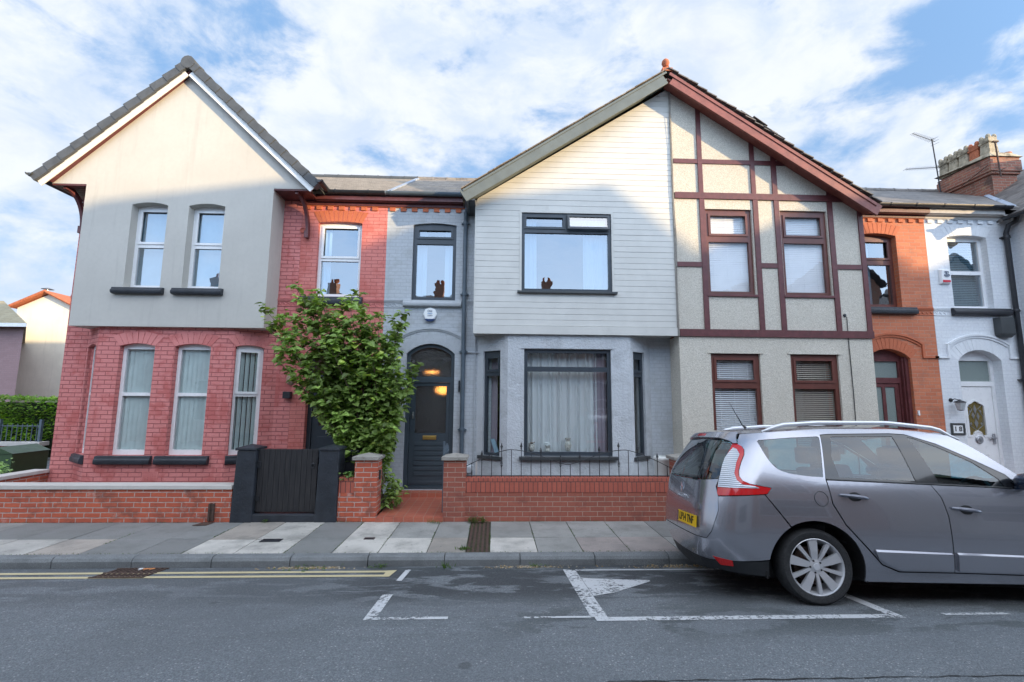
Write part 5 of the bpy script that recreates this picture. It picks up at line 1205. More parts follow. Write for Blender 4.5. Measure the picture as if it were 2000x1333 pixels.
# television aerials on the ridge
def yagi(g, p, d, n, l, w_):
    p = Vector(p); d = Vector(d).normalized(); s_ = d.cross(Vector((0, 0, 1))).normalized(); g.tube([p-d*.12, p+d*l], .008, 6)
    for i in range(n): q = p+d*(l*i/(n-1)); ww = w_*(1-.3*i/n); g.tube([q-s_*ww, q+s_*ww], .004, 5)
    for k in (-1, 0, 1): g.tube([p-d*.10-s_*w_*1.1+Vector((0, 0, .09*k)), p-d*.10+s_*w_*1.1+Vector((0, 0, .09*k))], .004, 5)
t = empty('television_aerial', (12.95, 12.5, 8.0), 'tall television aerial mast with two yagi arms on the slate ridge', 'aerial')
g = MB(); g.tube([(12.95, 12.4, 7.95), (12.86, 12.4, 9.62)], .016, 8); g.build('mast', M['iron'], t)
g = MB(); yagi(g, (12.84, 12.38, 9.56), (-.93, -.2, .13), 14, .75, .10); g.build('antenna', M['iron'], t); g = MB(); yagi(g, (12.9, 12.38, 8.72), (-1, .15, -.02), 12, .85, .13); g.build('antenna', M['iron'], t)

# ------------------------------------------------------------------ beyond the side street on the left
t = empty('house', (-23.6, 28, 0), 'distant cream gabled wall with orange roof tiles behind the hedge', 'house')
g = MB(); g.plate(front(25), [(-25.1, 0), (-22.1, 0), (-22.1, 6.50), (-23.6, 7.22), (-25.1, 6.50)], [], 0, 8); g.build('wall', render_mat('cream_house_render', (.74, .70, .60), .2, 60), t)
g = MB()
for s_ in (-1, 1): g.hexa([(-23.6, 24.8, 7.28), (-23.6+s_*1.72, 24.8, 6.46), (-23.6+s_*1.72, 33, 6.46), (-23.6, 33, 7.28)], [(-23.6, 24.8, 7.40), (-23.6+s_*1.72, 24.8, 6.58), (-23.6+s_*1.72, 33, 6.58), (-23.6, 33, 7.40)])
g.build('roof', M['terra'], t)
g = MB(); 
for s_ in (-1, 1):
    for i in range(9): k = i/9; x = -23.6+s_*1.72*(1-k); z = 6.52+.84*k; g.tube([(x, 24.75, z), (x-s_*.21, 24.75, z+.10)], .075, 8)
g.build('verge_tile', M['terra'], t)
g = MB(); g.lathe((-24.65, 26, 6.6), [(.13, 0), (.13, 1.0), (.05, 1.0), (.05, 1.12), (.28, 1.13), (.06, 1.22)], 12); g.build('flue', M['steel'], t)
t = empty('house', (-21, 20, 0), 'pinkish brick house with brown tiled roof at the left edge', 'house')
g = MB(); g.prism([(-18.72, 19, 0), (-28, 19, 0), (-28, 27.4, 0), (-27.2, 27.4, 0)], (0, 0, 4.72)); g.build('wall', brick('pinkish_brick', (.36, .23, .235), (.32, .20, .205), (.28, .2, .2), stain=None, bump=.2), t)
g = MB(); A = [(-28.3, 18.6, 4.70), (-18.25, 18.6, 4.70), (-22.75, 22, 6.25), (-28.3, 22, 6.25)]; g.hexa(A, [(x, y, z-.08) for x, y, z in A]); A = [(-18.25, 18.6, 4.70), (-27.4, 28, 4.70), (-28.3, 28, 4.7), (-22.75, 22, 6.25)]; g.hexa(A, [(x, y, z-.08) for x, y, z in A])
g.build('roof', slate('brown_concrete_tile', (.24, .20, .12), (.30, .26, .17), .33, .32), t)
g = MB(); g.box(-28.3, -18.24, 18.57, 18.6, 4.56, 4.70); g.build('fascia', M['white'], t)
# boundary wall, railings and hedge
t = empty('garden_wall', (-14.5, 14.8, 0), 'brick wall with pale coping and iron railings in front of the hedge', 'wall')
g = MB(); g.box(-20, -13.65, 14.7, 14.95, -.1, .40); g.box(-13.62, -12.6, 15.4, 15.62, -.1, .72); g.build('brickwork', M['gardenbrick'], t)
g = MB(); g.box(-20, -13.55, 14.66, 14.99, .40, .52); g.box(-13.64, -12.6, 15.37, 15.65, .72, .78); g.build('coping', M['coping'], t, bevel=.01)
g = MB()
for i in range(44): x = -19.9+i*.145; g.tube([(x, 14.82, .5), (x, 14.82, 1.05)], .012, 5)
for x in (-14.9, -13.7): g.box(x-.035, x+.035, 14.78, 14.86, .5, 1.18)
g.tube([(-20, 14.82, .98), (-13.7, 14.82, .98)], .014, 5); g.tube([(-15.0, 14.82, 1.12), (-15.2, 14.82, 1.02), (-15.7, 14.82, .98)], .014, 5)
for i in range(9): x = -13.5+i*.11; g.tube([(x, 15.5, .78), (x, 15.5, 1.2)], .012, 5)
g.build('railing', M['pipe'], t)
t = empty('street_cabinet', (-10.45, 10.9, 0), 'green metal telecom cabinet with sloping lid beyond the side wall', 'cabinet')
M['cabgreen'] = plain('dark_green_cabinet_paint', (.035, .075, .030), .4, .1, 3); g = MB()
g.box(-10.85, -10.22, 10.50, 11.32, -.1, .66); g.build('housing', M['cabgreen'], t, bevel=.01)
g = MB(); g.add([(-10.87, 10.48, .661), (-10.20, 10.48, .661), (-10.20, 11.34, .661), (-10.87, 11.34, .661), (-10.53, 10.48, .80), (-10.53, 11.34, .80)], [(0, 1, 4), (1, 2, 5, 4), (2, 3, 5), (3, 0, 4, 5), (3, 2, 1, 0)]); g.build('lid', M['cabgreen'], t)
g = MB(); g.box(-13.2, -8.5, 9.5, 30, -.12, -.02); g.build('side_road', M['asphalt'], kind='structure')

# ------------------------------------------------------------------ terrace across the street (behind the camera): casts the evening shade and shows in the glass
M['opp_brick'] = brick('opposite_red_brick', (.42, .22, .16), (.36, .18, .13), (.36, .3, .26), bump=.3); M['opp_render'] = render_mat('opposite_pale_render', (.55, .54, .52))
M['opp_roof'] = slate('opposite_slate', (.09, .09, .10), (.12, .12, .13), .3, .2)
M['dark_glass'] = plain('dark_window', (.02, .025, .03), .08, .1, 3)
def opposite(cx, tall, wallm):
    t = empty('terraced_house', (cx, -4, 0), ('tall ' if tall else 'low ')+'gabled terraced house across the street behind the camera', 'house', 'terraced houses across the street')
    yf, ya = -3.0, -3.6; ap, ev, hw = (9.25 if cx < 28 else 9.1, 7.6, 2.0) if tall else (7.3, 5.7, 1.95); rg = 7.9 if tall else 7.5; ye = -5.0 if cx < 20 else -4.2 if cx < 26 else -3.7
    g = MB(); g.box(cx-2.85, cx+2.85, -10, ya, 0, 5.6); g.plate(lambda a, b, d=0: Vector((a, yf-d, b)), [(cx-1.75, 0), (cx+1.75, 0), (cx+1.75, ev-.05), (cx, ap-.25), (cx-1.75, ev-.05)], [], 0, .6)
    if tall: g.box(cx-1.7, cx+1.7, -5.2, ya-.01, 5.6, 7.5)
    g.build('wall', M[wallm], t)
    g = MB()
    for s_ in (-1, 1): g.hexa([(cx, yf+.25, ap), (cx+s_*hw, yf+.25, ev), (cx+s_*hw, ye-1.2, ev), (cx, ye, ap)], [(cx, yf+.25, ap-.1), (cx+s_*hw, yf+.25, ev-.1), (cx+s_*hw, ye-1.2, ev-.1), (cx, ye, ap-.1)])
    g.hexa([(cx, ye, ap), (cx-hw, ye-1.2, ev), (cx+hw, ye-1.2, ev), (cx, ye, ap)], [(cx, ye, ap-.1), (cx-hw, ye-1.2, ev-.1), (cx+hw, ye-1.2, ev-.1), (cx, ye, ap-.1)])
    g.hexa([(cx-2.85, ya+.3, 5.6), (cx+2.85, ya+.3, 5.6), (cx+2.85, -6.7, rg), (cx-2.85, -6.7, rg)], [(cx-2.85, ya+.3, 5.5), (cx+2.85, ya+.3, 5.5), (cx+2.85, -6.7, rg-.1), (cx-2.85, -6.7, rg-.1)])
    g.hexa([(cx-2.85, -6.7, rg), (cx+2.85, -6.7, rg), (cx+2.85, -10, 5.6), (cx-2.85, -10, 5.6)], [(cx-2.85, -6.7, rg-.1), (cx+2.85, -6.7, rg-.1), (cx+2.85, -10, 5.5), (cx-2.85, -10, 5.5)])
    g.build('roof', M['opp_roof'], t)
    for (u0, u1, v0, v1) in ((cx-1.2, cx-.35, 3.7, 5.2), (cx+.35, cx+1.2, 3.7, 5.2), (cx-1.3, cx+1.3, .9, 2.7)):
        g = MB(); q = lambda a, b, d=0: Vector((a, yf+.02-d, b)); g.plate(q, rect(u0, u1, v0, v1), [rect(u0+.07, u1-.07, v0+.07, (v0+v1)/2), rect(u0+.07, u1-.07, (v0+v1)/2+.06, v1-.07)], 0, .019)
        wn = g.build('window', M['white'], t); g = MB(); g.add([(u0, yf+.006, v0), (u0, yf+.006, v1), (u1, yf+.006, v1), (u1, yf+.006, v0)], [(0, 1, 2, 3)]); g.build('pane', M['dark_glass'], wn)
    g = MB(); zc = 8.05 if not tall else 8.2; g.box(cx+2.6, cx+3.1, -7.0, -6.4, 7.0, zc); ch = g.build('chimney', M['opp_brick'], t)
    g = MB()
    for k in (.15, .38): g.lathe((cx+2.6+k, -6.7, zc), [(.09, 0), (.08, .25), (.09, .28)], 10)
    g.build('chimney_pot', M['terra'], ch)
for k in range(-5, 5): opposite(17.1-5.75+5.75*k, 17.1-5.75+5.75*k > 14, 'opp_render' if k % 2 == 0 else 'opp_brick')
t = None

# ------------------------------------------------------------------ parked car: every panel is laid out on one body surface (s along the flank and round the corners, h up)
def lerp_tab(t,x):
    if x<=t[0][0]: return t[0][1]
    for (a,b),(c,d) in zip(t,t[1:]):
        if x<=c:
            k=(x-a)/(c-a); return b+(d-b)*k
    return t[-1][1]
def smooth_tab(t,x):
    # catmull-rom-ish through table
    n=len(t)
    if x<=t[0][0]: return t[0][1]
    if x>=t[-1][0]: return t[-1][1]
    for i in range(n-1):
        if x<=t[i+1][0]:
            x0,y0=t[i];x1,y1=t[i+1]
            m0=(y1-t[i-1][1])/(x1-t[i-1][0]) if i>0 else (y1-y0)/(x1-x0)
            m1=(t[i+2][1]-y0)/(t[i+2][0]-x0) if i<n-2 else (y1-y0)/(x1-x0)
            h=x1-x0;k=(x-x0)/h
            return (2*k**3-3*k*k+1)*y0+(k**3-2*k*k+k)*h*m0+(-2*k**3+3*k*k)*y1+(k**3-k*k)*h*m1
CW=.885
WT=[(.1,.80),(.2,.84),(.4,.88),(.6,.90),(.8,.90),(.95,.885),(1.08,.855),(1.3,.775),(1.45,.71),(1.54,.655),(1.6,.59)]
XR=[(.1,-.72),(.25,-.78),(.4,-.84),(.55,-.865),(.72,-.85),(.95,-.81),(1.1,-.775),(1.3,-.67),(1.45,-.57),(1.54,-.48),(1.6,-.38)]
XF=[(.1,3.50),(.3,3.62),(.5,3.66),(.65,3.62),(.8,3.5),(1.0,3.3),(1.6,3.2)]
RC=.42
def carmap(s,h,off=0.):
    w=smooth_tab(WT,h); xr=smooth_tab(XR,h)+.0; xf=smooth_tab(XF,h); rc=RC
    xc=xr+rc; xd=xf-.6
    tp=lambda x:.05*max(0,(.15-x))**2+.035*max(0,x-2.4)**2
    L=rc*math.pi/2
    if s<xc:
        w0=w-tp(xc); a=xc-s
        if a<=L:
            t=a/rc; x=xc-rc*math.sin(t); q=w0-rc+rc*math.cos(t)
        else: x=xr; q=w0-rc-(a-L)
        x-=.045*(1-min(1,q/w0)**2)
    elif s>xd:
        w0=w-tp(xd); r2=.6; a=s-xd; L2=r2*math.pi/2
        if a<=L2:
            t=a/r2; x=xd+r2*math.sin(t); q=w0-r2+r2*math.cos(t)
        else: x=xf; q=w0-r2-(a-L2)
        x+=.06*(1-min(1,q/w0)**2)
    else: x=s; q=w-tp(s)
    return (x,CW-q,h)
def s_c(h):
    w=smooth_tab(WT,h); xr=smooth_tab(XR,h); xc=xr+RC; w0=w-.05*max(0,(.15-xc))**2
    return xc-RC*math.pi/2-(w0-RC)
def s_f(h):
    w=smooth_tab(WT,h); xf=smooth_tab(XF,h); xd=xf-.6; w0=w-.035*max(0,xd-2.4)**2
    return xd+.6*math.pi/2+(w0-.6)

def cpt(s, h, off=0.0):
    p = Vector(carmap(s, h))
    if off:
        e = .004; a = Vector(carmap(s+e, h))-Vector(carmap(s-e, h)); b = Vector(carmap(s, h+e))-Vector(carmap(s, h-e)); n = a.cross(b).normalized(); p = p+n*off
    return p
def dens(loop, st=.03):
    o = []
    for i in range(len(loop)):
        a, b = loop[i], loop[(i+1) % len(loop)]; n = max(1, int(math.hypot(b[0]-a[0], b[1]-a[1])/st))
        o += [(a[0]+(b[0]-a[0])*k/n, a[1]+(b[1]-a[1])*k/n) for k in range(n)]
    return o
def smooth_loop(pts, n=2):
    """Chaikin corner cutting of an open chain"""
    for _ in range(n):
        q = [pts[0]]
        for a, b in zip(pts, pts[1:]): q += [(a[0]*.75+b[0]*.25, a[1]*.75+b[1]*.25), (a[0]*.25+b[0]*.75, a[1]*.25+b[1]*.75)]
        pts = q+[pts[-1]]
    return pts
def inside_poly(p, poly):
    c = False
    for i in range(len(poly)):
        a, b = poly[i], poly[i-1]
        if (a[1] > p[1]) != (b[1] > p[1]) and p[0] < (b[0]-a[0])*(p[1]-a[1])/(b[1]-a[1])+a[0]: c = not c
    return c
def panel(name, outer, m, par, holes=(), off=0, skirt=.014, both=True, step=.045, label=None, crown=0):
    outer = dens(outer); holes = [dens(h) for h in holes]
    vs = list(outer); n = len(outer); edges = []
    for h in holes:
        b = len(vs); vs += h; edges += [(b+i, b+(i+1) % len(h)) for i in range(len(h))]
    x0 = min(p[0] for p in outer); x1 = max(p[0] for p in outer); z0 = min(p[1] for p in outer); z1 = max(p[1] for p in outer)
    bd = [p for l in [outer]+holes for p in l]; x = x0; k = 0
    while x < x1:
        z = z0+(step/2 if k % 2 else 0)
        while z < z1:
            if inside_poly((x, z), outer) and not any(inside_poly((x, z), h) for h in holes) and min((x-p[0])**2+(z-p[1])**2 for p in bd) > (step*.45)**2: vs.append((x, z))
            z += step
        x += step; k += 1
    r = delaunay_2d_cdt([Vector(p) for p in vs], edges, [list(range(n))], 1, 1e-6); P, T = r[0], r[2]; T2 = []
    for t_ in T:
        c = sum((Vector(P[i]) for i in t_), Vector((0, 0)))/len(t_)
        if inside_poly(c, outer) and not any(inside_poly(c, h) for h in holes):
            ar = sum(P[t_[i-1]][0]*P[t_[i]][1]-P[t_[i]][0]*P[t_[i-1]][1] for i in range(len(t_))); T2.append(tuple(t_) if ar > 0 else tuple(t_)[::-1])
    def make(mir):
        g = MB(); F = (lambda p: Vector((p.x, 2*CW-p.y, p.z))) if mir else (lambda p: p)
        g.add([F(cpt(p[0], p[1], off)) for p in P], [t_[::-1] if mir else t_ for t_ in T2])
        if skirt:
            for kk, loop in enumerate([outer]+holes):
                q = len(loop); ar = sum(loop[i-1][0]*loop[i][1]-loop[i][0]*loop[i-1][1] for i in range(q)); lp = loop if (ar > 0) == (kk == 0) else loop[::-1]
                fs = [((i+1) % q, i, q+i, q+(i+1) % q) for i in range(q)]
                g.add([F(cpt(a, b, off)) for a, b in lp]+[F(cpt(a, b, off-skirt)) for a, b in lp], [f[::-1] if mir else f for f in fs])
        return g.build(name, M[m] if isinstance(m, str) else m, par, smooth=True, sharp=40, label=label, uv=False)
    o = make(False)
    if both: make(True)
    return o
def paint():
    t = NT('grey_mauve_metallic_paint'); P = t.n('ShaderNodeTexCoord').outputs['Object']
    fl = t.noise(P, 900, 2, .6); d = t.noise(P, 1.6, 6, .6)
    cc = t.mix(t.map(fl, .3, .7), (.33, .34, .39), (.40, .41, .46))
    m_ = t.pbr(cc, .24, .75, None, None, 1.0); t.p.inputs['Coat Roughness'].default_value = .03; return m_
M['paint'] = paint(); M['handlepaint'] = simple('dark_handle_paint', (.16, .17, .21), .3, .5, .6); M['carblack'] = plain('black_car_trim', (.016, .018, .021), .45, .1, 10, .1, 200); M['gloss'] = plain('gloss_black_trim', (.012, .013, .016), .12, .05, 5, coat=.6)
M['carglass'] = glass('tinted_car_glass', (.28, .52, .58), 1.2, .035); M['rearglass'] = glass('privacy_rear_glass', (.14, .19, .19), 1.3, .05)
M['tyre'] = plain('tyre_rubber', (.020, .021, .023), .75, .2, 20, .3, 90); M['alloy'] = simple('alloy_wheel', (.60, .61, .64), .32, .45); M['satin'] = simple('satin_aluminium', (.72, .74, .78), .3, .4)
M['chrome'] = simple('chrome', (.75, .76, .78), .1, 1); M['mirror'] = simple('dark_blue_mirror_cap', (.012, .025, .055), .12, 0, 1)
M['plate'] = plain('yellow_plate', (.80, .50, .012), .4, .04, 5); M['ink'] = plain('plate_black', (.008, .008, .008), .5, .05, 5); M['seat'] = plain('dark_seat_fabric', (.05, .055, .06), .9, .1, 20)
M['liner'] = plain('dark_underbody', (.008, .008, .009), .9, .1, 5)
def lampmat():
    t = NT('red_tail_lamp_plastic'); P = t.n('ShaderNodeTexCoord').outputs['Object']; w_ = t.n('ShaderNodeTexWave'); w_.inputs['Scale'].default_value = 30; t.L.new(P, w_.inputs[0])
    return t.pbr(t.mix(t.map(w_.outputs['Fac'], .2, .8, 0, .5), (.62, .012, .014), (.36, .004, .008)), .12, 0, None, .6, .6)
M['lampred'] = lampmat()
def silvermat():
    t = NT('ribbed_clear_lamp'); P = t.n('ShaderNodeTexCoord').outputs['Object']; w_ = t.n('ShaderNodeTexWave', bands_direction='Z'); w_.inputs['Scale'].default_value = 17; t.L.new(P, w_.inputs[0])
    return t.pbr(t.mix(t.map(w_.outputs['Fac'], .35, .75), (.42, .46, .52), (.80, .84, .90)), .15, .35, t.bump(w_.outputs['Fac'], .5, .01), .6, .6)
M['lampclear'] = silvermat()
car = empty('parked_car', (0, 0, 0), 'grey mauve estate car parked at the kerb with red tail lamp and roof rails', 'car')
C0 = lambda h0, h1, n=4: [(s_c(h0+(h1-h0)*i/n), h0+(h1-h0)*i/n) for i in range(n+1)]
AC = (.07, .30); AR = .43
def arcpts(c, r, a0, a1, n=16): return [(c[0]+r*math.cos(R(a0+(a1-a0)*i/n)), c[1]+r*math.sin(R(a0+(a1-a0)*i/n))) for i in range(n+1)]
TT = [(-2, 1.505), (-.5, 1.505), (-.16, 1.53), (.38, 1.58), (1.1, 1.60), (1.6, 1.55), (1.83, 1.38), (2.05, 1.19), (2.2, 1.065), (2.6, 1.0), (3.1, .90), (3.6, .76), (4.6, .70)]
Tt = lambda s: lerp_tab(TT, s)
# tailgate, glass, bumper
tg = panel('tailgate', C0(.505, 1.03)[::-1]+[(s_c(.505), .505), (-.905, .505), (-.85, .575), (-.775, .77), (-.765, .905), (-.775, .99), (-.745, 1.045), (-.738, 1.06), (-.9, 1.042), (-1.3, 1.03)][1:], 'paint', car)
panel('rear_window', C0(1.037, 1.463)[::-1][1:]+[(s_c(1.037), 1.037), (-1.3, 1.037), (-.9, 1.048), (-.735, 1.068), (-.69, 1.18), (-.638, 1.26), (-.578, 1.33), (-.528, 1.38), (-.548, 1.42), (-.64, 1.448), (-.89, 1.459)]+[(s_c(1.463), 1.463)], 'rearglass', car, off=-.004, skirt=0)
panel('spoiler', C0(1.467, 1.512)[::-1]+[(-.9, 1.464), (-.64, 1.453), (-.545, 1.426), (-.515, 1.40), (-.48, 1.402), (-.47, 1.46), (-.44, 1.512), (-.7, 1.514), (-.95, 1.514)][:6]+[(-.44, 1.512), (-.7, 1.514), (-.95, 1.514)], 'paint', car, off=.022, skirt=.03)
panel('brake_light', [(s_c(1.485)-.10, 1.478), (s_c(1.478)+.12, 1.478), (s_c(1.5)+.11, 1.500), (s_c(1.5)-.09, 1.500)], 'lampred', car, off=.026, both=False)
panel('rear_bumper', C0(.29, .50)[::-1]+[(-1.28, .29), (-.86, .31), (-.375, .37)]+arcpts(AC, AR, 170, 122, 8)+[(-.36, .94), (-.76, .898), (-.768, .77), (-.843, .57), (-.90, .499)], 'paint', car, off=.006)
panel('bumper_valance', C0(.15, .285)[::-1]+[(-1.1, .17), (-.80, .225), (-.345, .225)]+arcpts(AC, AR, 189, 172, 4)+[(-.86, .304), (-1.28, .284)], 'carblack', car, off=.002)
panel('reflector', [(-.84, .345), (-.76, .275), (-.65, .285), (-.66, .335)], 'lampred', car, off=.008)
lamp = [(-.52, 1.41), (-.48, 1.40), (-.45, 1.38), (-.44, 1.35), (-.455, 1.30), (-.50, 1.23), (-.54, 1.15), (-.55, 1.10), (-.53, 1.06), (-.47, 1.03), (-.38, 1.015), (-.29, 1.003), (-.335, .95), (-.43, .94), (-.757, .908), (-.765, .93), (-.755, .99), (-.735, 1.04), (-.68, 1.17), (-.63, 1.26), (-.57, 1.335)][::-1]
tl_ = panel('tail_lamp', lamp, 'lampred', car, off=.008, step=.03)
panel('clear_lens', [(-.50, 1.35), (-.49, 1.30), (-.54, 1.22), (-.582, 1.12), (-.575, 1.06), (-.54, 1.025), (-.43, 1.012), (-.40, .998), (-.75, .985), (-.735, 1.04), (-.68, 1.17), (-.63, 1.26), (-.57, 1.325), (-.53, 1.36)][::-1], 'lampclear', tl_, off=.013, step=.03)
# flank
qg = [(-.30, 1.435), (-.27, 1.30), (-.21, 1.19), (-.12, 1.145), (.06, 1.122), (.22, 1.118), (.325, 1.505), (.02, 1.485)]
qg = smooth_loop(qg[:6], 2)+[(.315, 1.49), (.30, 1.503), (.02, 1.482), (-.28, 1.45)]
quarter = [(-.35, .944)]+arcpts(AC, AR, 120, -11, 22)+[(.50, .215), (2.40, .26), (2.405, .325), (1.29, .318), (.79, .308), (.64, .365), (.55, .465), (.34, .70), (.247, .88), (.235, 1.10), (.335, 1.522), (.42, 1.532), (1.04, 1.557), (1.18, 1.552), (1.43, 1.467), (1.68, 1.337), (1.93, 1.197), (2.02, 1.08), (2.19, 1.065), (2.05, 1.19), (1.83, 1.38), (1.72, 1.47), (1.6, 1.55), (1.35, 1.585), (1.1, 1.60), (.38, 1.58), (-.16, 1.53), (-.425, 1.505), (-.46, 1.45), (-.475, 1.402), (-.445, 1.382), (-.435, 1.35), (-.45, 1.30), (-.495, 1.23), (-.535, 1.15), (-.545, 1.10), (-.525, 1.06), (-.465, 1.035), (-.28, 1.006), (-.33, .946)]
panel('body', quarter, 'paint', car, holes=[qg])
panel('quarter_window', qg, 'carglass', car, off=-.004, skirt=0)
d1_ = panel('rear_door', [(.245, 1.095), (.257, .886), (.348, .709), (.558, .475), (.648, .374), (.797, .318), (1.272, .326), (1.272, .55), (1.272, .81), (1.249, .97), (1.188, 1.087)], 'paint', car)
d2_ = panel('front_door', [(1.197, 1.085), (1.258, .97), (1.281, .81), (1.281, .55), (1.281, .327), (2.375, .334), (2.408, .60), (2.388, .90), (2.31, 1.05), (2.0, 1.067)], 'paint', car)
panel('door_moulding', [(.60, .43), (.575, .485), (1.19, .488), (1.255, .47), (1.255, .345), (.80, .338), (.67, .39)], 'paint', d1_, off=.024, skirt=.03); panel('door_moulding', [(1.30, .345), (2.35, .355), (2.385, .49), (1.30, .488)], 'paint', d2_, off=.024, skirt=.03)
for par, a, e in ((d1_, .585, 1.255), (d2_, 1.30, 2.375)):
    g = MB(); n = 24
    for i in range(n+1):
        s_ = a+(e-a)*i/n; g.v += [cpt(s_, .487, .025), cpt(s_, .501-.006*i/n, .003)]
    for i in range(n): g.f.append((2*i, 2*i+2, 2*i+3, 2*i+1)); g.c.append(None)
    g.build('moulding_ledge', M['paint'], par, smooth=True, uv=False)
rw = [(.375, 1.122), (1.075, 1.112), (1.025, 1.528), (.435, 1.505), (.365, 1.31)]; rw[2] = (1.045, 1.528)
fw_ = [(1.285, 1.105), (1.875, 1.078), (1.85, 1.155), (1.68, 1.303), (1.43, 1.433), (1.24, 1.515), (1.19, 1.525)]
sur = [(.24, 1.106), (1.27, 1.092), (2.0, 1.07), (1.93, 1.192), (1.68, 1.332), (1.43, 1.462), (1.18, 1.547), (1.04, 1.552), (.42, 1.527), (.338, 1.517)]
panel('window_surround', sur, 'gloss', car, holes=[rw, fw_], off=-.003); panel('side_window', rw, 'carglass', car, off=-.007, skirt=0); panel('side_window', fw_, 'carglass', car, off=-.007, skirt=0)
g = MB()
for dh in (0,): g.tube([cpt(s_, 1.098-.012*(s_-.24)/1.0, .004) for s_ in [.245+i*.07 for i in range(25)]], .007, 6)
g.build('waist_strip', M['carblack'], car)
AF = (2.84, .30)
wing = [(2.355, 1.045), (2.398, .90), (2.416, .60), (2.405, .42)]+arcpts(AF, .43, 164, 0, 18)+[(3.28, .20), (s_f(.2), .2)]+[(s_f(.2+.1*i), .2+.1*i) for i in range(1, 6)]+[(3.9, .72), (3.6, .76), (3.1, .90), (2.6, 1.0)]
panel('front_wing', wing, 'paint', car)
hl = [(3.15, .72), (3.45, .60), (3.75, .56), (3.85, .64), (3.6, .715), (3.35, .80)]; panel('headlight', hl, 'lampclear', car, off=.008)
panel('front_grille', [(4.0, .25), (s_f(.25), .25), (s_f(.45), .45), (4.0, .42)], 'carblack', car, off=.006)
def cap_patch(name, m, s0, s1, n, crown, bow=0, zup=0):
    g = MB(); K = 14
    for i in range(n+1):
        s_ = s0+(s1-s0)*i/n
        for j in range(K+1):
            v = j/K; a = cpt(s_, Tt(s_)); b = Vector((a.x, 2*CW-a.y, a.z)); p = a.lerp(b, v); half = abs(b.y-a.y)/2
            e = 1-(2*v-1)**2; q = 1-(2*v-1)**4; c = crown(s_) if callable(crown) else crown
            g.v.append(p+Vector((bow(s_)*e if callable(bow) else bow*e, 0, c*q)))
    for i in range(n):
        for j in range(K): a = i*(K+1)+j; g.f.append((a, a+K+1, a+K+2, a+1)[::-1]); g.c.append(None)
    return g.build(name, M[m], car, smooth=True, sharp=60, uv=False)
cap_patch('roof', 'paint', -.985, -.30, 16, lambda s_: .05*min(1, (s_+.985)/.5)); cap_patch('roof_panel', 'paint', -.30, 1.66, 24, lambda s_: .05, lambda s_: .16*max(0, (s_-.9)/.76))
cap_patch('windscreen', 'carglass', 1.66, 2.2, 12, lambda s_: .05*(1-(s_-1.66)/.54*.7), lambda s_: .16+.16*(s_-1.66)/.54)
cap_patch('bonnet', 'paint', 2.2, 4.55, 24, lambda s_: .03+.04*max(0, 1-abs(s_-3)/1.0), lambda s_: .30*max(0, 1-(s_-2.2)/.9))
# details
for a, h_ in ((.33, .965), (1.315, .885)):
    par = d1_ if a < 1 else d2_; g = MB(); n = 12
    pts = [cpt(a+.245*i/n, h_-.025*i/n, .012+.030*math.sin(math.pi*min(1, i/n))**.6) for i in range(n+1)]; g.tube(pts, [.007+.009*math.sin(math.pi*(.12+.76*i/n)) for i in range(n+1)], 8); hd = g.build('handle', M['handlepaint'], par, smooth=True, uv=False)
    g = MB(); c = cpt(a+.135, h_-.013, .002); vs = [cpt(a+.135+.062*math.cos(k/20*6.283), h_-.013+.040*math.sin(k/20*6.283), .0015) for k in range(20)]; g.add(vs, [tuple(range(20))]); g.build('handle_recess', M['carblack'], hd, uv=False)
g = MB(); pts = [cpt(.155+.062*math.cos(k/28*6.283), .925+.064*math.sin(k/28*6.283), .001) for k in range(29)]; g.tube(pts, .003, 5, False); g.build('fuel_flap', M['carblack'], car, uv=False)
for mir in (0, 1):
    F = (lambda p: Vector((p.x, 2*CW-p.y, p.z))) if mir else (lambda p: p)
    g = MB(); pts = []; n = 26
    for i in range(n+1):
        s_ = -.20+1.92*i/n; z = Tt(min(s_, 1.66)); u = i/n; lift = .055*min(1, math.sin(math.pi*u)*3.2)+.006; p = cpt(s_, z); pts.append(F(p+Vector((0, .05, lift+.004))))
    g.tube(pts, [.010+.012*min(1, 4*math.sin(math.pi*i/n)) for i in range(n+1)], 8, True, 1.0); g.build('roof_rail', M['satin'], car, smooth=True, sharp=60, uv=False)
    g = MB(); c = F(cpt(1.98, 1.09, .12)); n = 10; m_ = 16
    for i in range(n+1):
        a = math.pi*i/n
        for j in range(m_):
            b = 2*math.pi*j/m_; r_ = math.sin(a)**.7; g.v.append(c+Vector((.075*r_*math.cos(b)+.01, (-.125*math.cos(a))*(1 if not mir else -1), .082*r_*math.sin(b)+.012)))
    for i in range(n):
        for j in range(m_): g.f.append((i*m_+j, i*m_+(j+1) % m_, (i+1)*m_+(j+1) % m_, (i+1)*m_+j)); g.c.append(None)
    g.box(c.x-.03, c.x+.05, min(c.y, F(cpt(1.98, 1.06)).y), max(c.y, F(cpt(1.98, 1.06)).y), c.z-.06, c.z-.03)
    mr = g.build('door_mirror', M['mirror'], car, smooth=True, sharp=50, uv=False)
    g = MB(); g.box(c.x-.05, c.x+.04, c.y-.11 if not mir else c.y, c.y+0 if not mir else c.y+.11, c.z-.068, c.z-.035); g.build('indicator', M['satin'], mr, bevel=.01, uv=False)
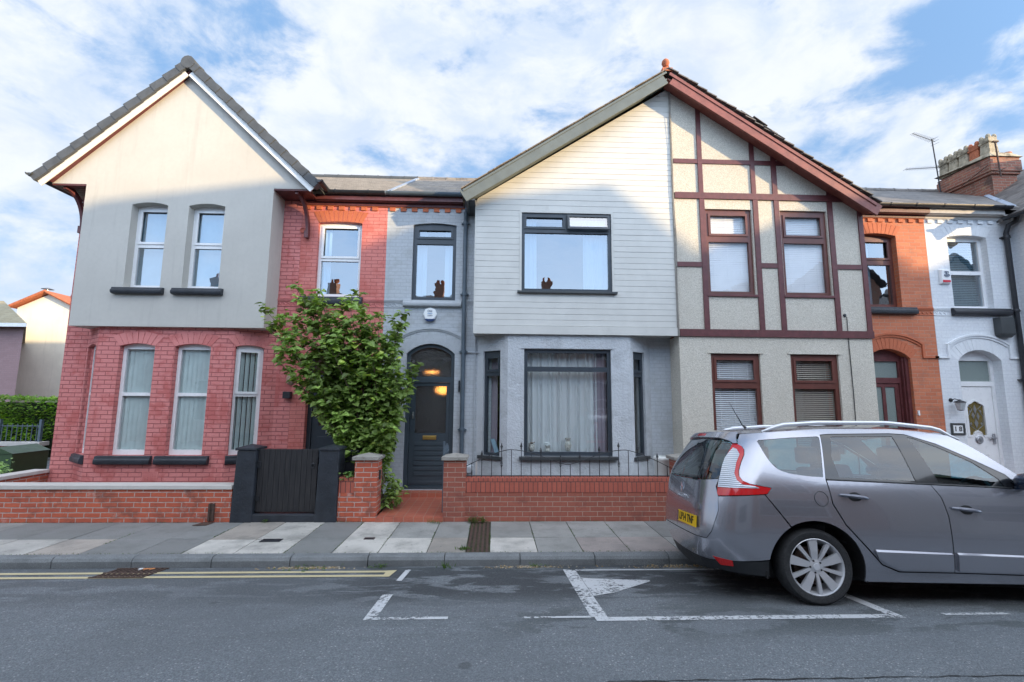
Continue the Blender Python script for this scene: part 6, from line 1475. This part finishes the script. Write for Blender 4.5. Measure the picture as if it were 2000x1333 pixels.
# tailgate furniture
panel('handle_strip', [(s_c(.75)-.20, .742), (-.99, .752), (-.965, .765), (-.965, .80), (-1.0, .812), (s_c(.79)-.20, .79)], 'paint', tg, off=.016, both=False, skirt=.018)
ctr = cpt(-1.24, .635, .012); ux = (cpt(-1.02, .635)-cpt(-1.46, .635)).normalized(); uz = (cpt(-1.24, .69)-cpt(-1.24, .58)).normalized(); nn = ux.cross(uz).normalized()
g = MB(); A = [ctr+ux*a*.235+uz*b*.055 for a, b in ((-1, -1), (1, -1), (1, 1), (-1, 1))]; g.hexa([p-nn*.004 for p in A], [p+nn*.006 for p in A]); np_ = g.build('number_plate', M['plate'], tg, uv=False)
ORG[np_] = ORG[np_]
rm = Matrix((ux, uz, nn)).transposed().to_euler()
pt = text_obj('registration', 'LP14 TNF', .105, M['ink'], np_, ctr+nn*.0075, rm, sx=.84, bold=.0022); g = MB(); A = [ctr+ux*(-.222+.03*a)+uz*.05*b+nn*.0065 for a, b in ((0, -1), (1, -1), (1, 1), (0, 1))]; 
g = MB(); A = [ctr+ux*(-.2345+.022*a)+uz*.05*b+nn*.0068 for a, b in ((0, -1), (1, -1), (1, 1), (0, 1))]; g.add(A, [(0, 1, 2, 3)]); g.build('blue_band', M['alarmblue'], np_, uv=False)
c = cpt(-1.44, .93, .006); ux2 = (cpt(-1.40, .93)-cpt(-1.48, .93)).normalized(); uz2 = (cpt(-1.44, .96)-cpt(-1.44, .90)).normalized(); n2 = ux2.cross(uz2).normalized()
g = MB()
for w1, w2 in (((0, -.062), (.040, 0)), ((.040, 0), (0, .062)), ((0, .062), (-.040, 0)), ((-.040, 0), (0, -.062))):
    a_, b_ = c+ux2*w1[0]+uz2*w1[1], c+ux2*w2[0]+uz2*w2[1]; i_ = lambda w: c+ux2*w[0]*.55+uz2*w[1]*.62
    g.hexa([a_, b_, i_(w2), i_(w1)], [a_+n2*.004, b_+n2*.004, i_(w2)+n2*.012, i_(w1)+n2*.012])
g.build('emblem', M['chrome'], tg, uv=False)
for k, chh in enumerate('SCENIC'):
    s_ = -1.565+k*.062; p = cpt(s_, .845, .003); a_ = (cpt(s_+.02, .845)-cpt(s_-.02, .845)).normalized(); b_ = (cpt(s_, .87)-cpt(s_, .82)).normalized(); rr_ = Matrix((a_, b_, a_.cross(b_))).transposed().to_euler(); text_obj('badge_letter', chh, .052, M['chrome'], tg, p, rr_, ext=.002, bold=.001)
g = MB(); pts = [cpt(-1.42+.03*i, 1.045+.012*math.sin(i*.3), .016) for i in range(14)]; g.tube(pts, .007, 6); g.lathe(cpt(-1.05, 1.045, .01), [(.025, -.015), (.028, .01), (.01, .02)], 10); g.build('wiper', M['carblack'], car, uv=False)
g = MB(); g.tube([(-.20, CW-.25, 1.585), (-.235, CW-.25, 1.615), (-.36, CW-.25, 1.86)], [.016, .007, .002], 6); g.build('aerial', M['carblack'], car, uv=False)
# wheels
def wheel(x, y, s_):
    g = MB(); prof = [(.235, -.085), (.255, -.098), (.300, -.098), (.322, -.075), (.328, -.04), (.328, .04), (.322, .075), (.300, .098), (.255, .098), (.235, .085)]
    wl = MB(); c = Vector((x, y+s_*.10, .325)); P_ = [(r_, -s_*-h_) for r_, h_ in prof]; wl.lathe(c, P_, 48, 'y')
    wl.f = wl.f[:-2]; wl.c = wl.c[:-2]; w_ = wl.build('wheel', M['tyre'], car, smooth=True, sharp=35, uv=False)
    g = MB(); yf = y+s_*.012
    def ring(r0, r1, d0, d1, n=48):
        vs = []
        for k in range(n): a = 2*math.pi*k/n; vs += [(x+r0*math.cos(a), yf+s_*d0, .325+r0*math.sin(a)), (x+r1*math.cos(a), yf+s_*d1, .325+r1*math.sin(a))]
        g.add(vs, [(2*k, 2*k+1, (2*k+3) % (2*n), (2*k+2) % (2*n)) for k in range(n)])
    ring(.252, .240, .0, -.006); ring(.240, .230, -.006, .010); ring(.230, .215, .010, .05); ring(.215, .205, .05, .14)
    for k in range(10):
        a = R(18+36*k+4); wide = k % 2 == 0; w0, w1 = (.024, .042) if wide else (.012, .018); e, f_ = Vector((math.cos(a), 0, math.sin(a))), Vector((-math.sin(a), 0, math.cos(a))); q = Vector((x, yf, .325))
        for (ra, rb, da, db) in ((.045, .13, .020, .006), (.13, .236, .006, .004)):
            wa = w0+(w1-w0)*(ra-.045)/.19; wb = w0+(w1-w0)*(rb-.045)/.19
            A = [q+e*ra+f_*sg*wa+Vector((0, s_*(da+dd), 0)) for sg, dd in ((-1, 0), (1, 0), (1, .03), (-1, .03))]; B = [q+e*rb+f_*sg*wb+Vector((0, s_*(db+dd), 0)) for sg, dd in ((-1, 0), (1, 0), (1, .03), (-1, .03))]; g.hexa(A, B)
    g.lathe((x, yf+s_*.03, .325), [(.062, 0), (.060, s_*.012), (.045, s_*.016), (.03, s_*.02)], 24, 'y'); g.build('rim', M['alloy'], w_, smooth=True, sharp=30, uv=False, bevel=0)
    g = MB(); g.lathe((x, yf+s_*.008, .325), [(.030, 0), (.028, s_*.004)], 20, 'y'); g.build('hub_cap', M['satin'], w_, uv=False)
    g = MB()
    for k in range(5): a = R(36+72*k+4); g.lathe((x+.052*math.cos(a), yf+s_*.018, .325+.052*math.sin(a)), [(.009, 0), (.008, s_*.008)], 8, 'y')
    g.build('wheel_bolts', M['carblack'], w_, uv=False)
    g = MB(); g.lathe((x, y+s_*.12, .325), [(.16, -.012), (.16, .012)], 32, 'y'); g.build('brake_disc', M['rust'], w_, uv=False)
for x in (.07, 2.84): wheel(x, .015, 1); wheel(x, 2*CW-.015, -1)
# hidden inner shell, wheel wells and seats
g = MB()
g.box(-.55, 3.3, .22, 2*CW-.22, .18, .34); g.box(-.62, -.50, .40, 2*CW-.40, .25, .95); g.box(.52, 2.38, .055, .22, .24, .95); g.box(.52, 2.38, 2*CW-.22, 2*CW-.055, .24, .95)
g.box(2.36, 3.1, .3, 2*CW-.3, .34, .72); g.box(-.55, .4, .28, 2*CW-.28, .34, .93)
for c_ in (AC[0], AF[0]):
    for y0, y1 in ((.04, .30), (2*CW-.30, 2*CW-.04)):
        pts = arcpts((c_, .30), .445, -12, 192, 20); g.prism([(a, y0, b) for a, b in pts]+[(a, y0, b) for a, b in arcpts((c_, .30), .46, 192, -12, 20)], (0, y1-y0, 0))
    for y0 in (.30, 2*CW-.31): g.box(c_-.44, c_+.44, y0, y0+.01, .15, .74)
g.build('underbody', M['liner'], car, uv=False)
def seat(x, y, w_=.24, h_=.62):
    g = MB(); g.hexa([(x-.25, y-w_, .50), (x+.28, y-w_, .52), (x+.28, y+w_, .52), (x-.25, y+w_, .50)], [(x-.25, y-w_, .64), (x+.30, y-w_, .68), (x+.30, y+w_, .68), (x-.25, y+w_, .64)])
    g.hexa([(x-.28, y-w_, .62), (x-.13, y-w_, .64), (x-.13, y+w_, .64), (x-.28, y+w_, .62)], [(x-.44, y-w_*.85, .64+h_), (x-.33, y-w_*.85, .66+h_), (x-.33, y+w_*.85, .66+h_), (x-.44, y+w_*.85, .64+h_)])
    g.box(x-.47, x-.36, y-.13, y+.13, .69+h_, .86+h_); g.build('seat', M['seat'], car, bevel=.03, uv=False)
for y in (.40, 2*CW-.40): seat(1.55, y, h_=.56); seat(.70, y, h_=.54); seat(.0, y, .2, h_=.50)
g = MB(); g.hexa([(2.0, .3, .6), (2.35, .3, .6), (2.35, 2*CW-.3, .6), (2.0, 2*CW-.3, .6)], [(2.0, .22, .95), (2.30, .22, 1.03), (2.30, 2*CW-.22, 1.03), (2.0, 2*CW-.22, .95)]); g.build('dashboard', M['seat'], car, bevel=.03, uv=False)
g = MB(); pts = [(1.92+.05*math.sin(a/20*6.283), .42+.18*math.cos(a/20*6.283), .98+.17*math.sin(a/20*6.283)) for a in range(21)]; g.tube(pts, .014, 6); g.build('steering_wheel', M['seat'], car, uv=False)
yaw_, roll_, pit_ = R(-4), R(5.2), R(1.2)
my = Matrix.Rotation(yaw_, 4, 'Z'); mrx = Matrix.Rotation(-roll_, 4, 'X'); mp = Matrix.Rotation(pit_, 4, 'Y')
car.matrix_world = Matrix.Translation((2.885, 4.30, -.115+math.tan(R(6.2))*(5.9-4.30)+.004))@my@mrx@mp
# ------------------------------------------------------------------ planting
def leafmat(name, c, c2, tr=.35, rough=.45):
    t = NT(name); a = t.n('ShaderNodeAttribute', attribute_name='tint'); P = t.obj()
    cc = t.mix(1, t.mix(t.map(t.noise(P, 18, 3), .3, .7), c, c2), a.outputs['Color'], 'MULTIPLY')
    p = t.n('ShaderNodeBsdfPrincipled'); t.set(p.inputs['Base Color'], cc); p.inputs['Roughness'].default_value = rough
    q = t.n('ShaderNodeBsdfTranslucent'); t.set(q.inputs[0], t.mix(1, cc, (1.15, 1.25, .5), 'MULTIPLY')); m = t.n('ShaderNodeMixShader'); m.inputs[0].default_value = tr
    t.L.new(p.outputs[0], m.inputs[1]); t.L.new(q.outputs[0], m.inputs[2]); t.L.new(m.outputs[0], t.out.inputs[0]); return t.m
M['leaf'] = leafmat('shrub_leaf', (.17, .27, .07), (.28, .39, .12)); M['hedge'] = leafmat('hedge_leaf', (.15, .30, .03), (.22, .40, .05), .4); M['bark'] = plain('brown_bark', (.13, .095, .065), .85, .25, 20, .6, 60)
M['grassm'] = leafmat('weed_leaf', (.06, .12, .025), (.09, .17, .035))
rnd = random.Random(11)
def leaf(g, p, d, up, l, w_):
    """one folded, drooping, pointed leaf"""
    d = d.normalized(); s_ = d.cross(up)
    if s_.length < .05: s_ = Vector((1, 0, 0))
    s_.normalize(); n = s_.cross(d).normalized(); f = .10*w_
    m0, m1, m2, m3 = p, p+d*l*.33+n*l*.03, p+d*l*.68-n*l*.01, p+d*l-n*l*.12
    a1, a2 = m1+s_*w_*.5+n*f*2, m2+s_*w_*.40+n*f*1.2; b1, b2 = m1-s_*w_*.5+n*f*2, m2-s_*w_*.40+n*f*1.2
    g.add([m0, m1, m2, m3, a1, a2, b1, b2], [(0, 1, 4), (1, 2, 5, 4), (2, 3, 5), (0, 6, 1), (1, 6, 7, 2), (2, 7, 3)])
sil = [(-3.98, 3.36), (-3.56, 3.84), (-3.25, 3.80), (-2.96, 3.50), (-2.52, 3.74), (-2.23, 3.32), (-1.56, 3.30), (-1.59, 2.95), (-1.71, 2.62), (-1.42, 2.42), (-1.50, 2.14), (-1.62, 1.70), (-1.66, 1.26), (-1.78, 1.0), (-1.74, .6), (-1.62, .35), (-1.78, .1), (-1.98, .5), (-2.05, .95), (-2.40, 1.05), (-2.72, 1.15), (-3.02, 1.43), (-3.25, 1.80), (-3.30, 2.21), (-3.58, 2.50), (-3.75, 2.70), (-3.82, 3.01)]
t = empty('shrub', (-1.95, 8.15, .05), 'tall leafy green shrub leaning over the garden wall between the two front doors', 'shrub')
st = MB(); lv = MB(); base = Vector((-1.97, 8.12, .08))
tips = [(-3.93, 3.33), (-3.75, 3.02), (-3.52, 3.80), (-3.30, 3.62), (-3.15, 3.72), (-2.98, 3.42), (-2.75, 3.40), (-2.50, 3.72), (-2.45, 3.40), (-2.2, 3.26), (-1.95, 3.22), (-1.60, 3.28), (-1.72, 3.0), (-1.9, 2.8), (-1.42, 2.42), (-1.62, 2.2), (-1.55, 2.05), (-1.68, 1.7), (-1.72, 1.35), (-2.1, 2.4), (-2.4, 2.5), (-2.7, 2.7), (-3.0, 2.7), (-3.4, 2.75), (-3.55, 2.45), (-3.2, 2.1), (-3.1, 1.8), (-2.9, 1.55), (-2.6, 1.35), (-2.35, 1.3), (-2.5, 1.9), (-2.2, 1.8), (-2.0, 2.0), (-2.8, 2.2), (-1.95, 1.55), (-2.3, 2.9), (-2.65, 3.05), (-3.2, 3.15), (-3.5, 3.2), (-2.0, 2.5), (-1.85, 1.9)]
twigs = []
for k, (x, z) in enumerate(tips):
    tip = Vector((x, 8.12+rnd.uniform(-.42, .42), z)); b0 = base+Vector((rnd.uniform(-.14, .16), rnd.uniform(-.1, .12), rnd.uniform(0, .1)))
    mid = Vector((-2.0+(x+2.0)*.30+rnd.uniform(-.05, .05), 8.12+(tip.y-8.12)*.4, .08+(z-.08)*.55)); pts = []
    for i in range(15):
        q = i/14; pts.append(b0*(1-q)**2+mid*2*q*(1-q)+tip*q*q+Vector((math.sin(q*9+k), math.cos(q*7+k), 0))*.015)
    st.tube(pts, [.017*(1-i/15)+.0025 for i in range(15)], 5)
    for i in range(4, 15):
        if pts[i].z < .75: continue
        for _ in range(4):
            a = rnd.uniform(0, 6.28); out_ = (pts[min(14, i)]-pts[i-1]).normalized(); d = (out_*.7+Vector((math.cos(a), math.sin(a)*.8, rnd.uniform(-.25, .55)))*.8).normalized(); twigs.append((pts[i], d, rnd.uniform(.16, .34)))
for (p, d, l_) in twigs:
    e = p+d*l_; inside_ = inside_sil = True
    def ins(q):
        q = (-2.6+(q[0]+2.6)*(1.06 if q[0] > -2.6 else .93), 2.0+(q[1]-2.0)*.96)
        c = False
        for i in range(len(sil)):
            a, b = sil[i], sil[i-1]
            if (a[1] > q[1]) != (b[1] > q[1]) and q[0] < (b[0]-a[0])*(q[1]-a[1])/(b[1]-a[1])+a[0]: c = not c
        return c
    if not ins((e.x, e.z)): l_ *= .45; e = p+d*l_
    if rnd.random() < .5: st.tube([p, p+d*l_*.5+Vector((0, 0, .01)), e], [.004, .003, .0015], 4)
    n = max(3, int(l_/.038)); c = rnd.uniform(.45, 1.5)
    for i in range(n):
        q = p+d*l_*(i+.6)/n; a = rnd.uniform(0, 6.28); dd = (d*.5+Vector((math.cos(a), math.sin(a), rnd.uniform(-.95, .15)))).normalized()
        cc = c*rnd.uniform(.75, 1.3); yl = rnd.random() < .06; lv.cur = (cc*(1.5 if yl else 1.0), cc*(1.3 if yl else 1.0), cc*.9); sz = rnd.uniform(.08, .17); leaf(lv, q, dd, Vector((rnd.uniform(-.3, .3), rnd.uniform(-.5, .1)-.25, 1)), sz, sz*.80)
# skirt of leaves down the right stem
for _ in range(330):
    z = rnd.uniform(.12, 1.15); x = -1.93+.16*math.sin(z*4)+rnd.gauss(0, .085)+.10*(z < .55); y = 8.08+rnd.gauss(0, .14); a = rnd.uniform(0, 6.28); c = rnd.uniform(.6, 1.4)
    lv.cur = (c, c, c*.9); sz = rnd.uniform(.07, .14); leaf(lv, Vector((x, y, z)), Vector((math.cos(a), math.sin(a)*.8-.2, rnd.uniform(-.7, .3))), Vector((rnd.uniform(-.3, .3), -.3, 1)), sz, sz*.58)
st.tube([(-1.95, 8.05, .05), (-1.86, 7.98, .35), (-1.80, 7.95, .55), (-1.90, 8.0, .85), (-1.93, 8.02, 1.3)], [.03, .026, .024, .02, .014], 8)
st.build('stems', M['bark'], t, smooth=True, sharp=60); lv.build('foliage', M['leaf'], t, uv=False)
# ivy tuft on the low wall
g = MB()
for _ in range(70):
    a = rnd.uniform(0, 6.28); c = rnd.uniform(.6, 1.2); g.cur = (c*.8, c, c); leaf(g, Vector((-2.27+rnd.gauss(0, .07), 7.55+rnd.uniform(-.05, .1), .69+rnd.uniform(-.06, .05))), Vector((math.cos(a), math.sin(a), rnd.uniform(-.5, .4))), Vector((0, 0, 1)), .05, .04)
tag(g.build('ivy_plant', M['leaf'], uv=False), 'small ivy tuft growing over the short brick wall by the pier', 'plant')
# hedge
g = MB(); t = empty('hedge', (-15, 15.6, 0), 'clipped bright green hedge behind iron railings at the left edge', 'hedge')
for _ in range(9000):
    f = rnd.random()
    if f < .30: p = Vector((rnd.uniform(-20, -12.2), rnd.uniform(14.95, 16.2), 1.80+rnd.gauss(0, .03)))
    else: p = Vector((rnd.uniform(-20, -12.2), 15.0+abs(rnd.gauss(0, .12)), rnd.uniform(.55, 1.82)))
    p.y += .08*math.sin(p.x*3.1)+.05*math.sin(p.z*7); p.z += .03*math.sin(p.x*2.3); a = rnd.uniform(0, 6.28); c = rnd.uniform(.55, 1.35)*(1.0+.25*math.sin(p.x*1.7+p.z*3)); g.cur = (c*(1.3 if rnd.random() < .2 else 1), c, c*.8); sz = rnd.uniform(.06, .12)
    leaf(g, p, Vector((math.cos(a), math.sin(a)-.5, rnd.uniform(-.2, .8))), Vector((rnd.uniform(-.5, .5), -.5, 1)), sz, sz*.6)
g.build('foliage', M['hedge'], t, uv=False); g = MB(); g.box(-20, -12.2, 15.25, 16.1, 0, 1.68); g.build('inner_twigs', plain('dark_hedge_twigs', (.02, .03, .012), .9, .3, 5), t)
g = MB()
for _ in range(160):
    a = rnd.uniform(0, 6.28); c = rnd.uniform(.8, 1.6); g.cur = (c*1.5, c*1.5, c*2.2); leaf(g, Vector((-10.1+rnd.gauss(0, .12), 10.1+rnd.gauss(0, .1), .30+abs(rnd.gauss(0, .12)))), Vector((math.cos(a), math.sin(a), rnd.uniform(0, 1))), Vector((0, 0, 1)), .07, .045)
tag(g.build('lavender_plant', M['leaf'], uv=False), 'pale grey green plant beside the green cabinet', 'plant')
# weeds and litter
def tuft(x, y, z, n, h_, sp, lb, w_=.006, broad=False):
    g = MB()
    for _ in range(n):
        a = rnd.uniform(0, 6.28); c = rnd.uniform(.7, 1.4); g.cur = (c, c, c*.8); p = Vector((x+rnd.gauss(0, sp), y+rnd.gauss(0, sp*.5), z)); d = Vector((math.cos(a)*.4, math.sin(a)*.4, 1))
        hh = h_*rnd.uniform(.4, 1)
        if broad: g.tube([p, p+d*hh*.6], .0015, 3); leaf(g, p+d*hh*rnd.uniform(.2, .8), Vector((math.cos(a), math.sin(a), .3)), Vector((0, 0, 1)), .03, .018)
        else: leaf(g, p, d, Vector((math.cos(a+1.5), math.sin(a+1.5), .1)), hh, w_)
    return tag(g.build('weed', M['grassm'], uv=False), lb, 'weed', 'weeds in the pavement joints')
tuft(-.30, 7.42, 0, 60, .17, .05, 'tall weed at the wall end of the iron drain channel', .012, True); tuft(-.36, 6.15, 0, 90, .05, .045, 'grass tuft beside the iron drain channel near the kerb'); tuft(-.88, 7.40, 0, 40, .07, .05, 'small weed by the right end of the red tiled step'); tuft(-.14, 7.44, 0, 30, .13, .03, 'weed growing right of the drain channel under the dark red wall', .01, True)
tuft(-1.35, 5.84, -.115, 26, .06, .05, 'weed in the gutter below the kerb near the end of the yellow lines', .008, True); tuft(-.55, 5.82, -.115, 30, .10, .06, 'spiky weed in the gutter in front of the open tiled path', .008); tuft(-2.2, 5.80, -.115, 46, .08, .18, 'leafy weeds in the gutter below the kerb in front of the plank gate', .008, True); tuft(.55, 5.84, -.115, 20, .06, .05, 'small weed in the gutter in front of the grey bay', .008, True); tuft(-3.45, 7.46, 0, 12, .08, .02, 'seedling at the foot of the plank gate threshold', .01, True)
g = MB()
for _ in range(900):
    k = rnd.random()
    if k < .45: x, y, z = rnd.gauss(-2.15, .22), rnd.uniform(5.80, 5.88), -.108
    elif k < .75: x, y, z = rnd.gauss(.45, .25), rnd.uniform(5.78, 5.88), -.108
    else: x, y, z = rnd.gauss(2.3, .3), rnd.uniform(5.74, 5.87), -.104
    s_ = rnd.uniform(.004, .012); a = rnd.uniform(0, 6.28); c = rnd.uniform(.5, 1.3); g.cur = (c*1.1, c*.9, c*.6) if rnd.random() < .6 else (c, c, c)
    g.hexa([(x-s_, y-s_, z), (x+s_, y-s_*.6, z), (x+s_*.8, y+s_, z), (x-s_, y+s_*.7, z)], [(x-s_*.6, y-s_*.5, z+s_*.7), (x+s_*.6, y-s_*.4, z+s_*.6), (x+s_*.4, y+s_*.6, z+s_*.7), (x-s_*.5, y+s_*.5, z+s_*.8)])
def litmat():
    t = NT('gutter_debris'); a = t.n('ShaderNodeAttribute', attribute_name='tint'); return t.pbr(t.mix(1, (.30, .27, .22), a.outputs['Color'], 'MULTIPLY'), .9)
M['litter'] = litmat(); tag(g.build('gutter_debris', M['litter'], uv=False), 'leaf scraps and grit along the gutter', 'debris', kind='stuff')
g = MB()
for _ in range(2600):   # moss and fine grass in the slab joints
    if rnd.random() < .5:
        xj = rnd.choice([-.81, -1.41, -1.97, -2.55, -3.77, -4.98, .57, 1.14, 1.74, -.33, -.03]); p = Vector((xj+rnd.gauss(0, .006), rnd.uniform(6.05, 7.48), -.004))
        if math.sin(p.y*6+xj*9) < .1: continue
    else: p = Vector((rnd.uniform(-8, 3), rnd.choice([7.49, 6.04, 7.485])+rnd.gauss(0, .006), 0)); 
    if math.sin(p.x*2.3)+math.sin(p.x*5.1) < .15 and p.y > 7.4: continue
    a = rnd.uniform(0, 6.28); c = rnd.uniform(.6, 1.3); g.cur = (c, c, c*.7); leaf(g, p, Vector((math.cos(a)*.6, math.sin(a)*.6, 1)), Vector((math.cos(a+1.5), math.sin(a+1.5), .1)), rnd.uniform(.008, .022), .005)
tag(g.build('joint_moss', M['grassm'], uv=False), 'moss and fine grass in the paving joints', 'moss', kind='stuff')
g = MB(); g.tube([(-4.02, 5.80, zroad(5.8)+.012), (-3.90, 5.82, zroad(5.82)+.012)], .011, 8); tag(g.build('litter_wrapper', plain('orange_card', (.55, .22, .08), .7, .1, 20)), 'rolled orange and white wrapper beside the gutter grating', 'litter')
g = MB(); g.box(-4.07, -4.02, 5.79, 5.82, zroad(5.8)+.002, zroad(5.8)+.02); tag(g.build('litter_scrap', M['white']), 'scrap of white paper beside the gutter grating', 'litter')
